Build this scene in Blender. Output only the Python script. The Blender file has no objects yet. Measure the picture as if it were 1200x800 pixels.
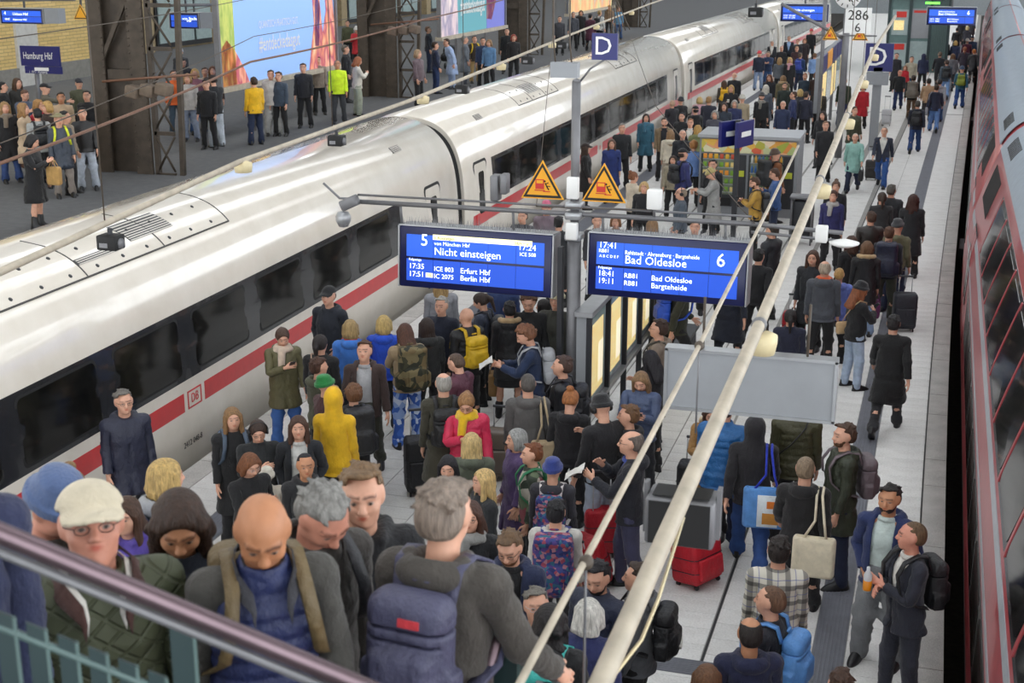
import bpy, bmesh, math, random
import numpy as np
random.seed(7); np.random.seed(7)
SC = bpy.context.scene
# ---- camera: standing on the footbridge above the stairs, looking down along the platform
_c = bpy.data.cameras.new('camera'); _c.lens = 48.0; _c.sensor_width = 36.0; _c.clip_end = 600
CAM = bpy.data.objects.new('camera', _c); SC.collection.objects.link(CAM); SC.camera = CAM
CAM.location = (0, 0, 7.1); CAM.rotation_euler = (math.radians(90-16.304), 0, math.radians(16.853))
_c.dof.use_dof = True; _c.dof.focus_distance = 17.5; _c.dof.aperture_fstop = 4.5
# ---- light: an overcast sky seen through the glazed hall roof
W = bpy.data.worlds.new('sky'); SC.world = W; W.use_nodes = True; _n = W.node_tree.nodes; _b = _n['Background']
_b.inputs[0].default_value = (.93, .97, 1.0, 1); _b.inputs[1].default_value = 2.5
SC.view_settings.view_transform = 'Standard'; SC.view_settings.look = 'None'; SC.view_settings.gamma = 1.0; SC.view_settings.exposure = 0.58
SC.view_settings.use_curve_mapping = False
# ------------------------------------------------------------------ helpers
COL = bpy.context.scene.collection
def srgb(h):
    if isinstance(h, str):
        h = h.lstrip('#'); c = [int(h[i:i+2], 16)/255 for i in (0, 2, 4)]
    else: c = list(h)
    return tuple((x/12.92 if x <= .04045 else ((x+.055)/1.055)**2.4) for x in c[:3]) + (1.0,)
def tag(o, label=None, cat=None, group=None, kind=None):
    if label: o['label'] = label
    if cat: o['category'] = cat
    if group: o['group'] = group
    if kind: o['kind'] = kind
    return o
def np_mesh(name, V, Fc, smooth=True):
    V = np.asarray(V, np.float32); Fc = np.asarray(Fc, np.int32)
    me = bpy.data.meshes.new(name); k = Fc.shape[1]; n = len(Fc)
    me.vertices.add(len(V)); me.vertices.foreach_set('co', V.ravel())
    me.loops.add(n*k); me.loops.foreach_set('vertex_index', Fc.ravel())
    me.polygons.add(n)
    me.polygons.foreach_set('loop_start', np.arange(0, n*k, k, dtype=np.int32))
    me.polygons.foreach_set('use_smooth', np.full(n, smooth))
    me.update(calc_edges=True)
    return me
def link(name, me, mat=None, parent=None, color=None):
    o = bpy.data.objects.new(name, me); COL.objects.link(o)
    if parent is not None: o.parent = parent
    if mat is not None and len(me.materials) == 0: me.materials.append(mat)
    if color is not None: o.color = color
    return o
def empty(name, loc=(0, 0, 0), rz=0):
    o = bpy.data.objects.new(name, None); COL.objects.link(o)
    o.location = loc; o.rotation_euler = (0, 0, rz); o.empty_display_size = .1
    return o
def rotm(ax, deg):
    a = math.radians(deg); c, s = math.cos(a), math.sin(a)
    return np.array({'x': [[1,0,0],[0,c,-s],[0,s,c]], 'y': [[c,0,s],[0,1,0],[-s,0,c]], 'z': [[c,-s,0],[s,c,0],[0,0,1]]}[ax])
class MB:
    """collects boxes, tubes, lofts as one polygon mesh"""
    def __init__(s): s.v = []; s.f = []; s.sm = []
    def add(s, vs, fs, smooth=False):
        b = len(s.v); s.v += [tuple(map(float, q)) for q in vs]
        for f in fs: s.f.append(tuple(b+i for i in f)); s.sm.append(smooth)
        return s
    def box(s, c, d, M=None):
        c = np.array(c, float); hx, hy, hz = [q/2 for q in d]
        P = np.array([(x, y, z) for z in (-hz, hz) for x, y in ((-hx,-hy),(hx,-hy),(hx,hy),(-hx,hy))])
        if M is not None: P = P @ np.asarray(M).T
        return s.add(P+c, [(3,2,1,0),(4,5,6,7),(0,1,5,4),(1,2,6,5),(2,3,7,6),(3,0,4,7)])
    def rbox(s, c, d, r=.02, M=None, n=3):
        """box with rounded vertical edges and chamfered top/bottom"""
        hx, hy, hz = [q/2 for q in d]; r = min(r, hx*.99, hy*.99, hz*.99); ring = []
        for (sx, sy, a0) in ((1,1,0),(-1,1,90),(-1,-1,180),(1,-1,270)):
            for k in range(n+1):
                a = math.radians(a0+90*k/n); ring.append((sx*(hx-r), sy*(hy-r), math.cos(a), math.sin(a)))
        lv = [(-hz, .35), (-hz+.3*r, .75), (-hz+r, 1), (hz-r, 1), (hz-.3*r, .75), (hz, .35)]
        P = [(x+r*q*ca, y+r*q*sa, z) for z, q in lv for x, y, ca, sa in ring]; m = len(ring)
        fs = [(j*m+i, j*m+(i+1) % m, (j+1)*m+(i+1) % m, (j+1)*m+i) for j in range(5) for i in range(m)]
        fs += [tuple(range(m))[::-1], tuple(range(5*m, 6*m))]
        P = np.array(P)
        if M is not None: P = P @ np.asarray(M).T
        return s.add(P+np.array(c, float), fs, True)
    def tube(s, pts, r, n=8, caps=True, closed=False):
        pts = [np.array(q, float) for q in pts]; m = len(pts)
        rs = r if hasattr(r, '__len__') else [r]*m
        P = []; up = None
        for i, q in enumerate(pts):
            t = (pts[min(i+1, m-1)]-pts[max(i-1, 0)]) if not closed else pts[(i+1) % m]-pts[i-1]
            t = t/(np.linalg.norm(t)+1e-9)
            if up is None: up = np.array([0,0,1.]) if abs(t[2]) < .9 else np.array([1.,0,0])
            a = np.cross(t, up); a /= np.linalg.norm(a)+1e-9; b = np.cross(a, t); up = b
            for k in range(n):
                w = 2*math.pi*k/n; P.append(q+rs[i]*(math.cos(w)*a+math.sin(w)*b))
        fs = []
        for i in range(m if closed else m-1):
            j = (i+1) % m
            fs += [(i*n+k, i*n+(k+1) % n, j*n+(k+1) % n, j*n+k) for k in range(n)]
        s.add(P, [f[::-1] for f in fs], True)
        if caps and not closed:
            b = len(s.v)-m*n; s.f += [tuple(b+k for k in range(n)), tuple(b+(m-1)*n+k for k in range(n))[::-1]]; s.sm += [False, False]
        return s
    def lathe(s, prof, c=(0,0,0), n=16, M=None):
        P = np.array([(r*math.cos(2*math.pi*k/n), r*math.sin(2*math.pi*k/n), z) for r, z in prof for k in range(n)])
        if M is not None: P = P @ np.asarray(M).T
        m = len(prof); fs = [(j*n+i, j*n+(i+1) % n, (j+1)*n+(i+1) % n, (j+1)*n+i) for j in range(m-1) for i in range(n)]
        fs += [tuple(range(n))[::-1], tuple(range((m-1)*n, m*n))]
        return s.add(P+np.array(c, float), fs, True)
    def prism(s, poly, ax, a, b):
        """2d polygon swept along axis ax between a and b; poly in the other two axes (order xyz without ax)"""
        n = len(poly); P = []
        for t in (a, b):
            for u, v in poly: P.append({'x': (t, u, v), 'y': (u, t, v), 'z': (u, v, t)}[ax])
        return s.add(P, [tuple(range(n))[::-1], tuple(range(n, 2*n))]+[(i, (i+1) % n, n+(i+1) % n, n+i) for i in range(n)])
    def mesh(s, name='m', xf=None):
        me = bpy.data.meshes.new(name); me.from_pydata(s.v, [], s.f)
        me.polygons.foreach_set('use_smooth', np.array(s.sm, bool)); me.update()
        bm = bmesh.new(); bm.from_mesh(me); bmesh.ops.recalc_face_normals(bm, faces=bm.faces); bm.to_mesh(me); bm.free()
        return me
    def build(s, name, mat, parent=None, color=None): return link(name, s.mesh(name), mat, parent, color)

# ------------------------------------------------------------------ materials
class NT:
    def __init__(s, name):
        s.m = bpy.data.materials.new(name); s.m.use_nodes = True; s.t = s.m.node_tree
        s.t.nodes.clear(); s.o = s.n('ShaderNodeOutputMaterial'); s.b = s.n('ShaderNodeBsdfPrincipled'); s.l(s.b, 0, s.o, 0)
    def n(s, t, **kw):
        q = s.t.nodes.new(t)
        for k, v in kw.items():
            if k.startswith('i_'): q.inputs[k[2:].replace('_', ' ')].default_value = v
            else: setattr(q, k, v)
        return q
    def l(s, a, i, b, j): s.t.links.new(a.outputs[i], b.inputs[j])
    def mix(s, fac, a, b, mode='MIX'):
        q = s.n('ShaderNodeMix', data_type='RGBA', blend_type=mode)
        for v, k in ((fac, 0), (a, 6), (b, 7)):
            if isinstance(v, tuple) and len(v) == 2 and not isinstance(v[0], float): s.l(v[0], v[1], q, k)
            else: q.inputs[k].default_value = v
        return (q, 2)
    def ramp(s, src, stops):
        q = s.n('ShaderNodeValToRGB'); s.l(src[0], src[1], q, 0); e = q.color_ramp.elements
        while len(e) > 1: e.remove(e[-1])
        for i, (p, c) in enumerate(stops):
            x = e[0] if i == 0 else e.new(p); x.position = p; x.color = c
        return (q, 0)
    def noise(s, scale, detail=3, rough=.55, co='Object', vec=None):
        tc = s.n('ShaderNodeTexCoord'); q = s.n('ShaderNodeTexNoise'); q.inputs['Scale'].default_value = scale
        q.inputs['Detail'].default_value = detail; q.inputs['Roughness'].default_value = rough
        if vec is not None:
            mp = s.n('ShaderNodeMapping'); mp.inputs['Scale'].default_value = vec; s.l(tc, co, mp, 0); s.l(mp, 0, q, 0)
        else: s.l(tc, co, q, 0)
        return (q, 0)
    def base(s, c):
        if isinstance(c, tuple) and len(c) == 2: s.l(c[0], c[1], s.b, 'Base Color')
        else: s.b.inputs['Base Color'].default_value = c
        return s
    def set(s, **kw):
        for k, v in kw.items(): s.b.inputs[k.replace('_', ' ')].default_value = v
        return s
    def bump(s, src, strength=.3, dist=.01):
        q = s.n('ShaderNodeBump'); q.inputs['Strength'].default_value = strength; q.inputs['Distance'].default_value = dist
        s.l(src[0], src[1], q, 'Height'); s.l(q, 0, s.b, 'Normal'); return s
MATS = {}
def M_plain(name, hexc, rough=.55, metal=0., var=.12, vscale=6., bump=0., bscale=60., coat=0., spec=.5, **kw):
    if name in MATS: return MATS[name]
    t = NT(name); c = srgb(hexc); nz = t.noise(vscale, 4)
    d = tuple(x*(1-var) for x in c[:3])+(1,); u = tuple(min(1, x*(1+var*.6)) for x in c[:3])+(1,)
    t.base(t.ramp(nz, [(.3, d), (.7, u)])); t.set(Roughness=rough, Metallic=metal, Coat_Weight=coat, Specular_IOR_Level=spec)
    if bump: t.bump(t.noise(bscale, 3), bump, .004)
    for k, v in kw.items(): t.b.inputs[k.replace('_', ' ')].default_value = v
    MATS[name] = t.m; return t.m
def M_emit(name, hexc, st=1.0):
    if name in MATS: return MATS[name]
    t = NT(name); t.base(srgb(hexc)); t.set(Roughness=.4); t.b.inputs['Emission Color'].default_value = srgb(hexc); t.b.inputs['Emission Strength'].default_value = st
    MATS[name] = t.m; return t.m
def M_objcol(name, rough=.8, var=.15, vscale=9, bump=.25, bscale=25, fine=0, sheen=0., bd=.02, **kw):
    """cloth-like material whose hue is the object's own colour"""
    t = NT(name); oi = t.n('ShaderNodeObjectInfo'); nz = t.noise(vscale, 3)
    r = t.ramp(nz, [(.3, (1-var,)*3+(1,)), (.7, (1+var*.5,)*3+(1,))])
    t.base(t.mix(1.0, (oi, 1), r, 'MULTIPLY')); t.set(Roughness=rough, Sheen_Weight=sheen)
    if bump: t.bump(t.noise(bscale, 5, .6, vec=(1, 1, .6)), bump, bd)
    for k, v in kw.items(): t.b.inputs[k.replace('_', ' ')].default_value = v
    MATS[name] = t.m; return t.m
_TMP = bpy.data.scenes.new('workbench')
def eval_mesh(o):
    _TMP.collection.objects.link(o); vl = _TMP.view_layers[0]; vl.update(); dg = vl.depsgraph
    me = bpy.data.meshes.new_from_object(o.evaluated_get(dg), depsgraph=dg); bpy.data.objects.remove(o); return me
def text_mesh(body, size=.1, bold=False, align='CENTER', extrude=.001):
    cu = bpy.data.curves.new('txt', 'FONT'); cu.body = body; cu.size = size; cu.align_x = align; cu.align_y = 'CENTER'; cu.extrude = extrude
    cu.resolution_u = 2
    if bold: cu.offset = size*.012
    return eval_mesh(bpy.data.objects.new('txt', cu))
def text(body, size, mat, parent, loc, rx=90, rz=0, align='CENTER', name='lettering', bold=False, sx=1.0, maxw=None):
    me = text_mesh(body, size, bold, align); me.materials.clear(); me.materials.append(mat)
    o = link(name, me, None, parent); o.location = loc; o.rotation_euler = (math.radians(rx), 0, math.radians(rz))
    if maxw and len(me.vertices):
        w = max(v.co.x for v in me.vertices)-min(v.co.x for v in me.vertices)
        if w > maxw: sx = maxw/w
    o.scale = (sx, 1, 1); return o
# ------------------------------------------------------------------ geometry of the place (metres; +Y runs down the platform)
def softp(t): return t if t > 30 else math.log1p(math.exp(t))
def bendR(y): return .03*6*softp((y-24)/6)
def XR(y): return .58+bendR(y)
_ly = [-5, 0, 13, 29, 45, 58, 87, 140]; _lx = [-9.45, -9.45, -9.5, -9.75, -9.78, -9.68, -8.9, -7.0]
def XL(y): return float(np.interp(y, _ly, _lx))
def mats_struct():
    t = NT('tile'); oi = t.n('ShaderNodeObjectInfo'); nz = t.noise(3.0, 5, .6); nz2 = t.noise(40, 3)
    r = t.ramp(nz, [(.25, srgb('#c6c4c1')), (.5, srgb('#d9d8d6')), (.8, srgb('#e2e1df'))]); rr = t.ramp((oi, 'Random'), [(0, (.93,.93,.93,1)), (1, (1.03,1.03,1.03,1))])
    c = t.mix(1.0, r, rr, 'MULTIPLY'); t.base(t.mix(.25, c, t.ramp(nz2, [(.35, srgb('#a5a29e')), (.6, srgb('#e0dfdc'))]))); t.set(Roughness=.6); t.bump(nz2, .12, .004); MATS['tile'] = t.m
    t = NT('coping'); v = t.noise(120, 2, .7); t.base(t.mix(.5, t.ramp(v, [(.35, srgb('#6f6d6a')), (.65, srgb('#c8c5c0'))]), t.ramp(t.noise(2.5, 4), [(.3, srgb('#a5a29f')), (.7, srgb('#cfccc8'))]))); t.set(Roughness=.85); t.bump(v, .3, .004); MATS['coping'] = t.m
    M_plain('joint', '#8f8d8a', .9); M_plain('tactile', '#6b6d75', .8, bump=.2); M_plain('slot', '#2c2c2e', .8); M_plain('ballast', '#2d2823', 1., var=.6, vscale=14, bump=.8, bscale=16)
    M_plain('rail_steel', '#4b4038', .5, .6); M_plain('asphalt', '#5d5e60', .9, var=.15, bump=.15); M_plain('concrete', '#8b8882', .9, var=.15)
    t = NT('train_white'); nz = t.noise(1.6, 5, .6); t.base(t.ramp(nz, [(.3, srgb('#e2dacd')), (.7, srgb('#ede6db'))])); t.set(Roughness=.17, Coat_Weight=.6, Coat_Roughness=.04); MATS['train_white'] = t.m
    M_plain('train_red', '#cf2a30', .3, var=.08, coat=.3); M_plain('train_band', '#26272b', .22, var=.08, coat=.4); M_plain('skirt', '#2a2826', .6, var=.3); M_plain('rubber', '#161617', .7)
    M_plain('grille', '#3c3d40', .6, .3); M_plain('seam', '#4c4a47', .7); M_plain('roof_panel', '#d6d0c7', .3, var=.06, coat=.2)
    t = NT('window_glass'); nz = t.noise(1.3, 3, .6); t.base(t.ramp(nz, [(.3, srgb('#0f1011')), (.55, srgb('#1d1c1a')), (.8, srgb('#2e2b25'))])); t.set(Roughness=.09, Specular_IOR_Level=.32); MATS['window_glass'] = t.m
    M_plain('frame_dark', '#3a3b3e', .4); M_plain('regio_red', '#ab4449', .32, var=.1, coat=.25); M_plain('regio_grey', '#a9aeb4', .4, var=.08, coat=.2); M_plain('regio_roof', '#8f9aa6', .5, var=.1)
    M_plain('steel_brown', '#4b4239', .6, .2, var=.3, vscale=3, bump=.3, bscale=30); M_plain('steel_grey', '#77777a', .45, .35, var=.12); M_plain('steel_dark', '#35363a', .5, .3, var=.15); M_plain('alu', '#a4a6a9', .35, .5, var=.08)
    M_plain('cream_paint', '#b5aa98', .55, var=.22, vscale=5, bump=.15); M_plain('lamp_cream', '#d8c9a0', .5, var=.12); M_plain('wire', '#4c4238', .6); M_plain('copper_wire', '#7a5846', .55, .2)
    M_plain('db_blue', '#1b1f63', .4, var=.06); M_plain('panel_grey', '#8b8e92', .6, var=.05); M_plain('sign_white', '#e6e6e4', .5, var=.03); M_plain('warn_yellow', '#e8a41a', .5, var=.05); M_plain('warn_black', '#1a1814', .6); M_plain('warn_red', '#c8332a', .6)
    M_emit('lcd_blue', '#1c4fc8', .36); M_emit('lcd_blue2', '#2259d2', .42); M_emit('lcd_text', '#eaf4ff', .95); M_emit('lcd_yellow', '#efe9b0', .8); M_plain('lcd_frame', '#10184a', .35, var=.05)
    t = NT('yellow_brick'); tc = t.n('ShaderNodeTexCoord'); mp = t.n('ShaderNodeMapping'); mp.inputs['Rotation'].default_value = (math.radians(90), 0, math.radians(90)); t.l(tc, 'Object', mp, 0)
    b = t.n('ShaderNodeTexBrick'); b.inputs['Scale'].default_value = 1.0; b.inputs['Brick Width'].default_value = .5; b.inputs['Row Height'].default_value = .13; b.inputs['Mortar Size'].default_value = .008
    b.inputs['Color1'].default_value = srgb('#e2c482'); b.inputs['Color2'].default_value = srgb('#d4b573'); b.inputs['Mortar'].default_value = srgb('#8d7a50')
    sx = t.n('ShaderNodeSeparateXYZ'); cb = t.n('ShaderNodeCombineXYZ'); t.l(tc, 'Object', sx, 0); t.l(sx, 1, cb, 0); t.l(sx, 2, cb, 1); t.l(cb, 0, b, 0); t.base((b, 0)); t.set(Roughness=.5); MATS['yellow_brick'] = t.m
    M_plain('screen_glass', '#0d1014', .1); M_plain('kiosk_green', '#5f7a78', .5, var=.08); M_plain('glass_pale', '#9fb0b0', .1, var=.1); M_plain('stair_stone', '#6c6a67', .8, var=.2, bump=.2); M_plain('rail_green', '#1b3032', .4, var=.1, coat=.2); M_plain('rail_edge', '#4f6462', .4, var=.1)
    M_plain('handrail_steel', '#75646a', .32, .8, var=.1); M_plain('roof_steel', '#6d6a66', .7, var=.1); None
    for nm, c1, c2, st in (('poster_light', '#efd48c', '#a8884e', .42),):
        t = NT(nm); tc = t.n('ShaderNodeTexCoord'); sx = t.n('ShaderNodeSeparateXYZ'); cb = t.n('ShaderNodeCombineXYZ'); t.l(tc, 'Object', sx, 0); t.l(sx, 1, cb, 0); t.l(sx, 2, cb, 1); b = t.n('ShaderNodeTexBrick'); t.l(cb, 0, b, 0)
        b.inputs['Scale'].default_value = 1; b.inputs['Brick Width'].default_value = .23; b.inputs['Row Height'].default_value = .03; b.inputs['Mortar Size'].default_value = .004; b.inputs['Color1'].default_value = srgb(c1); b.inputs['Color2'].default_value = srgb('#f4e2a8'); b.inputs['Mortar'].default_value = srgb(c2)
        t.base((b, 0)); t.l(b, 0, t.b, 'Emission Color'); t.b.inputs['Emission Strength'].default_value = st; MATS[nm] = t.m
    pass; M_emit('poster_white', '#f2e6c8', .5)
mats_struct()
def ribbon(xa, xb, y0, y1, z, n, th=.0):
    """strip between two curves of y; top at z, thickness th"""
    mb = MB(); ys = np.linspace(y0, y1, n+1); vs = []
    for y in ys: vs += [(xa(y), y, z), (xb(y), y, z)]
    fs = [(2*i, 2*i+1, 2*i+3, 2*i+2) for i in range(n)]
    if th:
        m = len(vs); vs += [(a, b, c-th) for a, b, c in vs]
        fs += [(m+2*i, m+2*i+2, m+2*i+3, m+2*i+1) for i in range(n)]
        fs += [(2*i, 2*i+2, m+2*i+2, m+2*i) for i in range(n)]+[(2*i+1, m+2*i+1, m+2*i+3, 2*i+3) for i in range(n)]+[(0, m, m+1, 1), (2*n, 2*n+1, m+2*n+1, m+2*n)]
    return mb.add(vs, fs)
# --- ground under everything, tracks
tag(ribbon(lambda y: -60, lambda y: 30, -12, 190, -1.02, 4, .2).build('ground', MATS['ballast']), kind='structure')
pf = ribbon(XL, XR, 2, 150, -.006, 60, 1.0).build('floor', MATS['joint']); tag(pf, kind='structure')
def lerp(a, b, t): return a+(b-a)*t
# tile columns: (offset from right edge curve) pairs, measured at the near end
COLS = [(-.98, -.31), (-1.84, -1.32), (-2.36, -1.84)]
right_cols = [(-.98, -.305), (-1.845, -1.315), (-2.365, -1.85)]
mid = np.linspace(-2.395, -8.6, 10)
cols = right_cols+[(mid[i+1], mid[i]) for i in range(9)]+[(-9.72, -9.0)]
def colx(off, y):
    """x of a platform-wide coordinate that follows both edges"""
    w = XR(y)-XL(y); return XR(y)+off*w/10.08 if off < -3 else XR(y)+off
TD = .355; tile_me = {}; cand = []
for ci, (a, b) in enumerate(cols):
    for r in range(int((62-10.8)/TD)):
        y = 10.8+r*TD+(ci % 2)*TD*.5; xc = (colx(a, y)+colx(b, y))/2; cand.append((ci, xc, y, (b-a)))
def seen_key(c):
    ci, x, y, w = c
    return math.hypot(x*1.0+.4, y) + (0 if (x > -3.4) else 14)
cand.sort(key=seen_key)
for ci, x, y, w in cand[:300]:
    k = round(w, 3)
    if k not in tile_me:
        mb = MB(); hx, hy = w/2-.004, TD/2-.004
        mb.add([(-hx,-hy,-.03),(hx,-hy,-.03),(hx,hy,-.03),(-hx,hy,-.03),(-hx,-hy,-.004),(hx,-hy,-.004),(hx,hy,-.004),(-hx,hy,-.004),(-hx+.004,-hy+.004,0),(hx-.004,-hy+.004,0),(hx-.004,hy-.004,0),(-hx+.004,hy-.004,0)],
               [(0,1,5,4),(1,2,6,5),(2,3,7,6),(3,0,4,7),(4,5,9,8),(5,6,10,9),(6,7,11,10),(7,4,8,11),(8,9,10,11)]); tile_me[k] = mb.mesh('tile'); tile_me[k].materials.append(MATS['tile'])
    o = link('floor_tile', tile_me[k], None, pf); o.location = (x, y, 0)
mb = MB()
for ci, x, y, w in cand[300:]:
    hx, hy = w/2-.004, TD/2-.004; mb.add([(x-hx,y-hy,-.02),(x+hx,y-hy,-.02),(x+hx,y+hy,-.02),(x-hx,y+hy,-.02),(x-hx,y-hy,0),(x+hx,y-hy,0),(x+hx,y+hy,0),(x-hx,y+hy,0)], [(0,1,5,4),(1,2,6,5),(2,3,7,6),(3,0,4,7),(4,5,6,7)])
tag(mb.build('floor_tiles', MATS['tile'], pf), kind='stuff')
mb = ribbon(lambda y: colx(-9.72, y), lambda y: XR(y)-.31, 62, 150, 0, 40, .02); mb.build('far_paving', MATS['tile'], pf)
def strip(name, a, b, y0, y1, mat, z=.002, ribs=0, parent=pf):
    o = ribbon(lambda y: colx(a, y), lambda y: colx(b, y), y0, y1, z, int((y1-y0)/2), .012).build(name, mat, parent)
    if ribs:
        mb = MB()
        for i in range(ribs):
            t = a+(b-a)*(i+.5)/ribs
            for k in range(int((y1-y0)/2)):
                ya = y0+k*2; mb.add([(colx(t, ya)-.009, ya, z), (colx(t, ya)+.009, ya, z), (colx(t, ya+1.98)+.009, ya+1.98, z), (colx(t, ya+1.98)-.009, ya+1.98, z)]+[(colx(t, yy)+d, yy, z+.005) for yy, d in ((ya, -.006), (ya, .006), (ya+1.98, .006), (ya+1.98, -.006))], [(0,1,5,4),(1,2,6,5),(2,3,7,6),(3,0,4,7),(4,5,6,7)])
        tag(mb.build('tactile_ribs', mat, o), kind='stuff')
    return o
strip('tactile_strip', -1.312, -.985, 10.5, 120, MATS['tactile'], ribs=8)
strip('tactile_strip', -8.985, -8.615, 10.5, 110, MATS['tactile'], ribs=8)
strip('drain_slot', -2.392, -2.368, 10.5, 110, MATS['slot'], .001)
strip('edge_joint', -.304, -.29, 10.5, 120, MATS['slot'], .001)
# crosswise tactile band at the foot of the stairs
mb = MB(); mb.box((-3.3, 12.43, .001), (5.0, .3, .01)); o = mb.build('tactile_strip', MATS['tactile'], pf)
mb = MB()
for i in range(8): mb.box((-3.3, 12.3+i*.037, .007), (5.0, .018, .006))
tag(mb.build('tactile_ribs', MATS['tactile'], o), kind='stuff')
for side in (0, 1):
    for k in range(70):
        y = 8+k*1.02; xa, xb = (XR(y)-.285, XR(y)) if side == 0 else (XL(y), colx(-9.725, y)); xa2, xb2 = (XR(y+1.01)-.285, XR(y+1.01)) if side == 0 else (XL(y+1.01), colx(-9.725, y+1.01))
        mb = MB(); j = .003*((k*7) % 3-1); mb.add([(xa,y,-.1),(xb,y,-.1),(xb2,y+1.012,-.1),(xa2,y+1.012,-.1),(xa,y,.003+j),(xb,y,.003+j),(xb2,y+1.012,.003+j),(xa2,y+1.012,.003+j)], [(3,2,1,0),(4,5,6,7),(0,1,5,4),(1,2,6,5),(2,3,7,6),(3,0,4,7)]); mb.build('coping_slab', MATS['coping'], pf)
for n, xs in (('track', (-10.55, -11.98)), ('track', (2.75, 1.3))):
    for xx in xs:
        mb = MB(); f = (lambda y, xx=xx: xx+(XL(y)+9.5)) if xx < 0 else (lambda y, xx=xx: xx+bendR(y))
        tag(ribbon(lambda y: f(y)-.035, lambda y: f(y)+.035, -5, 150, -.8, 60, .16).build('trim_1', MATS['rail_steel']), kind='structure')
# --- the neighbouring platform and the yellow tiled wall
op = ribbon(lambda y: -40, lambda y: -14.9+.012*max(0, y-40), 14, 150, 1.8, 30, 2.6).build('floor', MATS['asphalt']); tag(op, kind='structure')
tag(ribbon(lambda y: -15.7+.012*max(0, y-40), lambda y: -15.35+.012*max(0, y-40), 14, 150, 1.812, 30, .03).build('trim_2', MATS['sign_white']), kind='structure')
mb = MB(); mb.box((-33.5, 27, 6.0), (.5, 48, 9)); wl = mb.build('wall_left', MATS['yellow_brick']); tag(wl, kind='structure')
mb = MB(); mb.box((-33.2, 27, 2.15), (.12, 48, .7)); mb.build('dado', MATS['concrete'], wl)
for y0, w_ in ((45.6, 1.3),):
    mb = MB(); mb.box((-33.2, y0, 3.2), (.14, w_, 2.8)); d = mb.build('door_1', M_plain('door_white', '#c9c7c2', .5), wl)
    mb = MB(); mb.tube([(-33.1, y0+w_*.35, 2.8), (-33.03, y0+w_*.35, 2.8), (-33.03, y0+w_*.2, 2.8)], .02, 6); mb.build('door_handle', MATS['steel_dark'], d)
# dark arcade and shop fronts beyond the neighbouring platform
mb = MB(); mb.box((-38.4, 100, 5.6), (1.5, 100, 10)); tag(mb.build('wall_back', M_plain('arcade_stone', '#8a7a5e', .8, var=.3, vscale=1.5)), kind='structure')
for k in range(10):
    y0 = 53+k*8
    mb = MB(); mb.box((-37.6, y0, 4.8), (.7, .9, 6)); tag(mb.build('trim_3', M_plain('arcade_pier', '#9a8a6c', .8, var=.2)), kind='structure')
for k in range(9):
    y0 = 57+k*8; mb = MB(); mb.box((-37.6, y0, 3.9), (.1, 5.6, 4.0)); wd = mb.build('window_%d' % (k+1), MATS['steel_dark']); tag(wd, kind='structure')
    for j in (-1, 0, 1):
        mb = MB(); mb.box((-37.5, y0+j*1.85, 3.9), (.06, 1.6, 3.5)); mb.build('pane', MATS['glass_pale'], wd)
# ---- hall roof: longitudinal skylights between solid bays, with purlins
tag(ribbon(lambda y: -60, lambda y: 40, 170, 171, 30, 1, 34).build('wall_back', M_plain('hall_end', '#8d9396', .8)), kind='structure')
hr = None
for i, (a, b) in enumerate(((-70, -34), (-28, -14.5), (-7.5, 5), (11, 40))):
    tag(ribbon(lambda y: a, lambda y: b, -40, 170, 24, 2, .3).build('ceiling', MATS['roof_steel']), kind='structure')
for a, b in ((-34, -28), (-14.5, -7.5), (5, 11)):
    for k in range(70):
        mb = MB(); mb.box(((a+b)/2, -40+k*3, 24.1), (b-a, .35, .4)); tag(mb.build('trim_4', MATS['roof_steel']), kind='structure')
# ------------------------------------------------------------------ trains
class Prof:
    def __init__(s, pts): s.P = np.array(pts, float)      # (half width, z) from the skirt to the ridge
    def x(s, z): return float(np.interp(z, s.P[:, 1], s.P[:, 0]))
    def full(s): return [(-a, b) for a, b in s.P]+[(a, b) for a, b in s.P[::-1] if a > 1e-6]
def smooth_prof(pts, n=46):
    P = np.array(pts, float); d = np.r_[0, np.cumsum(np.linalg.norm(np.diff(P, axis=0), axis=1))]; t = np.linspace(0, d[-1], n)
    Q = np.stack([np.interp(t, d, P[:, 0]), np.interp(t, d, P[:, 1])], 1)
    for _ in range(4): Q[1:-1] = (Q[:-2]+2*Q[1:-1]+Q[2:])/4
    return Q
ICE = Prof(smooth_prof([(1.30,-.78),(1.38,-.55),(1.415,-.1),(1.425,.5),(1.425,1.0),(1.405,1.6),(1.36,2.1),(1.27,2.5),(1.1,2.86),(.82,3.14),(.45,3.29),(0,3.34)]))
REG = Prof(smooth_prof([(1.32,-.72),(1.38,-.5),(1.39,.2),(1.385,1.15),(1.36,1.55),(1.3,1.9),(1.19,2.3),(1.06,2.7),(.98,2.95),(.9,3.15),(.72,3.45),(.45,3.66),(0,3.74)]))
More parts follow.
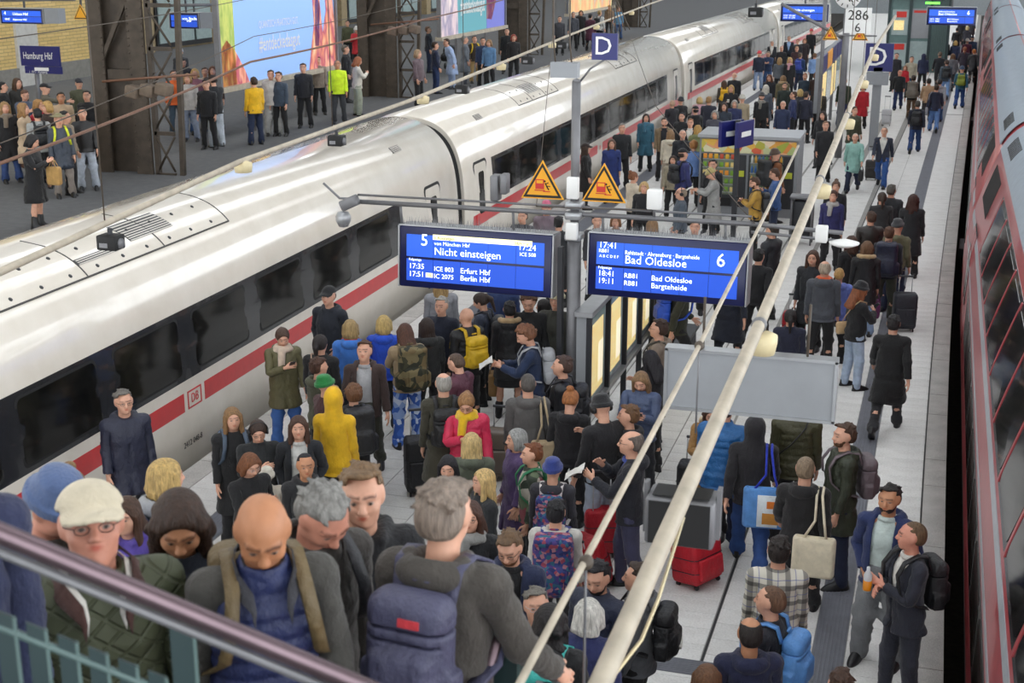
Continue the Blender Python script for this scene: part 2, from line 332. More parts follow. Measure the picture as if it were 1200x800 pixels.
class Car:
    """local frame: origin on the centre line at the near end; y along the car; s=+1 shows its +x side, -1 its -x side"""
    def __init__(s, prof, xa, ya, xb, yb, side, train, mat):
        s.p = prof; s.side = side; s.L = math.hypot(xb-xa, yb-ya); s.ang = math.atan2(-(xb-xa), yb-ya); s.cx = xa-side*1.425; s.y0 = ya
        mb = MB(); poly = prof.full(); n = len(poly); ys = [0, .25, s.L-.25, s.L]; P = []
        for y, q in zip(ys, (.97, 1, 1, .97)): P += [(a*q, y, b*(q if b > 0 else 1)) for a, b in poly]
        mb.add(P, [(j*n+i, j*n+(i+1) % n, (j+1)*n+(i+1) % n, (j+1)*n+i) for j in range(3) for i in range(n)], True); mb.add(P[:n], [tuple(range(n))]); mb.add(P[-n:], [tuple(range(n))])
        s.o = mb.build('car_body', mat, train); s.o.location = (s.cx, s.y0, 0); s.o.rotation_euler = (0, 0, s.ang)
    def pt(s, y, z, off): return (s.side*(s.p.x(z)+off), y, z)
    def strip(s, name, y0, y1, z0, z1, mat, off=.004, th=.02, n=8, par=None, ny=1):
        mb = MB(); vs = []; zs = sorted([z0, z1]+[float(q) for q in s.p.P[:, 1] if z0+.004 < q < z1-.004]); n = len(zs)-1
        for j in range(ny+1):
            y = lerp(y0, y1, j/ny)
            for z in zs: vs.append(s.pt(y, z, off))
        m = n+1; fs = [(j*m+k, j*m+k+1, (j+1)*m+k+1, (j+1)*m+k) for j in range(ny) for k in range(n)]; mb.add(vs, fs, True)
        q = []
        for z in zs: q += [s.pt(y0, z, off), s.pt(y0, z, off-th)]
        mb.add(q, [(2*k, 2*k+1, 2*k+3, 2*k+2) for k in range(n)])
        q = []
        for z in zs: q += [s.pt(y1, z, off), s.pt(y1, z, off-th)]
        mb.add(q, [(2*k, 2*k+2, 2*k+3, 2*k+1) for k in range(n)])
        for z in (z0, z1): mb.add([s.pt(y0, z, off), s.pt(y1, z, off), s.pt(y1, z, off-th), s.pt(y0, z, off-th)], [(0,1,2,3)])
        return mb.build(name, mat, par or s.o)
    def pane(s, name, y0, y1, z0, z1, mat, r=.09, off=.008, slant=0., th=.012):
        mb = MB(); ring = []
        for (yc, zc, a0) in ((y1-r, z1-r, 0), (y0+r, z1-r, 90), (y0+r, z0+r, 180), (y1-r, z0+r, 270)):
            for k in range(5): a = math.radians(a0+22.5*k); ring.append((yc+r*math.cos(a), zc+r*math.sin(a)))
        n = len(ring); yc, zc = (y0+y1)/2, (z0+z1)/2; vs = []
        for q in (1, .66, .33): vs += [s.pt(yc+(y-yc)*q+slant*(z-z0), zc+(z-zc)*q, off) for y, z in ring]
        vs.append(s.pt(yc+slant*(zc-z0), zc, off)); vs += [s.pt(y+slant*(z-z0), z, off-th) for y, z in ring]
        fs = [(j*n+i, j*n+(i+1) % n, (j+1)*n+(i+1) % n, (j+1)*n+i) for j in range(2) for i in range(n)]+[(2*n+i, 2*n+(i+1) % n, 3*n) for i in range(n)]
        mb.add(vs, fs, True); mb.add(vs[:n]+vs[3*n+1:], [(i, n+i, n+(i+1) % n, (i+1) % n) for i in range(n)]); return mb.build(name, mat, s.o)
    def line(s, name, pts, r, mat): mb = MB(); mb.tube([s.pt(y, z, .002) for y, z in pts], r, 5); return mb.build(name, mat, s.o)
    def txt(s, body, size, mat, y, z, sx=1.0):
        tilt = math.degrees(math.atan2(s.p.x(z-.1)-s.p.x(z+.1), .2))
        o = text(body, size, mat, s.o, s.pt(y, z, .008), rx=90-tilt, rz=90*s.side, sx=sx); return o
ice = empty('express_train', (-11.2, 0, -1.0)); ice.matrix_world.translation = (0, 0, 0); ice.location = (0, 0, 0)
tag(ice, 'long white express train with a red stripe standing at the left edge of the platform', 'train')
icars = []
for i, (xa, ya, xb, yb) in enumerate(((-9.74, .4, -10.03, 29.05), (-10.08, 29.65, -9.98, 57.7), (-9.95, 58.3, -9.18, 86.6), (-9.12, 87.2, -8.1, 115.6))):
    c = Car(ICE, xa, ya, xb, yb, 1, ice, MATS['train_white']); icars.append(c); L = c.L
    c.strip('skirt_panel', .3, L-.3, -.78, -.28, MATS['skirt'], .004, n=4)
    b0, b1 = (2.2, 25.0) if i == 0 else (2.05, 24.7)
    c.strip('window_band', b0, b1, 1.05, 2.06, MATS['train_band'], .004, ny=2)
    k = 0; y = (12.75-.4-2.06*5) if i == 0 else b0+.25
    while y+1.62 < b1:
        if y > b0+.1:
            c.pane('window_seal', y-.035, y+1.655, 1.115, 2.0, MATS['rubber'], off=.0055); c.pane('window_pane', y, y+1.62, 1.15, 1.965, MATS['window_glass'], off=.009)
        y += 2.06
    segs = [(.5, L-.5)]
    if i == 0: segs = [(.5, 16.02), (16.62, L-.5)]
    if i == 1: segs = [(.5, 12.9), (13.6, L-.5)]
    for a, b in segs: c.strip('red_stripe', a, b, .6, .88, MATS['train_red'], .004, n=3, ny=2)
    for yd in ((1.15, 26.6) if i else (1.15, 26.9)):
        c.pane('door_seal', yd-.5, yd+.5, -.1, 2.12, MATS['rubber'], .12, .006); d = c.pane('door_leaf', yd-.43, yd+.43, -.04, 2.06, MATS['train_white'], .1, .014)
        c.pane('door_window', yd-.2, yd+.2, .85, 1.85, MATS['window_glass'], .08, .018); c.strip('door_stripe', yd-.42, yd+.42, .6, .88, MATS['train_red'], .017, n=2)
    # roof: cowl panels with seams, grilles and fixings
    for (ya_, yb_) in (((12.6, 18.4),) if i == 0 else ((5.5, 9.5), (17, 20.5))):
        for z in (2.92,): c.line('roof_seam', [(ya_, z), (yb_, z)], .016, MATS['seam'])
        for yy in np.linspace(ya_, yb_, 4): c.line('roof_seam', [(yy, z) for z in np.linspace(2.92, 3.335, 9)], .012, MATS['seam'])
        for yy in np.arange(ya_+.4, yb_, .62):
            for z in (2.99, 3.2): mb = MB(); mb.lathe([(.03,0),(.03,.012),(.001,.014)], c.pt(yy, z, -.004), 6, rotm('y', 40)); mb.build('fixing', MATS['grille'], c.o)
    for (yy, w, z0, z1, nb) in (((14.55, .95, 3.06, 3.12, 3), (15.9, 1.15, 3.1, 3.27, 8), (25.6, .5, 2.94, 3.05, 5)) if i == 0 else ((7.0, 1.1, 3.08, 3.26, 8), (18.0, 1.1, 3.08, 3.26, 8), (2.0, .5, 2.94, 3.05, 5))):
        c.strip('roof_grille', yy, yy+w, z0, z1, MATS['grille'], .006, n=4)
        for q in range(nb): zz = lerp(z0, z1, (q+.5)/nb); c.strip('grille_slat', yy+.02, yy+w-.02, zz-.2*(z1-z0)/nb, zz+.2*(z1-z0)/nb, MATS['roof_panel'], .02, n=1)
    if i < 3:   # gangway bellows
        mb = MB(); q = ICE.full(); n = len(q); P = []
        for j in range(9): P += [(a*(.9 if j % 2 else .84), c.L-.02+.64*j/8, b*(.94 if j % 2 else .9)) for a, b in q]
        mb.add(P, [(j*n+k, j*n+(k+1) % n, (j+1)*n+(k+1) % n, (j+1)*n+k) for j in range(8) for k in range(n)], False); mb.build('gangway', MATS['rubber'], c.o)
A_ = icars[0]
A_.txt('DB', .2, MATS['train_red'], 16.32, .74, .85)
for q in ((16.12, 16.145, .61, .87), (16.495, 16.52, .61, .87), (16.12, 16.52, .605, .628), (16.12, 16.52, .852, .875)): A_.strip('logo_frame', *q, MATS['train_red'], .006, n=1)
icars[1].txt('DB', .2, MATS['train_red'], 13.25, .74, .85)
A_.txt('2412 048-8', .13, MATS['steel_dark'], 16.2, .1, .9)
# bogie shapes in the dark below
for c in icars[:3]:
    for yb in (3.4, c.L-3.6):
        mb = MB(); mb.box((0, yb, -.72), (2.3, 2.6, .35)); bg = mb.build('bogie', MATS['skirt'], c.o)
        for d in (-1, 1): mb = MB(); mb.lathe([(.001,-.06),(.4,-.06),(.44,0),(.4,.06),(.001,.06)], (.85, yb+d*1.1, -.55), 18, rotm('y', 90)); mb.build('wheel', MATS['rail_steel'], c.o)
# --- red regional train
reg = empty('regional_train'); tag(reg, 'red double deck regional train along the right platform edge', 'train')
rc = []
for i, (ya, yb) in enumerate(((2.7, 29.1), (29.6, 56.0), (56.5, 82.9), (83.4, 109.8))):
    c = Car(REG, XR(max(ya, 10))+.13, ya, XR(max(yb, 10))+.13, yb, -1, reg, MATS['regio_red']); rc.append(c); L = c.L
    c.strip('skirt_panel', .2, L-.2, -.72, -.3, MATS['skirt'], .004, n=3)
    c.strip('lower_stripe', .2, L-.2, 1.28, 1.36, MATS['regio_grey'], .006, n=2); c.strip('upper_stripe', .2, L-.2, 1.78, 1.9, MATS['regio_grey'], .006, n=2)
    c.strip('lower_window_band', 4.2, L-4.2, .3, 1.18, MATS['train_band'], .005, n=3)
    c.strip('upper_window_band', 3.4, L-4.7, 1.98, 2.95, MATS['train_band'], .005, n=8)
    y = 3.6
    while y+1.7 < L-4.7:
        c.pane('upper_window', y, y+1.62, 2.05, 2.88, MATS['window_glass'], .1, .012); c.strip('window_post', y+1.66, y+1.74, 2.0, 2.93, MATS['regio_red'], .016, n=5)
        y += 1.8
    y = 4.4
    while y+1.7 < L-4.2:
        c.pane('lower_window', y, y+1.5, .38, 1.1, MATS['window_glass'], .08, .012); y += 1.8
    for yd in (2.6, L-2.6):
        c.pane('door_seal', yd-.72, yd+.72, -.1, 1.95, MATS['rubber'], .1, .006); c.pane('door_leaf', yd-.66, yd-.02, -.05, 1.9, MATS['regio_red'], .06, .016); c.pane('door_leaf', yd+.02, yd+.66, -.05, 1.9, MATS['regio_red'], .06, .016)
        for q in (-.34, .34): c.pane('door_window', yd+q-.2, yd+q+.2, .6, 1.6, MATS['window_glass'], .05, .02)
    # grey roof skin with vents
    for s_ in (1, -1):
        c.side = s_; c.strip('roof_skin', .1, L-.1, 3.12, 3.735, MATS['regio_roof'], .008, n=10)
    c.side = -1
    for (yv, n_) in ((1.0, 9), (L-2.8, 9)):
        for q in range(n_): c.strip('vent_slat', yv+q*.2, yv+q*.2+.12, 3.28, 3.5, MATS['grille'], .016, n=2)
    for yv in (L-3.4, 1.0):
        for q in range(14): c.strip('louvre', yv+q*.17, yv+q*.17+.1, 2.3, 2.95, MATS['rubber'], .01, n=3)
    mb = MB(); mb.box((-1.45, 6.2, -.35), (.12, 1.3, .2)); mb.build('step_frame', MATS['steel_dark'], c.o)
    if i < 3:
        mb = MB(); q = REG.full(); n = len(q); P = []
        for j in range(7): P += [(a*(.88 if j % 2 else .83), L-.02+.55*j/6, b*.9) for a, b in q]
        mb.add(P, [(j*n+k, j*n+(k+1) % n, (j+1)*n+(k+1) % n, (j+1)*n+k) for j in range(6) for k in range(n)]); mb.build('gangway', MATS['rubber'], c.o)
# step irons between platform edge and train
mb = MB()
# ------------------------------------------------------------------ the sign pole with two departure displays
def tri_sign(root, x, y, z, s, mat_y, picto=True, name='warning_sign'):
    def tri(q, z0): return [(x-s*.5*q, z+z0), (x+s*.5*q, z+z0), (x, z+z0+.866*s*q)]
    mb = MB(); P = tri(1.0, 0); mb.prism(P, 'y', y, y+.02); o = mb.build(name, MATS['warn_yellow'], root)
    for (q, dz, m, dy) in ((.9, .028*s, 'warn_black', -.003), (.72, .085*s, 'warn_yellow', -.006)):
        mb = MB(); mb.prism(tri(q, dz), 'y', y+dy, y+.004); mb.build('sign_face', MATS[m], o)
    if picto:
        mb = MB(); mb.box((x-.06*s, y-.008, z+.33*s), (.2*s, .006, .22*s)); mb.box((x-.06*s, y-.008, z+.19*s), (.24*s, .006, .02*s)); mb.box((x+.1*s, y-.008, z+.17*s), (.16*s, .006, .02*s)); mb.build('train_pictogram', MATS['warn_red'], o)
        mb = MB(); mb.box((x-.06*s, y-.012, z+.385*s), (.15*s, .004, .07*s)); mb.build('pictogram_window', MATS['warn_yellow'], o)
        mb = MB(); mb.tube([(x+.07*s, y-.009, z+.36*s), (x+.1*s, y-.009, z+.29*s), (x+.15*s, y-.009, z+.21*s)], .014*s, 5); mb.tube([(x+.1*s, y-.009, z+.29*s), (x+.18*s, y-.009, z+.29*s)], .01*s, 5); mb.tube([(x+.08*s, y-.009, z+.34*s), (x+.14*s, y-.009, z+.37*s)], .01*s, 5); mb.lathe([(.001,-.004),(.022*s,-.003),(.022*s,.003),(.001,.004)], (x+.055*s, y-.009, z+.4*s), 8, rotm('x', 90)); mb.build('falling_figure_pictogram', MATS['warn_black'], o)
    return o
def display(name, x, y, z, w, h, label, rows, yaw=0, tilt=0, frame=.11, spikes=True, dep=.3):
    """departure display facing -Y, centre of its front at (x,y,z); rows: (text, size, u, v, align, matkey)"""
    r = empty(name, (x, y, z), math.radians(yaw)); r.rotation_euler = (math.radians(tilt), 0, math.radians(yaw)); tag(r, label, 'display')
    mb = MB(); mb.rbox((0, dep/2, 0), (w, h, dep), .02, rotm('x', 90)); mb.build('casing', MATS['lcd_frame'], r)
    mb = MB(); mb.box((0, dep/2+.02, h/2+.012), (w+.02, dep+.05, .02)); mb.box((w/2+.012, dep/2+.02, 0), (.02, dep+.05, h)); mb.box((-w/2-.012, dep/2+.02, 0), (.02, dep+.05, h)); mb.build('hood', MATS['alu'], r)
    for zz, hh in ((h*.19, h*.36), (-h*.21, h*.36)):
        nn = 5
        for k in range(nn):
            mb = MB(); cw = (w-2*frame)/nn; mb.box((-w/2+frame+cw*(k+.5), -.004, zz), (cw-.006, .012, hh)); mb.build('screen_panel', MATS['lcd_blue2' if zz > 0 else 'lcd_blue'], r)
    for t in rows:
        body, sz, u, v, al, mk = t[:6]
        text(body, sz, MATS[mk], r, (-w/2+u*w, -.014, h/2-v*h), align=al, maxw=t[6]*w if len(t) > 6 else None)
    if spikes:
        mb = MB(); rr = random.Random(3)
        for k in range(90):
            for d in (.03, .15, .27):
                xx = -w/2+(k+rr.random())*w/90; mb.add([(xx-.0025, d, h/2+.02), (xx+.0025, d, h/2+.02), (xx, d+.004, h/2+.02), (xx+rr.uniform(-.03, .03), d+rr.uniform(-.03, .03), h/2+.02+rr.uniform(.09, .13))], [(0,1,3),(1,2,3),(2,0,3)])
        tag(mb.build('bird_spikes', MATS['steel_grey'], r), kind='stuff')
    return r
PY = 18.2
pole = empty('sign_pole', (-4.6, PY, 0)); tag(pole, 'tall grey steel pole with crossbars and a camera carrying the two displays', 'pole')
def P_(mb, nm, m): o = mb.build(nm, MATS[m], pole); o.location = (4.6, -PY, 0); return o
mb = MB(); mb.tube([(-4.6,PY,0),(-4.6,PY,3.1)], .1, 16); P_(mb, 'post', 'steel_grey')
mb = MB(); mb.tube([(-4.6,PY,3.1),(-4.6,PY,5.28)], .062, 16); mb.lathe([(.062,5.28),(.05,5.31),(.001,5.33)], (-4.6,PY,0), 14); P_(mb, 'upper_post', 'steel_grey')
mb = MB(); mb.box((-4.78,PY-.05,1.5), (.07,.12,3.0)); P_(mb, 'conduit', 'steel_dark')
for z, r in ((3.47, .035), (3.57, .017)):
    mb = MB(); mb.tube([(-7.85,PY-.02,z),(-2.15,PY-.02,z)], r, 8); P_(mb, 'crossbar', 'steel_grey')
for z in (3.15, 3.45, 3.6): mb = MB(); mb.rbox((-4.6,PY,z), (.24,.26,.1), .03); P_(mb, 'clamp', 'alu')
mb = MB(); mb.rbox((-4.6,PY-.12,3.85), (.17,.1,.3), .02); P_(mb, 'junction_box', 'sign_white')
mb = MB(); mb.rbox((-4.6,PY-.15,3.25), (.17,.1,.24), .02); P_(mb, 'junction_box', 'sign_white')
mb = MB(); mb.rbox((-3.47,PY-.05,3.74), (.2,.14,.27), .02); P_(mb, 'speaker_box', 'sign_white'); mb = MB(); mb.tube([(-3.47,PY-.05,3.5),(-3.47,PY-.05,3.62)], .02, 6); P_(mb, 'bracket', 'steel_grey')
mb = MB(); mb.rbox((-5.75,PY,3.78), (.12,.2,.36), .02); mb.rbox((-5.6,PY-.05,3.85), (.1,.18,.28), .02); P_(mb, 'access_box', 'steel_grey')
for s in (-1, 1):
    for xx in ((-7.2, -5.5) if s < 0 else (-4.2, -2.5)): mb = MB(); mb.tube([(xx,PY,3.47),(xx,PY+.05,3.15)], .02, 6); P_(mb, 'hanger', 'steel_grey')
# camera with dome at the left end
mb = MB(); mb.tube([(-7.85,PY,3.5),(-8.15,PY,3.5),(-8.38,PY-.05,3.72)], .018, 6); P_(mb, 'camera_arm', 'steel_grey')
mb = MB(); mb.rbox((-7.95,PY-.1,3.46), (.28,.16,.16), .03, rotm('y', -25)); P_(mb, 'camera_body', 'steel_grey')
mb = MB(); mb.lathe([(.001,-.17),(.07,-.15),(.11,-.07),(.115,0),(.08,.06),(.001,.07)], (-8.05,PY-.12,3.26), 16); P_(mb, 'camera_dome', 'alu')
for zz, r in ((3.47, .03), (3.36, .02)):
    mb = MB(); mb.tube([(-2.15,PY-.02,zz),(-.95,PY-.02,zz-.05)], r, 8); P_(mb, 'lamp_arm', 'steel_grey')
mb = MB(); mb.rbox((-1.22,PY-.06,3.4), (.16,.14,.22), .02); P_(mb, 'lamp_box', 'sign_white')
mb = MB(); mb.lathe([(.001,-.05),(.1,-.045),(.19,-.01),(.2,.01),(.06,.05),(.001,.06)], (-.92,PY-.1,3.3), 20); P_(mb, 'dish_lamp', 'sign_white')
tri_sign(pole, -5.03, PY-.14, 3.68, .62, None).location = (4.6, -PY, 0); tri_sign(pole, -4.16, PY-.14, 3.68, .62, None).location = (4.6, -PY, 0)
T = 'lcd_text'
display('departure_display', -6.04, PY-.12, 2.72, 2.31, .89, 'large blue departure display reading 5 Nicht einsteigen', [
 ('5', .24, .17, .22, 'CENTER', T), ('n Aussteigen ·', .06, .235, .163, 'LEFT', 'warn_black'), ('Halt nur z', .06, .87, .163, 'RIGHT', 'warn_black'), ('von München Hbf', .075, .235, .255, 'LEFT', T), ('Nicht einsteigen', .155, .235, .385, 'LEFT', T), ('17:24', .12, .9, .22, 'RIGHT', T), ('ICE 508', .075, .9, .33, 'RIGHT', T),
 ('Folgezüge', .05, .065, .54, 'LEFT', T), ('17:35', .11, .065, .65, 'LEFT', T), ('ICE 803', .095, .235, .67, 'LEFT', T), ('Erfurt Hbf', .11, .41, .67, 'LEFT', T), ('17:51', .11, .065, .78, 'LEFT', T), ('IC 2075', .095, .235, .79, 'LEFT', T), ('Berlin Hbf', .11, .41, .79, 'LEFT', T)], yaw=-1.5, tilt=-4)
dl = bpy.data.objects['departure_display']
mb = MB(); mb.box((.115, -.010, .92*.335), (1.5, .003, .075)); mb.build('scrolling_notice', MATS['lcd_yellow'], dl)
mb = MB(); mb.box((-.685, -.010, -.25), (.11, .003, .065)); mb.build('delay_notice', MATS['lcd_yellow'], dl); text('+5', .055, MATS['warn_black'], dl, (-.685, -.016, -.25))
display('departure_display', -3.27, PY-.12, 2.79, 2.2, .87, 'large blue departure display reading 6 Bad Oldesloe', [
 ('6', .26, .84, .3, 'CENTER', T), ('17:41', .12, .065, .18, 'LEFT', T), ('RB81', .07, .065, .27, 'LEFT', T), ('A B C D E F', .055, .07, .355, 'LEFT', T), ('Rahlstedt · Ahrensburg · Bargteheide', .08, .235, .275, 'LEFT', T, .47), ('Bad Oldesloe', .16, .235, .39, 'LEFT', T),
 ('Folgezüge', .05, .065, .54, 'LEFT', T), ('18:41', .11, .065, .635, 'LEFT', T), ('RB81', .095, .235, .645, 'LEFT', T), ('Bad Oldesloe', .105, .41, .655, 'LEFT', T), ('19:11', .11, .065, .755, 'LEFT', T), ('RB81', .095, .235, .765, 'LEFT', T), ('Bargteheide', .105, .41, .775, 'LEFT', T)], yaw=-1.5, tilt=-4)
def letter_sign(name, x, y, z, s, label, ch='D', thick=.06):
    r = empty(name, (x, y, z)); tag(r, label, 'sign'); mb = MB(); mb.box((0, thick/2, 0), (s, thick, s)); mb.build('panel', MATS['db_blue'], r)
    text(ch, s*.98, MATS['sign_white'], r, (-s*.05, -.004, 0)); return r
ds = letter_sign('section_sign', -4.22, PY, 5.755, .35, 'small square blue sign with a white letter D above the pole')
mb = MB(); mb.tube([(0, .03, -.17), (-.2, .03, -.3), (-.36, .03, -.5)], .015, 6); mb.build('bracket', MATS['steel_grey'], ds)
# grey box sign hanging on wires
gs = empty('hanging_box_sign', (-3.15, 12.0, 6.0)); tag(gs, 'small blank grey box sign hanging on wires beside the letter D', 'sign')
mb = MB(); mb.box((0, .04, 0), (.25, .1, .135)); mb.build('box', MATS['panel_grey'], gs)
for xx in (-.09, .06):
    mb = MB(); mb.tube([(xx, .04, .06), (xx-.02, .04, .25), (xx-.03, .04, 2.5)], .008, 5); mb.build('hanging_wire', MATS['wire'], gs)
# ---- timetable case behind the pole
tc_ = empty('timetable_case', (-4.3, 20.3, 0)); tag(tc_, 'long grey timetable case with lit yellow and white sheets behind the pole', 'showcase')
def T_(mb, nm, m): o = mb.build(nm, MATS[m] if isinstance(m, str) else m, tc_); o.location = (4.3, -20.3, 0); return o
mb = MB(); mb.box((-4.42, 20.3, 1.35), (.14, 4.7, 1.45)); T_(mb, 'case_back', 'panel_grey'); mb = MB(); mb.box((-4.38, 20.3, 2.1), (.26, 4.8, .07)); T_(mb, 'top_rail', 'alu'); mb = MB(); mb.box((-4.38, 20.3, .62), (.22, 4.8, .06)); T_(mb, 'bottom_rail', 'alu')
for yy in (18.0, 19.2, 20.4, 21.6, 22.65): mb = MB(); mb.box((-4.32, yy, 1.05), (.08, .07, 2.1)); T_(mb, 'upright', 'steel_dark')
for k, yy in enumerate((18.6, 19.8, 21.0, 22.1)):
    mb = MB(); mb.box((-4.345, yy, 1.35), (.01, .98, 1.25)); T_(mb, 'backlight', 'glass_pale'); mb = MB(); mb.box((-4.338, yy-.05, 1.32), (.008, .8, 1.05)); T_(mb, 'timetable_sheet', 'poster_light' if k % 2 == 0 else 'poster_light'); mb = MB(); mb.box((-4.333, yy+.2, 1.2), (.004, .3, .6)); T_(mb, 'map_sheet', 'poster_white')
bench = empty('bench', (-3.9, 22.9, 0)); tag(bench, 'dark steel bench at the end of the timetable case', 'bench')
mb = MB(); mb.box((0, 0, .45), (.5, 1.6, .06)); mb.build('seat', MATS['steel_dark'], bench); mb = MB(); mb.box((-.22, 0, .75), (.05, 1.6, .5), rotm('y', -8)); mb.build('backrest', MATS['steel_dark'], bench)
for yy in (-.65, .65): mb = MB(); mb.box((0, yy, .22), (.45, .06, .44)); mb.build('leg', MATS['steel_grey'], bench)
# ---- back of a hanging sign
bp = empty('hanging_sign_panel', (-1.085, 9.5, 4.02)); tag(bp, 'wide blank grey back of a hanging sign above the platform', 'sign')
mb = MB(); mb.box((0, .05, 0), (1.22, .1, .46)); mb.build('panel', MATS['panel_grey'], bp)
for (cx, cz, wx, wz) in ((0, .225, 1.24, .022), (0, -.225, 1.24, .022), (-.61, 0, .022, .46), (.61, 0, .022, .46)): mb = MB(); mb.box((cx, .045, cz), (wx, .12, wz)); mb.build('frame', MATS['alu'], bp)
for xx in (-.35, .4): mb = MB(); mb.tube([(xx, .05, .23), (xx, .05, .62)], .01, 5); mb.build('hanger', MATS['wire'], bp)
# ---- lamp rail over the right half (thick cream tube), thin stay rod and hanging pieces
def rail(name, pts, r, mat, label, cat='pipe'):
    root = empty(name, pts[0]); tag(root, label, cat); mb = MB(); p0 = np.array(pts[0]); mb.tube([np.array(q)-p0 for q in pts], r, 12); mb.build('tube', MATS[mat], root); return root
tb = rail('lamp_rail', [(-.93,3.0,4.6),(-.94,4.2,4.6),(-.98,8.7,4.6),(-1.12,18,4.6),(-1.37,33.8,4.62),(-1.3,48,4.75)], .042, 'cream_paint', 'thick cream painted tube running above the platform')
def B_(mb, nm, m, r=tb): o = mb.build(nm, MATS[m], r); o.location = (.93, -3.0, -4.6); return o
for yy, xx in ((9.05, -.985), (15.2, -1.08), (21.2, -1.17), (27.4, -1.27), (34, -1.36)):
    mb = MB(); mb.lathe([(.001,-.11),(.085,-.1),(.1,-.02),(.1,.03),(.06,.05),(.001,.05)], (xx+.03, yy, 4.5), 16); B_(mb, 'lamp_cap', 'lamp_cream'); mb = MB(); mb.lathe([(.046,-.03),(.054,-.02),(.054,.02),(.046,.03)], (xx, yy, 4.6), 12, rotm('x', 90)); B_(mb, 'collar', 'steel_grey')
    if yy > 20: mb = MB(); mb.tube([(xx, yy, 4.6), (xx, yy+.02, 6.4)], .006, 5); B_(mb, 'hanging_wire', 'wire')
mb = MB(); mb.tube([(-.93,4.25,4.56),(-.9,4.7,4.5),(-.91,5.1,4.48),(-.93,5.8,4.55)], .008, 5); B_(mb, 'cable_loop', 'lamp_cream')
rd = rail('stay_rod', [(-1.1,3.0,4.8),(-1.19,7.76,4.8),(-1.3,12,4.8),(-1.42,16.2,4.82)], .014, 'cream_paint', 'thin cream stay rod left of the thick tube')
for yy, xx, dz in ((4.7, -1.125, .7), (7.76, -1.19, .55)):
    mb = MB(); mb.lathe([(.001,-.03),(.026,-.02),(.03,0),(.026,.02),(.001,.03)], (xx+1.1, yy-3.0, 0), 10, rotm('x', 90)); mb.build('knot', MATS['wire'], rd); mb = MB(); mb.tube([(xx+1.1, yy-3.0, 0), (xx+1.1, yy-3.0, -dz)], .006, 5); mb.build('hanging_rod', MATS['steel_grey'], rd)
fb = empty('floodlight_box', (-1.0, 6.2, 4.38)); tag(fb, 'open grey floodlight housing with black inside fixed under the thick tube', 'floodlight')
mb = MB(); mb.rbox((0, 0, 0), (.34, .2, .24), .015); mb.build('housing', MATS['steel_grey'], fb); mb = MB(); mb.box((0, -.102, 0), (.3, .01, .22)); mb.box((0, 0, .131), (.28, .15, .004)); mb.build('opening', MATS['rubber'], fb)
for xx in (-.18, .18): mb = MB(); mb.box((xx, 0, .04), (.02, .06, .26)); mb.build('yoke', MATS['steel_grey'], fb)
# ---- lamp rail over the express train with hanging floodlights
LR = [(-6.5,6.5,4.6)]; LR = [(-5.2,-3.0,4.6),(-6.5,6.5,4.6),(-6.9,8.8,4.6),(-7.77,14.5,4.6),(-8.16,21.1,4.6),(-9.8,38,4.6),(-11.55,57.8,4.6),(-12.6,72,4.6)]
lr = rail('lamp_rail', LR, .032, 'cream_paint', 'cream painted lamp tube running above the express train', 'pipe')
def lrx(y): return float(np.interp(y, [q[1] for q in LR], [q[0] for q in LR]))
def L_(mb, nm, m): o = mb.build(nm, MATS[m], lr); o.location = (5.2, 3.0, -4.6); return o
for yy in (14.6, 22.0, 28.5, 35, 43, 52):
    mb = MB(); mb.lathe([(.001,-.1),(.1,-.09),(.11,-.02),(.11,.02),(.05,.045),(.001,.05)], (lrx(yy), yy, 4.55), 14); L_(mb, 'lamp_cap', 'lamp_cream')
for yy in (10.8, 17.6, 25, 35, 46): mb = MB(); mb.tube([(lrx(yy), yy, 4.6), (lrx(yy), yy, 7.2)], .007, 5); L_(mb, 'hanging_wire', 'wire')
def flood(x, y, z, s, label):
    r = empty('floodlight', (x, y, z)); tag(r, label, 'floodlight', 'black floodlights under the lamp rail'); mb = MB(); mb.rbox((0, 0, 0), (.24*s, .2*s, .16*s), .015*s); mb.build('housing', MATS['rubber'], r)
    mb = MB(); mb.lathe([(.001,-.01),(.06*s,-.008),(.06*s,.008),(.001,.01)], (.125*s, 0, -.01), 12, rotm('y', 90)); mb.build('lens', MATS['steel_grey'], r); mb = MB(); mb.box((0, 0, .11*s), (.04*s, .04*s, .08*s)); mb.build('bracket', MATS['steel_dark'], r); mb = MB(); mb.box((-.03*s, -.102*s, -.02), (.1*s, .004, .05*s)); mb.build('label_plate', MATS['steel_grey'], r)
for yy, s, lb in ((10.85, .85, 'black floodlight box hanging over the roof cowl nearest the camera'), (17.7, .9, 'black floodlight box hanging over the middle of the first carriage roof'), (24.8, 1.0, 'black floodlight box hanging near the first carriage joint'), (31.5, 1.1, 'black floodlight box hanging left of the blank grey box sign'), (36.5, 1.1, 'black floodlight box hanging behind the small letter D sign')): flood(lrx(yy)+.02, yy, 4.42, s, lb)
flood(-5.4, 44, 5.0, 1.8, 'black floodlight box hanging left of the far display 5')
mb = MB(); mb.tube([(0, 0, .2), (0, 0, 18.9)], .01, 5); mb.build('hanging_wire', MATS['wire'], bpy.data.objects['floodlight.005'])
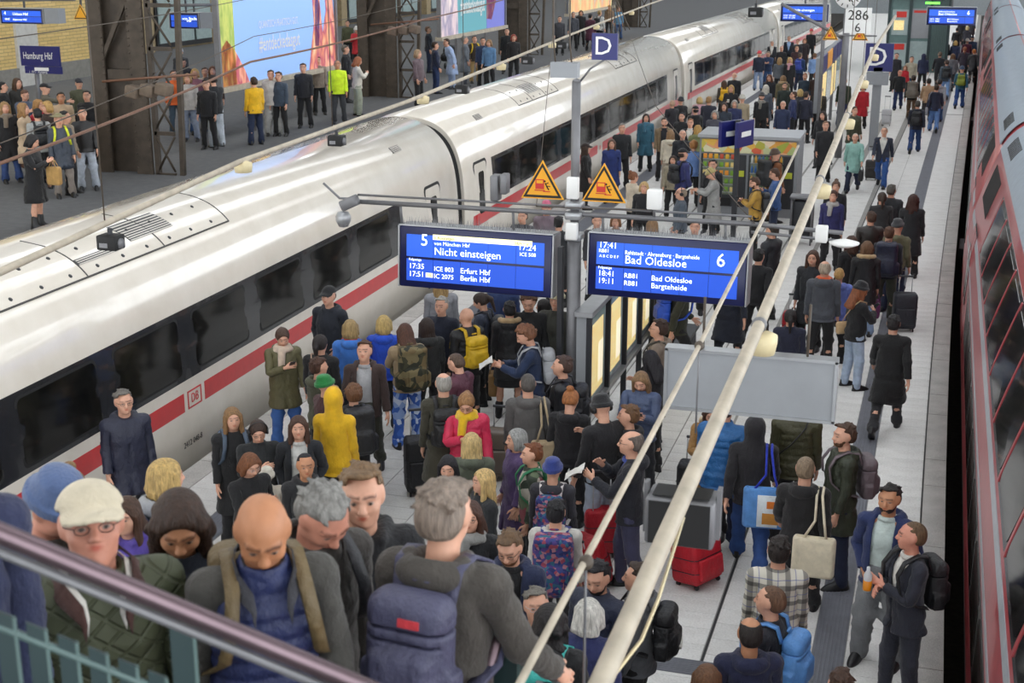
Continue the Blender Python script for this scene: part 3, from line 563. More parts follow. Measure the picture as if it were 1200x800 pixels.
# ---- overhead wires
def wire(pts, r, mat, label):
    P = [np.array(q, float) for q in pts]; Q = []
    for a, b in zip(P[:-1], P[1:]):
        L = np.linalg.norm(b-a)
        for t in np.linspace(0, 1, 9)[:-1]: Q.append(a+(b-a)*t-np.array([0, 0, .012*L*4*t*(1-t)*.35]))
    Q.append(P[-1]); mb = MB(); mb.tube(Q, r, 5); o = mb.build('overhead_wire', MATS[mat]); tag(o, label, 'wire')
wire([(-9.2,11.6,4.86),(-12.5,24,4.9),(-14.2,38,4.95),(-16.5,60,5.3)], .022, 'copper_wire', 'thick copper coloured wire crossing in front of the brown columns')
wire([(-9.2,11.6,5.05),(-12.6,24.4,5.35),(-14.2,38,5.5),(-16.5,60,5.8)], .008, 'wire', 'thin dark wire just above the copper coloured wire')
wire([(-9.5,12,6.1),(-14,30,6.15),(-18,60,6.3)], .007, 'wire', 'thin dark wire crossing the yellow wall and billboard')
wire([(-3.5,18.1,3.6),(-5.1,18.0,3.58),(-7.0,26,6.0)], .006, 'wire', 'thin stay wire rising from the crossbar to the left')
wire([(-2.1,18.1,3.5),(-4.6,24,4.3),(-7.0,33,4.9)], .007, 'wire', 'thin stay wire rising from the right crossbar across the crowd')
for k, nm in enumerate(('leftmost', 'second', 'middle', 'fourth', 'rightmost')):
    yy = 30+k*.35; wire([(-6.8-.12*k, yy, 6.4), (-6.9+.03*k, yy+.4, 5.15)], .012, 'wire', nm+' of the five bundled wires hanging above the second carriage roof')
# ------------------------------------------------------------------ brown steel columns of the hall
def steel_column(x, y, label, ht=9.0):
    r = empty('steel_column', (x, y, 1.8)); r.scale = (.76, .76, .76); tag(r, label, 'column', 'riveted hall columns')
    m = MATS['steel_brown']
    mb = MB(); mb.box((0, .35, ht/2), (1.5, .06, ht)); mb.build('web_plate', m, r)
    for xx, w in ((-.68, .5), (.72, .56)):
        mb = MB(); mb.box((xx, 0, ht/2), (w, .08, ht)); mb.build('flange', m, r); mb = MB(); mb.box((xx-w/2+.04, .4, ht/2), (.05, .8, ht)); mb.build('side_plate', m, r)
        mb = MB()
        for k in range(int(ht/.22)):
            for d in (-.42, .42): mb.lathe([(.035,0),(.028,.02),(.001,.026)], (xx+d*w, -.04, .2+k*.22), 5, rotm('x', 90))
        tag(mb.build('rivets', m, r), kind='stuff')
    mb = MB(); mb.box((.05, .1, 3.05), (.9, .1, .3)); mb.build('gusset', m, r); mb = MB(); mb.box((.05, .05, 4.6), (.14, .1, 3.4), rotm('y', 28)); mb.build('diagonal', m, r)
    for xx, lean in ((1.12, 0), (1.95, 1.0)):
        mb = MB(); mb.box((xx+lean*.02*ht-.0, .1, ht/2), (.14, .16, ht), rotm('y', lean*2.0)); mb.build('lattice_angle', m, r)
    n = 7; hgt = ht/n
    for k in range(n):
        z0 = k*hgt; d0, d1 = 1.9+.035*(z0-ht/2), 1.9+.035*(z0+hgt-ht/2)
        for a, b in (((1.14, z0+.1), (d1, z0+hgt-.1)), ((d0, z0+.1), (1.14, z0+hgt-.1))):
            mb = MB(); mb.tube([(a[0], .05, a[1]), (b[0], .05, b[1])], .04, 4); mb.build('lattice_bar', m, r)
        mb = MB(); mb.box(((1.12+d0)/2, .06, z0), (d0-1.1, .08, .12)); mb.build('batten', m, r)
    return r
steel_column(-18.25, 28.4, 'huge brown riveted steel column at the left, nearest the yellow wall')
steel_column(-18.8, 45.6, 'brown riveted steel column between the two billboards')
steel_column(-19.8, 65.4, 'brown riveted steel column right of the second billboard')
steel_column(-19.2, 89, 'farthest brown steel column behind the small letter D sign')
# tension weights on the first two columns
for (x, y, z, lb) in ((-16.6, 27.0, 3.9, 'three brown concrete tension weights on wires in front of the nearest column'), (-16.9, 43.4, 4.25, 'three brown tension weights beside the second column')):
    r = empty('tension_weights', (x, y, z)); r.scale = (.76, .76, .76); tag(r, lb, 'weights')
    for k in range(3):
        mb = MB(); mb.rbox((k*.5-.5, 0, k*.05), (.42, .42, .34), .05, rotm('y', 12)); mb.build('weight', M_plain('weight_stone', '#6b5d50', .8, var=.2), r)
    mb = MB(); mb.tube([(-1.6, .1, .25), (1.6, .1, .55)], .04, 5); mb.build('yoke_bar', MATS['copper_wire'], r)
    mb = MB(); mb.tube([(0, .1, .3), (-1.4, 2.9, .35)], .03, 5); mb.build('bracket', MATS['steel_brown'], r)
# ------------------------------------------------------------------ billboards (backlit cloth) facing the tracks
def ad_mats():
    for nm, cols, sc in (('ad_flesh', ['#8d2f52', '#c8705f', '#e3a48a', '#b04a63', '#d98b6a', '#f0c7a0'], 1.6), ('ad_leaf', ['#6f8f3a', '#b9bf62', '#8fa84a', '#d5cf9a'], 2.2), ('ad_pink', ['#b9a4b0', '#d7c2c6', '#8f86a0', '#e3d2cf'], 1.2), ('ad_mix', ['#8fb6a0', '#d9c58a', '#e0a070', '#9fc0c8'], .8)):
        t = NT(nm); nz = t.noise(sc, 3, .5, vec=(1, 1, .45)); k = len(cols); q = t.ramp(nz, [(.28+.44*i/(k-1), srgb(c)) for i, c in enumerate(cols)]); t.base(q)
        t.l(q[0], 0, t.b, 'Emission Color'); t.b.inputs['Emission Strength'].default_value = .25; MATS[nm] = t.m
    for nm, c in (('ad_blue', '#8db0ea'), ('ad_teal', '#5d9ba6'), ('ad_violet', '#6f74c0')):
        t = NT(nm); t.base(srgb(c)); t.b.inputs['Emission Color'].default_value = srgb(c); t.b.inputs['Emission Strength'].default_value = .25; t.set(Roughness=.6); MATS[nm] = t.m
ad_mats()
def billboard(x, y0, y1, z0, z1, parts, label, cloth):
    r = empty('billboard', (x, y0, z0)); tag(r, label, 'billboard'); w, h = y1-y0, z1-z0; zg = z0-1.8
    mb = MB(); mb.box((-.06, w/2, h/2), (.1, w, h)); mb.build('panel', MATS[cloth], r)
    for nm, m, poly in parts:
        mb = MB(); mb.prism([(a*w, b*h) for a, b in poly], 'x', -.005, .006); mb.build(nm, MATS[m], r)
    mb = MB(); mb.box((0, w/2, -.06), (.3, w+.2, .14)); mb.build('lower_rail', MATS['cream_paint'], r)
    for yy in (-.05, w+.05): mb = MB(); mb.box((0, yy, h/2), (.16, .1, h)); mb.build('side_rail', MATS['steel_grey'], r)
    for yy in (w*.3, w*.75): mb = MB(); mb.box((-.2, yy, -zg/2), (.1, .12, zg)); mb.build('support_post', MATS['steel_grey'], r)
    return r
b1 = billboard(-18.6, 33.9, 41.6, 3.26, 6.75, [('leafy_picture', 'ad_leaf', [(0,0),(.12,0),(.12,1),(0,1)]), ('octopus_picture', 'ad_flesh', [(0,0),(.22,0),(.19,.1),(.12,.27),(.06,.36),(.02,.3),(0,.26)]),
  ('arm_picture', 'ad_flesh', [(.74,0),(1,0),(1,.36),(.97,.9),(.94,1),(.9,.95),(.92,.5),(.88,.3),(.86,.6),(.84,1),(.78,1),(.8,.4),(.76,.14)]), ('sea_picture', 'ad_violet', [(.8,.2),(.84,.2),(.86,.55),(.82,.7)])], 'wide light blue billboard reading #entdeckedasgut behind the train', 'ad_blue')
text('#entdeckedasgut', .6, MATS['sign_white'], b1, (.02, 3.7, 1.0), rz=90, bold=True, maxw=2.7); text('QUANTISCH PRAKTISCH GUT.', .3, MATS['sign_white'], b1, (.02, 3.7, 1.55), rz=90, maxw=2.6)
mb = MB(); mb.box((.01, 2.5, 3.1), (.01, .6, .7)); mb.build('small_print', MATS['ad_pink'], b1)
b2 = billboard(-18.6, 51.6, 60.2, 3.5, 7.0, [('figure_picture', 'ad_pink', [(0,0),(.26,0),(.24,1),(0,1)]), ('sea_picture', 'ad_violet', [(.7,0),(1,0),(1,1),(.7,1)]), ('octopus_picture', 'ad_flesh', [(.7,.12),(.78,.1),(.95,.6),(.98,1),(.88,1),(.8,.4),(.74,.6),(.74,1),(.7,1)])], 'teal billboard with a pale figure behind the second carriage', 'ad_teal')
text('#entdeckedasgut', .9, MATS['sign_white'], b2, (.02, 4.1, 1.05), rz=90, bold=True, maxw=3.2)
billboard(-18.4, 70.7, 81.3, 3.5, 7.0, [('landscape_picture', 'ad_mix', [(.02,0),(.98,0),(.98,1),(.02,1)])], 'pale green billboard at the top beyond the second carriage', 'ad_mix')
# ------------------------------------------------------------------ signs and displays on the neighbouring platform
hs = empty('station_sign', (-23.9, 33.4, 1.72)); hs.scale = (.76, .76, .76); tag(hs, 'blue station name sign Hamburg Hbf on a grey post', 'sign')
mb = MB(); mb.tube([(-.3, .1, .1), (-.3, .1, 3.4)], .09, 10); mb.build('post', MATS['steel_grey'], hs); mb = MB(); mb.box((0, 0, 3.05), (1.65, .1, .72)); mb.build('name_panel', MATS['db_blue'], hs); mb = MB(); mb.box((.1, -.02, 2.55), (1.55, .1, .26)); mb.build('lower_panel', MATS['db_blue'], hs)
text('Hamburg Hbf', .36, MATS['sign_white'], hs, (-.08, -.06, 3.05), maxw=1.25); mb = MB(); mb.box((.05, -.075, 2.58), (.6, .01, .12)); mb.build('direction_notice', MATS['sign_white'], hs)
text('i  WC  Ausgang', .12, MATS['sign_white'], hs, (-.1, -.08, 2.48))
for (x, y, z, w, h, lb, rows) in ((-22.2, 30.4, 5.29, 1.25, .37, 'blue departure display at the top left corner over the far platform', [('4', .12, .12, .3, 'CENTER', T), ('Uelzen Hbf', .1, .3, .35, 'LEFT', T), ('18:02', .07, .1, .7, 'LEFT', T), ('Hannover Hbf', .07, .3, .72, 'LEFT', T)]), (-21.1, 36.5, 4.88, .95, .44, 'blue departure display reading Stade over the far platform behind the column', [('von Stade', .12, .45, .35, 'LEFT', T), ('Hbf', .1, .6, .5, 'LEFT', T)])):
    d = display('departure_display', x, y, z, w, h, lb, rows, frame=.05, spikes=False)
    mb = MB(); mb.box((w/2+.25, .15, .02), (.42, .3, h)); mb.build('end_box', MATS['panel_grey'], d); mb = MB(); mb.tube([(-w*.8, .15, h/2+.2), (w*1.2, .15, h/2+.25)], .05, 6); mb.build('gantry_tube', MATS['steel_grey'], d); mb = MB(); mb.tube([(0, .15, h/2), (0, .15, 3.0)], .03, 6); mb.build('hanger', MATS['steel_grey'], d)
w1 = empty('warning_sign_mount', (-20.4, 30.3, 5.25)); tag(w1, 'yellow warning triangle at the top left edge of the nearest column', 'sign'); o = tri_sign(w1, 0, 0, 0, .42, None, False); mb = MB(); mb.tube([(0, .04, .2), (0, .04, 3)], .03, 6); mb.build('hanger', MATS['steel_grey'], w1)
# ------------------------------------------------------------------ far end of the near platform
for (x, z, w, lb, rows) in ((.56, 4.28, 1.86, 'small far departure display 6 Bad Oldesloe at the top right', [('6', .22, .84, .3, 'CENTER', T), ('Bad Oldesloe', .13, .23, .38, 'LEFT', T), ('Rahlstedt Ahrensburg', .07, .23, .24, 'LEFT', T), ('18:41  RB81', .08, .06, .66, 'LEFT', T), ('Bad Oldesloe', .08, .42, .66, 'LEFT', T), ('19:11  RB81', .08, .06, .78, 'LEFT', T), ('Bargteheide', .08, .42, .78, 'LEFT', T)]), (-5.15, 4.33, 1.9, 'small far departure display 5 Nicht einsteigen at the top', [('5', .2, .17, .25, 'CENTER', T), ('Nicht einsteigen', .13, .26, .34, 'LEFT', T), ('17:35  ICE 803', .08, .06, .66, 'LEFT', T), ('Erfurt Hbf', .08, .45, .66, 'LEFT', T), ('17:51  IC 2075', .08, .06, .78, 'LEFT', T), ('Berlin Hbf', .08, .45, .78, 'LEFT', T)])):
    d = display('departure_display', x, 58, z, w, .69, lb, rows, frame=.08, spikes=False); mb = MB(); mb.tube([(0, .15, .34), (0, .15, 2.4)], .04, 6); mb.build('hanger', MATS['steel_grey'], d)
    if x > 0: mb = MB(); mb.box((-.75, .1, .5), (.55, .1, .08)); mb.build('green_lamp', M_emit('green_led', '#5af03c', 2.0), d)
pt = empty('platform_post', (-2.85, 48, 0)); tag(pt, 'tall grey post with clock, white 286/6 plate and warning triangles', 'post')
mb = MB(); mb.tube([(0, 0, 0), (0, 0, 7)], .12, 10); mb.build('post', MATS['steel_grey'], pt); mb = MB(); mb.tube([(-.75, .1, 0), (-.75, .1, 7)], .07, 10); mb.build('second_post', MATS['steel_grey'], pt)
mb = MB(); mb.tube([(-2.2, 0, 5.1), (-.1, 0, 4.0)], .06, 6); mb.build('strut', MATS['steel_grey'], pt); mb = MB(); mb.tube([(-1.0, -.1, 4.1), (1.0, -.1, 4.1)], .03, 6); mb.build('sign_bar', MATS['steel_grey'], pt)
mb = MB(); mb.box((.37, -.2, 4.6), (.85, .05, .82)); mb.build('number_plate', MATS['sign_white'], pt); text('286', .46, MATS['warn_black'], pt, (.37, -.235, 4.76)); text('6', .42, MATS['warn_black'], pt, (.37, -.235, 4.36))
mb = MB(); mb.lathe([(.001,-.06),(.42,-.06),(.44,0),(.42,.06),(.001,.06)], (0, -.25, 5.42), 28, rotm('x', 90)); ck = mb.build('clock_face', MATS['sign_white'], pt)
for k in range(12): a = k*math.pi/6; mb = MB(); mb.box((.35*math.sin(a), -.318, 5.42+.35*math.cos(a)), (.03, .01, .09), rotm('y', k*30)); mb.build('hour_mark', MATS['warn_black'], ck)
for ln, dg, w in ((.3, 144, .03), (.22, 162, .045)): a = math.radians(dg); mb = MB(); mb.box((ln/2*math.sin(a), -.325, 5.42+ln/2*math.cos(a)), (w, .01, ln), rotm('y', dg)); mb.build('clock_hand', MATS['warn_black'], ck)
tri_sign(pt, -.5, -.16, 3.95, .52, None, True); tri_sign(pt, .47, -.16, 3.95, .52, None, True)
fd = letter_sign('section_sign', -1.8, 50, 3.24, .95, 'large square blue sign with a white letter D by the far kiosk', thick=.25)
mb = MB(); mb.box((0, .1, -1.79), (.3, .2, 2.9)); mb.build('stand', MATS['panel_grey'], fd); mb = MB(); mb.box((0, .0, -.72), (.75, .3, .42)); mb.build('control_box', MATS['panel_grey'], fd)
ib = empty('information_board', (-3.9, 58.5, 0)); tag(ib, 'long information board with blue and orange header and lit sheets', 'board')
mb = MB(); mb.box((-.1, 0, 2.0), (.2, 13, 2.0)); mb.build('board_back', MATS['panel_grey'], ib)
for k in range(5):
    mb = MB(); mb.box((.02, -5.2+k*2.6, 2.72), (.05, 2.4, .62)); mb.build('header_panel', MATS['db_blue'] if k not in (1,) else M_plain('board_orange', '#e39a2a', .5), ib); mb = MB(); mb.box((.02, -5.2+k*2.6, 1.72), (.04, 2.3, 1.2)); mb.build('lit_sheet', MATS['poster_light'] if k % 2 == 0 else MATS['glass_pale'], ib)
for k in (-6.4, 0, 6.4): mb = MB(); mb.box((0, k, 1.5), (.12, .12, 3.0)); mb.build('upright', MATS['steel_grey'], ib)
kk = empty('kiosk', (-.9, 82, 0)); kk.scale = (1.1, 1, 1.08); tag(kk, 'grey green glazed kiosk building in the middle of the far platform', 'kiosk')
mb = MB(); mb.box((0, 3.5, 1.9), (3.0, 7, 3.8)); mb.build('body', MATS['kiosk_green'], kk); mb = MB(); mb.box((0, 3.4, 3.9), (3.6, 7.8, .3)); mb.build('roof', MATS['panel_grey'], kk)
for xx in (-1.5, -.45, .55, 1.45): mb = MB(); mb.box((xx, -.05, 1.9), (.14, .14, 3.8)); mb.build('mullion', MATS['rail_green'], kk)
for xx, zz, w, h, m in ((-.95, 2.55, .8, 1.3, 'glass_pale'), (.05, 2.5, .85, 1.5, 'panel_grey'), (.05, .95, .85, 1.3, 'glass_pale'), (-.95, .9, .8, 1.2, 'glass_pale')): mb = MB(); mb.box((xx, -.03, zz), (w, .06, h)); mb.build('pane', MATS[m], kk)
for xx, zz, w, h, m in ((-.9, 2.95, .5, .3, 'warn_red'), (-1.0, 2.4, .5, .5, 'poster_light'), (.05, 3.1, .7, .12, 'warn_red'), (-.9, 1.3, .5, .3, 'warn_red')): mb = MB(); mb.box((xx, -.07, zz), (w, .02, h)); mb.build('notice', MATS[m], kk)
for k in range(9): mb = MB(); mb.box((.7+k*.085, -.06, 1.9), (.05, .08, 3.6)); mb.build('slat', MATS['rail_edge'], kk)
# ---- vending machines
vm = empty('vending_machine', (-4.5, 36.6, 0)); tag(vm, 'pair of grey vending machines with snack and drink windows and fruit printed header', 'vending machine')
mb = MB(); mb.box((0, .75, 1.05), (2.62, 1.5, 2.1)); mb.build('cabinet', MATS['panel_grey'], vm); mb = MB(); mb.box((0, .7, 2.13), (2.7, 1.65, .08)); mb.build('top', MATS['alu'], vm)
mb = MB(); mb.box((0, -.03, 1.87), (2.5, .06, .34)); mb.build('header', MATS['ad_flesh'], vm)
t = NT('fruit_print'); v = t.n('ShaderNodeTexVoronoi'); v.inputs['Scale'].default_value = 5; tcq = t.n('ShaderNodeTexCoord'); t.l(tcq, 'Object', v, 0); sx = t.n('ShaderNodeSeparateColor'); t.l(v, 'Color', sx, 0); t.base(t.ramp((sx, 0), [(0, srgb('#c9573a')), (.3, srgb('#e0b84a')), (.5, srgb('#7fa03c')), (.75, srgb('#e8dcc0')), (1, srgb('#d8905a'))])); MATS['fruit_print'] = t.m
bpy.data.objects['header'].data.materials[0] = MATS['fruit_print']
for cx, kind in ((-.65, 0), (.62, 1)):
    mb = MB(); mb.box((cx, -.02, .95), (1.2, .05, 1.4)); mb.build('front_frame', MATS['steel_dark'], vm); mb = MB(); mb.box((cx-.12, -.05, 1.1), (.86, .02, 1.05)); mb.build('lit_interior', M_emit('vend_light', '#5d6657', .25), vm)
    for sfl in range(5 if kind == 0 else 4):
        z = .64+sfl*(.22 if kind == 0 else .27); mb = MB(); mb.box((cx-.12, -.07, z), (.86, .06, .02)); mb.build('shelf', MATS['alu'], vm)
        for k in range(6 if kind == 0 else 9):
            rr = random.Random(k+sfl*17+kind*99); w = .1 if kind == 0 else .06; h = .13 if kind == 0 else .2; mb = MB()
            if kind == 0: mb.rbox((cx-.49+k*.148, -.075, z+.01+h/2), (w, .05, h), .015)
            else: mb.lathe([(.03,0),(.032,.12),(.014,.17),(.014,.2),(.001,.2)], (cx-.5+k*.095, -.085, z+.01), 8)
            mb.build('product', MATS['hard_v'] if 'hard_v' in MATS else M_objcol('hard_v', .4, .05, 5, 0), vm, srgb(rr.choice(['#c9a02c', '#6f9a2e', '#b5482c', '#3a8f6a', '#d8c07a', '#e0902a'] if kind == 0 else ['#5a2f1e', '#3f7f3a', '#c8c8c4', '#2f5fa0', '#a03a2a', '#d8a03a'])))
    mb = MB(); mb.box((cx+.46, -.05, 1.15), (.2, .02, .16)); mb.build('keypad', M_plain('keypad', '#b9c23a', .4), vm); mb = MB(); mb.box((cx-.12, -.05, .38), (.7, .02, .2)); mb.build('delivery_hatch', MATS['rubber'], vm)
ip = empty('guide_post', (-4.35, 33.1, 0)); tag(ip, 'grey post with two slanted blue guide signs in front of the vending machines', 'post')
mb = MB(); mb.box((0, 0, 1.5), (.12, .12, 3.0)); mb.build('post', MATS['steel_dark'], ip)
for xx, a in ((-.16, -8), (.16, 4)): mb = MB(); mb.box((xx, 0, 2.68), (.09, .85, .6), rotm('z', -22+a)); mb.build('sign_panel', MATS['db_blue'], ip); mb = MB(); mb.box((xx+.045, -.02, 2.68), (.02, .5, .12), rotm('z', -22+a)); mb.build('lettering_band', MATS['sign_white'], ip)
bn = empty('litter_bin', (-2.75, 33.5, 0)); tag(bn, 'grey framed litter bin cage right of the vending machines', 'bin')
for xx in (-.25, .25):
    for yy in (-.2, .2): mb = MB(); mb.tube([(xx, yy, 0), (xx, yy, 1.15)], .025, 6); mb.build('upright', MATS['steel_grey'], bn)
mb = MB(); mb.rbox((0, 0, .62), (.44, .34, .9), .05); mb.build('container', MATS['steel_dark'], bn); mb = MB(); mb.rbox((0, 0, 1.16), (.6, .5, .06), .02); mb.build('lid', MATS['steel_grey'], bn)
# ------------------------------------------------------------------ stairs up to the bridge, with balustrades
st = empty('staircase', (-3.6, 10.9, 0)); tag(st, 'stone staircase full of people rising from the platform to the bridge', 'staircase')
for k in range(38):
    y = 10.9-k*.32; z = (k+1)*.16; mb = MB(); mb.box((0, y-10.9-.17, z-.09), (4.0, .36, .18)); mb.build('step', MATS['stair_stone'], st)
for xx in (-2.0, 2.02): mb = MB(); mb.prism([(0.1, -.05), (-12.2, 6.05), (-12.2, 5.2), (-1.2, -.05)], 'x', xx-.06, xx+.06); mb.build('stringer', MATS['concrete'], st)
def stair_z(y): return 3.35-.5*(y-4.2)+.08
br_ = empty('balustrade', (-1.4, 4.46, stair_z(4.46))); tag(br_, 'right hand stair balustrade with steel handrail and dark green fins', 'balustrade')
RA = np.array([-1.4, 4.46, 4.56]); RB = np.array([-1.6, 6.6, 3.04]); RC = np.array([-1.75, 8.6, 1.75]); R0 = np.array([-1.4, 4.46, stair_z(4.46)])
def R_(mb, nm, m): o = mb.build(nm, MATS[m], br_); o.location = tuple(-R0); return o
mb = MB(); mb.tube([RA+np.array([-.06, -.12, -.55]), RA+np.array([-.03, -.07, -.12]), RA+np.array([-.01, -.02, -.02]), RA, RB, RC], .024, 10); R_(mb, 'handrail', 'handrail_steel')
for k in range(4):
    q = RA+(RB-RA)*(.06+.42*k); zb = stair_z(q[1]); mb = MB(); mb.box((q[0], q[1], (q[2]-.06+zb)/2), (.1, .03, q[2]-.06-zb)); R_(mb, 'post', 'rail_green'); mb = MB(); mb.box((q[0]+.055, q[1], (q[2]-.06+zb)/2), (.012, .05, q[2]-.06-zb)); R_(mb, 'post_edge', 'rail_edge')
for k in range(26):
    q = RA+(RC-RA)*((k+.8)/26.5); zb = stair_z(q[1]); mb = MB(); mb.box((q[0], q[1], (q[2]-.2+zb)/2), (.05, .012, max(q[2]-.2-zb, .1))); R_(mb, 'fin', 'rail_green')
# near balustrade just in front of the camera
N0 = np.array([-1.88, 2.31, 5.86]); N1 = np.array([-1.22, 2.79, 5.315]); dN = (N1-N0); e0 = N0-dN*.9; e1 = N1+dN*.9
nb = empty('balustrade', tuple(e0-np.array([0, 0, 1.1]))); tag(nb, 'near balustrade with polished handrail and green flat bars at the lower left', 'balustrade')
def N_(mb, nm, m): o = mb.build(nm, MATS[m], nb); o.location = tuple(-(e0-np.array([0, 0, 1.1]))); return o
mb = MB(); mb.tube([e0, N0, N1, e1], .024, 14); N_(mb, 'handrail', 'handrail_steel')
mb = MB(); mb.tube([e0-np.array([0,0,.048]), e1-np.array([0,0,.048])], .012, 6); N_(mb, 'lower_rail', 'steel_grey')
hz = np.array([dN[0], dN[1], 0]); hz /= np.linalg.norm(hz); az = math.degrees(math.atan2(hz[1], hz[0])); L = np.linalg.norm((e1-e0)[:2]); n = int(L/.062)
slope = dN[2]/np.linalg.norm(dN[:2])
for k in range(n):
    q = e0+(e1-e0)*((k+.5)/n); post = (k % 11 == 6); w = .055 if post else .04; top = -.06 if post else -.2; bot = -1.0
    Mz = rotm('z', az); P = [(-w/2, 0, bot), (w/2, 0, bot), (w/2, 0, top+slope*w/2), (-w/2, 0, top-slope*w/2)]
    for nm, m, ww, y0, y1 in (('post' if post else 'bar', 'rail_green', w, -.006, .006), ('bar_edge', 'rail_edge', .008, -.008, .008)):
        sh = 0 if nm != 'bar_edge' else w/2
        R = [(-ww/2+sh, bot), (ww/2+sh, bot), (ww/2+sh, top+slope*(sh+ww/2)), (-ww/2+sh, top+slope*(sh-ww/2))]
        mb = MB(); mb.prism(R, 'y', y0, y1); mb.v = [tuple(np.array(v)@Mz.T+q) for v in mb.v]; N_(mb, nm, m)
mb = MB(); mb.tube([e0-np.array([0,0,.24]), e1-np.array([0,0,.24])], .01, 6); N_(mb, 'top_flat', 'rail_edge')
# ------------------------------------------------------------------ sculpting by distance fields
def smin(a, b, k):
    if k <= 0: return np.minimum(a, b)
    h = np.maximum(k-np.abs(a-b), 0)/k
    return np.minimum(a, b)-h*h*k*.25
class Field:
    def __init__(s, lo, hi, h):
        s.lo = np.array(lo, float); s.h = h; n = np.ceil((np.array(hi)-s.lo)/h).astype(int)+1
        s.ax = [(s.lo[i]+h*np.arange(n[i])).astype(np.float32) for i in range(3)]; s.D = np.full(tuple(n), .08, np.float32)
    def _sl(s, bb, m):
        r = []
        for i in range(3):
            a = max(0, int(np.floor((bb[0][i]-m-s.lo[i])/s.h))); b = min(len(s.ax[i]), int(np.ceil((bb[1][i]+m-s.lo[i])/s.h))+1)
            if b <= a: return None
            r.append(slice(a, b))
        return tuple(r)
    def op(s, fb, k=0., mode='add'):
        f, bb = fb; sl = s._sl(bb, .05+k)
        if sl is None: return s
        x = s.ax[0][sl[0]][:, None, None]; y = s.ax[1][sl[1]][None, :, None]; z = s.ax[2][sl[2]][None, None, :]
        d = f(x, y, z).astype(np.float32)
        if mode == 'add': s.D[sl] = smin(s.D[sl], d, k)
        elif mode == 'sub': s.D[sl] = -smin(-s.D[sl], d, k)
        elif mode == 'and': s.D[sl] = -smin(-s.D[sl], -d, k)
        return s
    def add(s, fb, k=0.): return s.op(fb, k)
    def sub(s, fb, k=0.): return s.op(fb, k, 'sub')
    def mesh(s):
        D = s.D; D[0] = D[-1] = .05; D[:, 0] = D[:, -1] = .05; D[:, :, 0] = D[:, :, -1] = .05
        I = D < 0; c = np.zeros(tuple(q-1 for q in D.shape), np.int8)
        for a in (0, 1):
            for b in (0, 1):
                for e in (0, 1): c += I[a:D.shape[0]-1+a, b:D.shape[1]-1+b, e:D.shape[2]-1+e]
        act = (c > 0) & (c < 8); ci = np.argwhere(act); idx = np.full(act.shape, -1, np.int32); idx[act] = np.arange(len(ci))
        acc = np.zeros((len(ci), 3)); cnt = np.zeros(len(ci))
        cor = [(a, b, e) for a in (0, 1) for b in (0, 1) for e in (0, 1)]
        for a in cor:
            for b in cor:
                if sum(abs(p-q) for p, q in zip(a, b)) == 1 and a < b:
                    va = D[ci[:, 0]+a[0], ci[:, 1]+a[1], ci[:, 2]+a[2]]; vb = D[ci[:, 0]+b[0], ci[:, 1]+b[1], ci[:, 2]+b[2]]
                    m = (va < 0) != (vb < 0); t = np.where(m, va/np.where(m, va-vb, 1), 0)[:, None]
                    acc[m] += (np.array(a)+t*(np.array(b)-np.array(a)))[m]; cnt[m] += 1
        V = s.lo+s.h*(ci+acc/np.maximum(cnt, 1)[:, None]); Q = []
        for ax in range(3):
            u, w = (ax+1) % 3, (ax+2) % 3
            sl0 = [slice(None)]*3; sl1 = [slice(None)]*3; sl0[ax] = slice(0, -1); sl1[ax] = slice(1, None)
            A = I[tuple(sl0)]; B = I[tuple(sl1)]; E = np.argwhere(A != B)
            E = E[(E[:, u] > 0) & (E[:, w] > 0) & (E[:, u] < act.shape[u]) & (E[:, w] < act.shape[w])]
            q = []
            for du, dw in ((-1, -1), (0, -1), (0, 0), (-1, 0)):
                e = E.copy(); e[:, u] += du; e[:, w] += dw; q.append(idx[e[:, 0], e[:, 1], e[:, 2]])
            q = np.stack(q, 1); fl = ~A[E[:, 0], E[:, 1], E[:, 2]]; q[fl] = q[fl][:, ::-1]; Q.append(q[(q >= 0).all(1)])
        return V, np.concatenate(Q)
def rcone(a, b, r0, r1, ridge=None, fold=0.):
    a = np.array(a, float); b = np.array(b, float); ab = b-a; L = np.linalg.norm(ab); m = max(r0, r1)
    bb = (np.minimum(a, b)-m, np.maximum(a, b)+m)
    def f(x, y, z):
        px, py, pz = x-a[0], y-a[1], z-a[2]
        t = np.clip((px*ab[0]+py*ab[1]+pz*ab[2])/(L*L), 0, 1)
        r = r0+(r1-r0)*t
        if ridge: r = r+ridge[0]*(np.abs(np.sin(np.pi*t*L/ridge[1]+.4))**.6-.7)
        if fold: s_ = t*L; r = r+fold*(np.sin(s_*115+38*py+3*np.sin(s_*31))*(.35+.65*np.sin(np.pi*np.clip(t, 0, 1)*1.0+.6)**2)+.7*np.sin(s_*52-30*py+21*px))
        return np.sqrt((px-t*ab[0])**2+(py-t*ab[1])**2+(pz-t*ab[2])**2)-r
    return f, bb
def ell(c, r):
    c = np.array(c, float); r = np.array(r, float)
    def f(x, y, z):
        X, Y, Z = (x-c[0])/r[0], (y-c[1])/r[1], (z-c[2])/r[2]; k0 = np.sqrt(X*X+Y*Y+Z*Z)
        k1 = np.sqrt((X/r[0])**2+(Y/r[1])**2+(Z/r[2])**2)
        return k0*(k0-1)/np.maximum(k1, 1e-5)
    return f, (c-r, c+r)
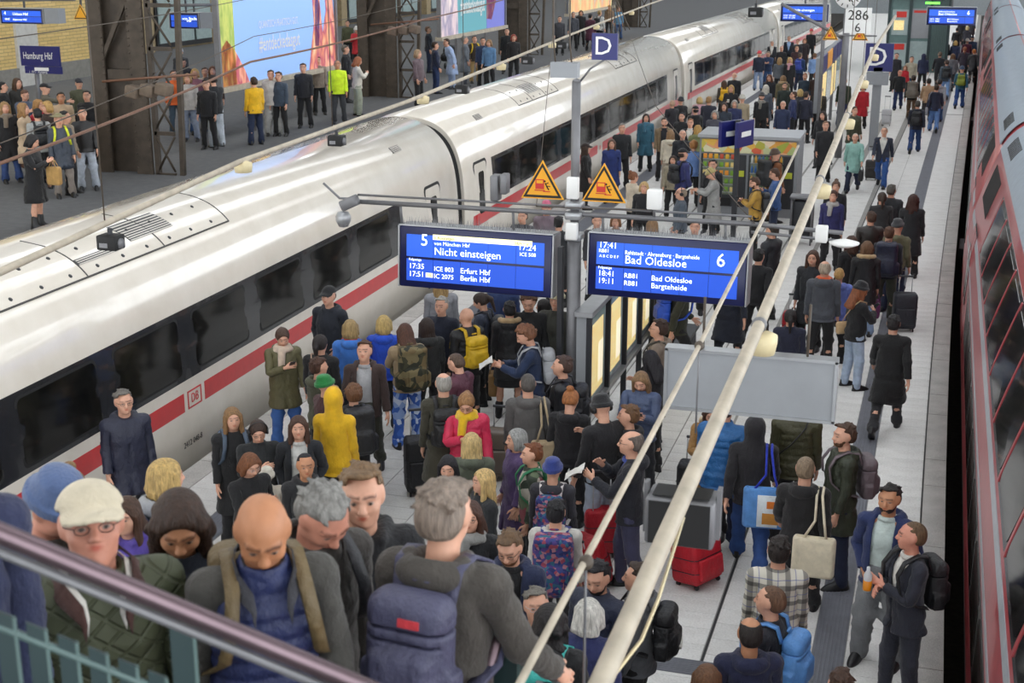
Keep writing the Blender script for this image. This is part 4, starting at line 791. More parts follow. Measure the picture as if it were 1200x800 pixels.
def rbx(c, d, r, M=None):
    c = np.array(c, float); d = np.array(d, float)/2; m = np.linalg.norm(d) if M is not None else d
    def f(x, y, z):
        p = [x-c[0], y-c[1], z-c[2]]
        if M is not None: p = [M[0][i]*p[0]+M[1][i]*p[1]+M[2][i]*p[2] for i in range(3)]
        q = [np.abs(p[i])-d[i]+r for i in range(3)]
        return np.sqrt(sum(np.maximum(v, 0)**2 for v in q))+np.minimum(np.maximum(np.maximum(q[0], q[1]), q[2]), 0)-r
    return f, (c-m, c+m)
def loft(tab, ridge=None, rnd=.02, pw=2.3, wav=None):
    """tab rows: z, rx, ry, cy   (superellipse cross sections stacked in z)"""
    T = np.array(sorted(tab), float); z0, z1 = T[0, 0], T[-1, 0]
    bb = (np.array([-T[:, 1].max(), (T[:, 3]-T[:, 2]).min(), z0]), np.array([T[:, 1].max(), (T[:, 3]+T[:, 2]).max(), z1]))
    def f(x, y, z):
        rx = np.interp(z, T[:, 0], T[:, 1]); ry = np.interp(z, T[:, 0], T[:, 2]); cy = np.interp(z, T[:, 0], T[:, 3])
        if ridge: e = ridge[0]*(np.abs(np.sin(np.pi*(z+.04*np.abs(x))/ridge[1]))**.6-.7); rx = rx+e; ry = ry+e
        if wav: th_ = np.arctan2(y, x); e = wav*(.8*np.sin(7*th_+9*z)+.7*np.sin(41*z+16*x*np.sign(y)+2.5*np.sin(13*x+7*z))+.5*np.sin(67*z-24*x+3*np.sin(9*z))*(z < 1.3)); rx = rx+e; ry = ry+e
        q = (np.abs(x/rx)**pw+np.abs((y-cy)/ry)**pw)**(1/pw)
        d = (q-1)*np.minimum(rx, ry)*(.72+.28*np.clip(q, 0, 1))
        dz = np.maximum(z0-z, z-z1)
        a = np.maximum(d+rnd, 0); b = np.maximum(dz+rnd, 0)
        return np.sqrt(a*a+b*b)+np.minimum(np.maximum(d+rnd, dz+rnd), 0)-rnd
    return f, bb
def deci(V, Fq, n):
    """decimate to about n triangles -> arrays"""
    tri = np.concatenate([Fq[:, [0, 1, 2]], Fq[:, [0, 2, 3]]]) if Fq.shape[1] == 4 else Fq
    if n >= len(tri): return V, tri
    me = np_mesh('d', V, tri); o = bpy.data.objects.new('d', me)
    md = o.modifiers.new('d', 'DECIMATE'); md.ratio = n/len(tri)
    m2 = eval_mesh(o); m2.calc_loop_triangles()
    v = np.empty(len(m2.vertices)*3, np.float32); m2.vertices.foreach_get('co', v)
    f = np.empty(len(m2.loop_triangles)*3, np.int32); m2.loop_triangles.foreach_get('vertices', f)
    bpy.data.meshes.remove(me); bpy.data.meshes.remove(m2)
    return v.reshape(-1, 3), f.reshape(-1, 3)
# ------------------------------------------------------------------ the human figure, standing with arms spread, facing +Y
A = 40.; SA, CA = math.sin(math.radians(A)), math.cos(math.radians(A))
SH = np.array([.172, -.01, 1.4]); EL = SH+.285*np.array([SA, 0, -CA]); WR = EL+.25*np.array([SA, 0, -CA])
HIP = np.array([.088, 0, .92]); KN = np.array([.1, .012, .5]); AN = np.array([.105, -.015, .085])
HD0 = np.array([0, -.005, 1.53])
def mx(p, s): return np.array([p[0]*s, p[1], p[2]])
def make_body():
    F = Field((-.78, -.2, -.01), (.78, .26, 1.78), .0058)
    F.add(loft([(.86,.135,.085,-.01),(.95,.145,.095,-.015),(1.02,.13,.085,0),(1.12,.12,.078,.005),(1.24,.135,.085,.005),(1.34,.145,.082,-.005),(1.39,.13,.068,-.012),(1.44,.08,.055,-.014)], rnd=.03))
    F.add(rcone((0,-.02,1.43), (0,-.004,1.56), .058, .054), .04)
    for s in (-1, 1):
        sh, el, wr = mx(SH, s), mx(EL, s), mx(WR, s); a = np.array([SA*s, 0, -CA]); nin = np.array([-CA*s, 0, -SA]); w = np.array([0, 1., 0])
        F.add(rcone(sh*.6+np.array([0,0,1.42*.4]), sh, .045, .045), .04); F.add(rcone(sh, el, .044, .036), .03); F.add(rcone(el, wr, .036, .025), .02)
        hip, kn, an = mx(HIP, s), mx(KN, s), mx(AN, s)
        F.add(rcone(hip, kn, .075, .047), .03); F.add(rcone(kn, kn*.6+an*.4+np.array([0,-.012,0]), .046, .048), .02); F.add(rcone(kn*.6+an*.4+np.array([0,-.012,0]), an, .047, .03), .02)
        F.add(ell((.108*s, .05, .036), (.03, .1, .024)), .03)
        pc = wr+a*.052
        F.add(rcone(wr+a*.02, wr+a*.07, .02, .02), .015)
        for off in (-.018, 0, .018): F.add(rcone(wr+a*.03+w*off*.8, wr+a*.085+w*off*1.2, .014, .012), .012)
        for off, ln in ((-.03, .055), (-.0105, .072), (.0095, .078), (.0295, .07)):
            b = wr+a*.09+w*off; m = b+a*ln*.5+nin*.006+w*off*.08; e = b+a*ln*.9+nin*.026+w*off*.12
            F.add(rcone(b, m, .0092, .0085), .004); F.add(rcone(m, e, .0085, .0072), .003)
        b = wr+a*.03+w*.028; m = b+a*.03+w*.026+nin*.012; e = m+a*.032+w*.008+nin*.014
        F.add(rcone(b, m, .0125, .011), .01); F.add(rcone(m, e, .0108, .0085), .003)
        F.add(ell((.0765*s, -.006, 1.628), (.011, .021, .033)), .008)
    F.add(ell((0,-.014,1.662), (.077,.097,.089)), .03); F.add(ell((0,.022,1.615), (.064,.074,.098)), .03)
    F.add(ell((0,.034,1.565), (.053,.054,.045)), .03); F.add(ell((0,.074,1.541), (.02,.018,.017)), .025)
    for s in (-1, 1):
        F.add(rcone((.044*s,.076,1.66), (.012*s,.09,1.657), .0105, .0105), .015); F.add(ell((.041*s,.062,1.607), (.023,.025,.024)), .025)
        F.sub(ell((.031*s,.108,1.638), (.019,.02,.0135)), .014); F.add(ell((.031*s,.0795,1.638), (.0135,.0135,.0115)), .003)
        F.add(ell((.0115*s,.104,1.602), (.009,.0115,.0078)), .006)
    F.add(rcone((0,.091,1.648), (0,.114,1.609), .0085, .0118), .012)
    F.add(ell((0,.0935,1.5825), (.022,.01,.0055)), .006); F.add(ell((0,.092,1.5725), (.02,.0105,.0065)), .006)
    F.sub(rcone((-.02,.104,1.5778), (.02,.104,1.5778), .0025, .0025), .004)
    return F.mesh()
def face_mask(V):
    """r: brows, g: lips, b: eye white, a: iris"""
    x, y, z = np.abs(V[:, 0]), V[:, 1], V[:, 2]; front = (y > .055) & (z > 1.5)
    br = np.clip(1-np.abs(z-(1.664+.12*(.03-np.abs(x-.03))-.0))/.0065, 0, 1)*(x > .011)*(x < .055)*front
    lp = np.clip(1.5-np.sqrt((x/.024)**2+((z-1.5775)/.0115)**2)*1.4, 0, 1)*(y > .08)
    ey = np.clip(2.2-np.sqrt(((x-.031)/.0145)**2+((z-1.6385)/.0078)**2)*1.9, 0, 1)*(y > .068)
    ir = np.clip(2.5-np.sqrt(((x-.031)/.0075)**2+((z-1.6385)/.0078)**2)*2, 0, 1)*(y > .068)
    return np.stack([br, lp, ey, ir], 1)*front[:, None]
def sleeve(F, r0, r1, r2, k=.04, ridge=None, cut=1.0, cuff=0.):
    for s in (-1, 1):
        sh, el, wr = mx(SH, s), mx(EL, s), mx(WR, s); e = el+(wr-el)*cut
        F.add(rcone(sh*.55+np.array([0,-.004,1.42*.45]), sh, r0*.95, r0), k); F.add(rcone(sh, el, r0, r1, ridge, 0 if ridge else .0032), k); F.add(rcone(el, e, r1, r2, ridge, 0 if ridge else .0034), .02)
        if cuff: F.add(rcone(e-(wr-el)*.08, e+(wr-el)*.02, r2+cuff, r2+cuff), .004)
        F.sub(rcone(e+(wr-el)*.1, e+(wr-el)*.4, r2+.012, r2+.012), .004)
def torso_tab(z0, g=0., flare=0.):
    T = [(.86,.172,.128,-.008),(.95,.184,.134,-.012),(1.03,.176,.128,.004),(1.12,.168,.122,.008),(1.24,.178,.128,.006),(1.34,.184,.126,-.004),(1.395,.165,.106,-.01),(1.435,.115,.09,-.012),(1.465,.08,.076,-.01)]
    T = [(z, a+g, b+g, c) for z, a, b, c in T if z >= z0]
    if z0 < .86: T = [(z0, .19+g+flare, .15+g+flare, -.01), (max(z0+.02, .84), .182+g+flare*.3, .135+g+flare*.3, -.01)]+T
    else: T = [(z0, .18+g, .132+g, -.01)]+T
    return T
def hood_down(F, g=0.):
    F.add(ell((0,-.1,1.44), (.125,.075,.075)), .02); F.sub(ell((0,-.075,1.5), (.075,.05,.06)), .02)
    for s in (-1, 1): F.add(rcone((.1*s,-.06,1.475), (.055*s,.07,1.455), .03, .022), .02)
def collar(F, h=.05, r=.075):
    F.add(loft([(1.44,r+.012,r+.014,-.008),(1.44+h,r,r+.004,-.004)], rnd=.008, pw=2), .01); F.sub(loft([(1.47,r-.014,r-.012,-.004),(1.6,r-.012,r-.008,0)], rnd=.004, pw=2), .004)
def zipper_line(F, z0):
    F.sub(rcone((0,.165,z0), (0,.15,1.2), .022, .022), .006)
def g_jacket(kind):
    z0 = {'coat': .5, 'parka': .62, 'suit': .78, 'open': .82, 'vest': .84, 'tee': .88}.get(kind, .83)
    F = Field((-.75, -.26, z0-.04), (.75, .27, 1.6 if kind != 'hoodup' else 1.82), .0095)
    rid = (.015, .078) if kind in ('puffer', 'vest') else None; g = {'puffer': .012, 'coat': .01, 'parka': .014, 'tee': -.02, 'suit': 0}.get(kind, .004)
    F.add(loft(torso_tab(z0, g, .03 if kind in ('coat',) else .012), ridge=rid, wav=.0042 if not rid and kind not in ('tee', 'suit', 'open') else (.0022 if kind in ('suit', 'open') else None)))
    sr = {'tee': (.058,.047,.036), 'puffer': (.07,.062,.05), 'vest': (.06,.05,.04), 'suit': (.06,.053,.042)}.get(kind, (.064,.058,.046))
    if kind != 'vest': sleeve(F, *sr, ridge=(.006,.06) if rid else None, cuff=0 if kind in ('suit','tee') else .003)
    else:
        for s in (-1, 1): F.sub(rcone(mx(SH, s)+np.array([.03*s,0,-.01]), mx(EL, s), .062, .07), .015)
    if kind in ('hood', 'parka', 'open'): hood_down(F)
    if kind == 'hoodup':
        F.add(ell((0,-.018,1.655), (.105,.125,.122)), .02); F.add(rcone((0,-.02,1.46), (0,-.015,1.58), .1, .098), .04)
        F.sub(ell((0,.1,1.62), (.066,.1,.092)), .01); F.sub(ell((0,-.005,1.635), (.083,.105,.108)), .003)
    if kind in ('jacket', 'puffer', 'vest', 'coat'): collar(F, .055 if kind != 'puffer' else .07, .078)
    if kind == 'suit':
        collar(F, .03, .072)
    if kind in ('suit', 'open'):
        w = .055 if kind == 'suit' else .085
        inner = loft(torso_tab(z0-.02, -.024), rnd=.02); F.sub(inner, .003)
        def wedge(x, y, z): return np.maximum(np.abs(x)-(w if kind == 'open' else np.clip((z-1.0)*.24, .001, .1)), .03-y)
        F.sub((wedge, (np.array([-.15, .03, z0-.05]), np.array([.15, .3, 1.6]))), .006)
        if kind == 'suit': F.sub((lambda x, y, z: np.maximum(np.abs(x)-(.92-z)*.3, .03-y), (np.array([-.1, .03, z0-.05]), np.array([.1, .3, .92]))), .006)
    elif kind in ('jacket', 'hood', 'puffer', 'parka', 'coat', 'vest'): zipper_line(F, z0-.02)
    return F.mesh()
def g_shirt(kind):
    F = Field((-.75, -.22, .82), (.75, .24, 1.56), .0095); F.add(loft(torso_tab(.86, -.029 if kind != 'long' else -.014), wav=.0015))
    if kind == 'long': sleeve(F, .062, .056, .044, cut=.97, cuff=.003)
    collar(F, .045, .07)
    return F.mesh()
def g_trousers(kind):
    F = Field((-.3, -.24, .03), (.3, .24, 1.06), .0095); w = {'slim': 0., 'wide': .018, 'jeans': .006}[kind]
    F.add(loft([(.84,.165,.112,-.012),(.93,.174,.126,-.016),(1.02,.158,.108,0)], rnd=.015))
    for s in (-1, 1):
        h, k, a = mx(HIP, s), mx(KN, s), mx(AN, s)
        F.add(rcone(h+np.array([0,-.01,-.02]), k, .096+w*.2, .069+w, None, .002), .012); F.add(rcone(k, a+np.array([0,0,-.01]), .07+w, .053+w*1.2, None, .003), .02)
        for q in ((.8, .88, .95) if kind != 'wide' else ()): F.add(rcone(k+(a-k)*q+np.array([-.03,.01,0]), k+(a-k)*q+np.array([.03,-.01,.012]), .046+w*1.1, .046+w*1.1), .012)
        F.add(rcone(k+np.array([-.03,0,.03]), k+np.array([.03,0,.01]), .058+w, .058+w), .014)
    return F.mesh()
def g_skirt():
    F = Field((-.32, -.28, .42), (.32, .28, 1.06), .011)
    F.add(loft([(.5,.2,.17,0),(.8,.185,.14,-.01),(.93,.178,.13,-.014),(1.03,.155,.108,0)], rnd=.012, wav=.004)); return F.mesh()
def g_shoe(boot):
    F = Field((-.07, -.14, -.005), (.07, .22, .3), .008)
    F.add(loft([(.0,.048,.142,.05),(.025,.05,.146,.05),(.06,.044,.12,.035),(.09,.04,.08,-.005),(.12,.042,.06,-.02)], rnd=.01, pw=2.1))
    if boot: F.add(rcone((0,-.015,.08), (0,-.015,.22), .05, .056), .02)
    F.sub(rbx((0,.05,.024), (.2,.4,.004), .001), 0)
    return F.mesh()
def head_shell(F, g, zc=1.662, dx=.0): F.add(ell((dx,-.016,zc), (.077+g,.099+g,.09+g)), .0)
def g_hair(kind):
    F = Field((-.2, -.26, 1.22), (.2, .2, 1.86), .0072)
    if kind in ('short', 'crop', 'curly', 'grey_fringe', 'bald_fringe', 'quiff'):
        g = {'short': .009, 'crop': .004, 'curly': .026, 'grey_fringe': .01, 'bald_fringe': .006, 'quiff': .01}[kind]
        head_shell(F, g); F.add(ell((0,-.055,1.62), (.072+g,.06+g,.07+g)), .02)
        if kind == 'quiff': F.add(ell((0,.062,1.735), (.055,.035,.028)), .02)
        if kind in ('short', 'grey_fringe', 'quiff'): F.add(ell((.02,.05,1.73), (.055,.045,.022)), .02)
        if kind in ('short', 'quiff', 'grey_fringe'):
            rr = random.Random(8)
            for i in range(46):
                a = rr.uniform(0, 6.28); bb_ = rr.uniform(.15, 1.5); c = math.cos(bb_); q = (.082*c*math.cos(a), -.018+.105*c*math.sin(a), 1.664+.096*math.sin(bb_)); F.add(rcone(q, (q[0]*1.1+rr.uniform(-.02, .02), q[1]+rr.uniform(-.035, .01), q[2]+rr.uniform(-.006, .012)), .013, .006), .008)
        if kind == 'curly':
            rr = random.Random(4)
            for i in range(60):
                a = rr.uniform(0, 6.28); b = rr.uniform(-.3, 1.5); c = math.cos(b); F.add(ell((.098*c*math.cos(a), -.016+.12*c*math.sin(a), 1.665+.11*math.sin(b)), (.02,.02,.02)), .008)
        # clear the face below the hairline
        F.sub((lambda x, y, z: np.maximum(np.maximum((z-1.7-.045*np.clip(y/.1, 0, 1)-.25*np.abs(np.abs(x)-.0)*.5+.02*(np.abs(x) > .058)*3*.6), .018-y-.3*(z-1.6)), -.2+0*x), (np.array([-.2, -.06, 1.2]), np.array([.2, .25, 1.76]))), .03)
        F.sub(ell((0,.07,1.56), (.12,.085,.085)), .01); F.sub(rbx((0,0,1.45), (.4,.5,.22), .01), .01)
        if kind == 'bald_fringe': F.sub(ell((0,.035,1.735), (.068,.12,.07)), .01)
        for s in (-1, 1): F.sub(ell((.085*s,.0,1.62), (.02,.026,.034)), .005)
    elif kind in ('long', 'wavy', 'bob', 'pony', 'bun', 'lob'):
        head_shell(F, .015, 1.664); F.add(ell((0,-.05,1.62), (.088,.075,.085)), .02)
        zb = {'long': 1.3, 'wavy': 1.34, 'bob': 1.5, 'lob': 1.42, 'pony': 1.58, 'bun': 1.58}[kind]
        if kind in ('long', 'wavy', 'bob', 'lob'):
            w = .02 if kind == 'wavy' else .006
            F.add(loft([(zb,.085,.045,-.085),(zb+.06,.1,.06,-.075),(1.52,.102,.07,-.055),(1.6,.1,.085,-.035),(1.68,.085,.085,-.02)], rnd=.03, wav=w), .02)
            for s in (-1, 1): F.add(rcone((.078*s,.02,1.66), (.088*s,.03 if kind != 'bob' else .02,max(zb+.05, 1.38)), .03, .03), .025)
        if kind == 'pony': F.add(rcone((0,-.115,1.7), (0,-.165,1.62), .026, .034), .02); F.add(rcone((0,-.165,1.62), (0,-.15,1.42), .034, .016), .02)
        if kind == 'bun': F.add(ell((0,-.09,1.765), (.045,.045,.04)), .012)
        F.sub(ell((0,.09,1.6), (.066,.088,.108)), .02); F.sub(rcone((0,.06,1.5), (0,.1,1.2), .055, .07), .02)
        if kind in ('pony', 'bun'): F.sub(rbx((0,.02,1.45), (.4,.3,.24), .02), .02)
        F.sub(rcone((0,-.01,1.3), (0,.0,1.56), .05, .05), .01)
    elif kind in ('beanie', 'cap', 'hat'):
        head_shell(F, .017 if kind != 'beanie' else .02, 1.672)
        if kind == 'beanie': F.add(ell((0,-.03,1.755), (.075,.085,.04)), .03); F.sub((lambda x, y, z: z-1.662-.12*y+0*x, (np.array([-.2,-.26,1.2]), np.array([.2,.2,1.7]))), .006); F.add((lambda x, y, z: np.maximum(np.abs(z-1.675-.12*y)-.022, np.abs(np.sqrt((x/.103)**2+((y+.016)/.124)**2)-1)*.1-.006), (np.array([-.12,-.16,1.62]), np.array([.12,.13,1.73]))), .008)
        else:
            F.sub((lambda x, y, z: z-1.688-.06*y+0*x, (np.array([-.2,-.26,1.2]), np.array([.2,.2,1.72]))), .004)
            if kind == 'cap':
                F.add((lambda x, y, z: np.maximum(np.maximum((np.sqrt((x/.085)**2+((y-.07)/.1)**2)-1)*.08, .03-y), np.abs(z-1.704+.3*(y-.07)+5*x*x)-.0075), (np.array([-.1,.02,1.58]), np.array([.1,.2,1.76]))), .006)
            else: F.add((lambda x, y, z: np.maximum((np.sqrt(x*x+(y+.01)**2)-.165), np.abs(z-1.695-.6*(x*x+y*y))-.006), (np.array([-.17,-.18,1.66]), np.array([.17,.17,1.74]))), .01)
        F.sub(ell((0,-.014,1.66), (.079,.1,.091)), .002)
    elif kind == 'nape':   # short hair below a hat
        F.add(ell((0,-.03,1.63), (.083,.09,.075)), 0); F.sub(rbx((0,.1,1.6), (.4,.2,.4), .01), .01); F.sub(rbx((0,0,1.46), (.4,.5,.2), .01), .01); F.sub(ell((0,0,1.76), (.2,.25,.07)), .0)
        for s in (-1, 1): F.sub(ell((.085*s,.0,1.62), (.02,.026,.034)), .005)
    elif kind == 'beard':
        F.add(ell((0,.04,1.562), (.06,.058,.05)), 0); F.add(ell((0,.025,1.59), (.07,.055,.04)), .02); F.sub(ell((0,.115,1.62), (.05,.06,.045)), .012); F.sub(rbx((0,-.1,1.6), (.4,.2,.4), .0), .01); F.sub(ell((0,.118,1.578), (.024,.03,.012)), .004)
    elif kind == 'scarf':
        F.add(loft([(1.42,.135,.115,.0),(1.46,.13,.12,.005),(1.52,.1,.1,.005)], rnd=.03, wav=.008), 0); F.add(rcone((.03,.11,1.46), (.05,.155,1.25), .05, .045), .03); F.sub(rcone((0,0,1.45), (0,.01,1.6), .062, .075), .01)
    return F.mesh()
SHAPES = {}
BUD = {'body': (15000, 3600, 900), 'top': (9000, 3000, 600), 'legs': (3000, 1300, 260), 'shoe': (700, 260, 60), 'hair': (6000, 1400, 170)}
def shape(kind, fam, fn, *a):
    V, Q = fn(*a); out = []; cur = (V, Q)
    for n in BUD[fam]:
        cur = deci(cur[0], cur[1], n); out.append(cur)
    SHAPES[kind] = out
GR_TOP = ('jacket', 'hood', 'puffer', 'coat', 'parka', 'suit', 'open', 'hoodup', 'vest')
GR_HAIR = ('short', 'crop', 'curly', 'bald_fringe', 'quiff', 'long', 'wavy', 'bob', 'lob', 'pony', 'bun', 'beanie', 'cap', 'hat', 'nape', 'beard', 'scarf')
def make_shapes():
    shape('body', 'body', make_body)
    for k in GR_TOP: shape(k, 'top', g_jacket, k)
    shape('shirt', 'top', g_shirt, ''); shape('undershirt', 'top', g_shirt, 'long')
    for k in ('slim', 'wide', 'jeans'): shape(k, 'legs', g_trousers, k)
    shape('skirt', 'legs', g_skirt)
    shape('shoe', 'shoe', g_shoe, False); shape('boot', 'shoe', g_shoe, True)
    for k in GR_HAIR: shape(k, 'hair', g_hair, k)
# ------------------------------------------------------------------ posing
BN = ['pelvis', 'chest', 'head', 'ua0', 'fa0', 'ua1', 'fa1', 'th0', 'sh0', 'th1', 'sh1']
def segd(V, a, b):
    ab = b-a; t = np.clip(((V-a)@ab)/(ab@ab), 0, 1); return np.linalg.norm(V-a-t[:, None]*ab, axis=1), t
def sstep(x, a, b):
    t = np.clip((x-a)/(b-a), 0, 1); return t*t*(3-2*t)
def weights(V, kind):
    n = len(V); W = np.zeros((n, 11), np.float32)
    if kind in GR_HAIR:
        if kind == 'scarf': W[:, 1] = 1; return W
        W[:, 2] = 1; return W
    x, y, z = V.T
    q = np.sqrt((x/.15)**2+((y)/.11)**2); dt = np.maximum((q-1)*.11, 0)+np.maximum(.86-z, 0)*1.0
    G = [dt]; par = []
    for s in (1, -1):
        d1, t1 = segd(V, mx(SH, s), mx(EL, s)); d2, t2 = segd(V, mx(EL, s), mx(WR, s)+.2*np.array([SA*s, 0, -CA]))
        G.append(np.maximum(np.minimum(d1, d2)-.045, 0)); ax = (V-mx(EL, s))@np.array([SA*s, 0, -CA]); par.append(sstep(ax, -.05, .05))
    for s in (1, -1):
        d1, t1 = segd(V, mx(HIP, s), mx(KN, s)); d2, t2 = segd(V, mx(KN, s), mx(AN, s)); d3, _ = segd(V, mx(AN, s), mx(AN, s)+np.array([0, .16, -.05]))
        G.append(np.maximum(np.minimum(np.minimum(d1, d2), d3)-.06, 0)+np.maximum(z-.93, 0)*1.2); par.append(sstep(.5-z, -.06, .06))
    G = np.stack(G, 1); E = np.exp(-G/.016)
    if kind in ('coat', 'parka', 'suit', 'skirt', 'puffer', 'jacket', 'hood', 'open', 'hoodup', 'vest'):
        k = .75*sstep(.9-z, 0, .35); r = sstep(x, -.1, .1); E[:, 0] += 1e-6
        arm = E[:, 1:3].sum(1)/(E.sum(1)+1e-12)*(np.abs(x) > .2)*(z > .6)
        E2 = np.stack([(1-k), 0*k, 0*k, k*r, k*(1-r)], 1); low = (z < .93)
        isarm = (arm > .5)
        E[low & ~isarm] = E2[low & ~isarm]
        if kind in ('coat', 'skirt'): par[2] = par[2]*.4; par[3] = par[3]*.4
    elif kind != 'body': E[:, 0] += 1e-9
    E = E/(E.sum(1, keepdims=True)+1e-12)
    c = sstep(z, 1.0, 1.2); hd = sstep(z, 1.5, 1.57)*(np.abs(x) < .15)*(y > -.2)
    if kind == 'hoodup': hd = sstep(z, 1.46, 1.56)*(np.abs(x) < .16)
    elif kind != 'body': hd = hd*0
    W[:, 0] = E[:, 0]*(1-c); W[:, 1] = E[:, 0]*c*(1-hd); W[:, 2] = E[:, 0]*c*hd
    hm = hd > .5
    for i in (0, 1): W[:, 3+2*i] = E[:, 1+i]*(1-par[i]); W[:, 4+2*i] = E[:, 1+i]*par[i]
    for i in (0, 1): W[:, 7+2*i] = E[:, 3+i]*(1-par[2+i]); W[:, 8+2*i] = E[:, 3+i]*par[2+i]
    if kind == 'body':
        m = (z > 1.57); W[m] = 0; W[m, 2] = 1
    return W
WC = {}
def get_shape(kind, lod):
    V, Fc = SHAPES[kind][lod]
    if (kind, lod) not in WC: w = weights(V, kind); WC[(kind, lod)] = (w/np.maximum(w.sum(1, keepdims=True), 1e-6)).astype(np.float32)
    return V, Fc, WC[(kind, lod)]
def bones(p):
    """pose dictionary -> list of 3x4 transforms of the rest figure"""
    def mk(R, piv, parent=None, par_piv=None):
        T = np.eye(4); T[:3, :3] = R; T[:3, 3] = piv-R@piv
        return T if parent is None else parent@T
    lean, tw = p.get('lean', 0), p.get('twist', 0)
    pel = np.eye(4); B = {'pelvis': pel}
    B['chest'] = mk(rotm('z', tw)@rotm('x', -lean), np.array([0, 0, 1.05]))
    hy, hp, hr = p.get('head', (0, 0, 0)); B['head'] = mk(rotm('z', -hy)@rotm('x', -hp+lean*.6)@rotm('y', hr), HD0, B['chest'])
    for i, s in ((0, 1), (1, -1)):
        fl, ab, ro, el = p.get('armR' if i == 0 else 'armL', (0, 9, 0, 12))
        R0 = rotm('y', s*A); Mu = rotm('x', fl)@rotm('y', -s*ab)@rotm('z', s*ro)
        U = mk(Mu@R0, mx(SH, s), B['chest']); B['ua%d' % i] = U
        # forearm: extra elbow bend in the hanging frame
        Re = R0.T@rotm('x', el)@R0; B['fa%d' % i] = mk(Re, mx(EL, s), U)
        hf, ha, kf = p.get('legR' if i == 0 else 'legL', (0, 1, 0))
        T = mk(rotm('x', hf)@rotm('y', -s*ha), mx(HIP, s)); B['th%d' % i] = T; B['sh%d' % i] = mk(rotm('x', -kf), mx(KN, s), T)
    return np.stack([B[k][:3] for k in BN])
def skin(V, W, B):
    Vh = np.concatenate([V, np.ones((len(V), 1), V.dtype)], 1)
    T = (W @ B.reshape(11, 12).astype(np.float32)).reshape(-1, 3, 4)
    return (T*Vh[:, None, :]).sum(2)
# ------------------------------------------------------------------ people: materials and assembly
CLR = {'black': '#1b1b1e', 'ink': '#22242b', 'charcoal': '#34353a', 'grey': '#6f7176', 'lightgrey': '#a5a7ab', 'white': '#dcd9d2', 'cream': '#d9cdb4', 'beige': '#b39f80', 'tan': '#9c7a4e',
 'brown': '#4a352b', 'darkbrown': '#2e231f', 'navy': '#1f2740', 'blue': '#2f56b8', 'skyblue': '#5a90d0', 'periwinkle': '#6678c4', 'teal': '#2c5566', 'mint': '#8dbcb0', 'denim': '#3a5580', 'lightdenim': '#8aa0c0', 'palejean': '#b3bfd0',
 'green': '#1f7a3a', 'olive': '#4d4a33', 'darkolive': '#36382a', 'moss': '#5f6347', 'red': '#b3182a', 'crimson': '#cc1f4a', 'pink': '#d79fae', 'purple': '#54406a', 'plum': '#5a2f40', 'yellow': '#e0b414', 'mustard': '#c79a3c', 'orange': '#d8742c',
 'hivis': '#d6f22e', 'blond': '#c9a868', 'darkblond': '#8d6d45', 'ginger': '#8a4f2a', 'chestnut': '#4b2e20', 'hairbrown': '#392619', 'hairblack': '#151213', 'hairgrey': '#8b8985', 'hairwhite': '#d0cdc6', 'taupe': '#7a6a5c', 'silver': '#b9bbbf', 'slate': '#454b57', 'turquoise': '#3fb8b0'}
SKIN = {'light': '#d9a78e', 'pale': '#e2b9a4', 'tan': '#c08a68', 'brown': '#8f5c42', 'dark': '#5b3a2c', 'rosy': '#d4957f'}
def C_(n): return srgb(CLR.get(n, n) if not n.startswith('#') else n)
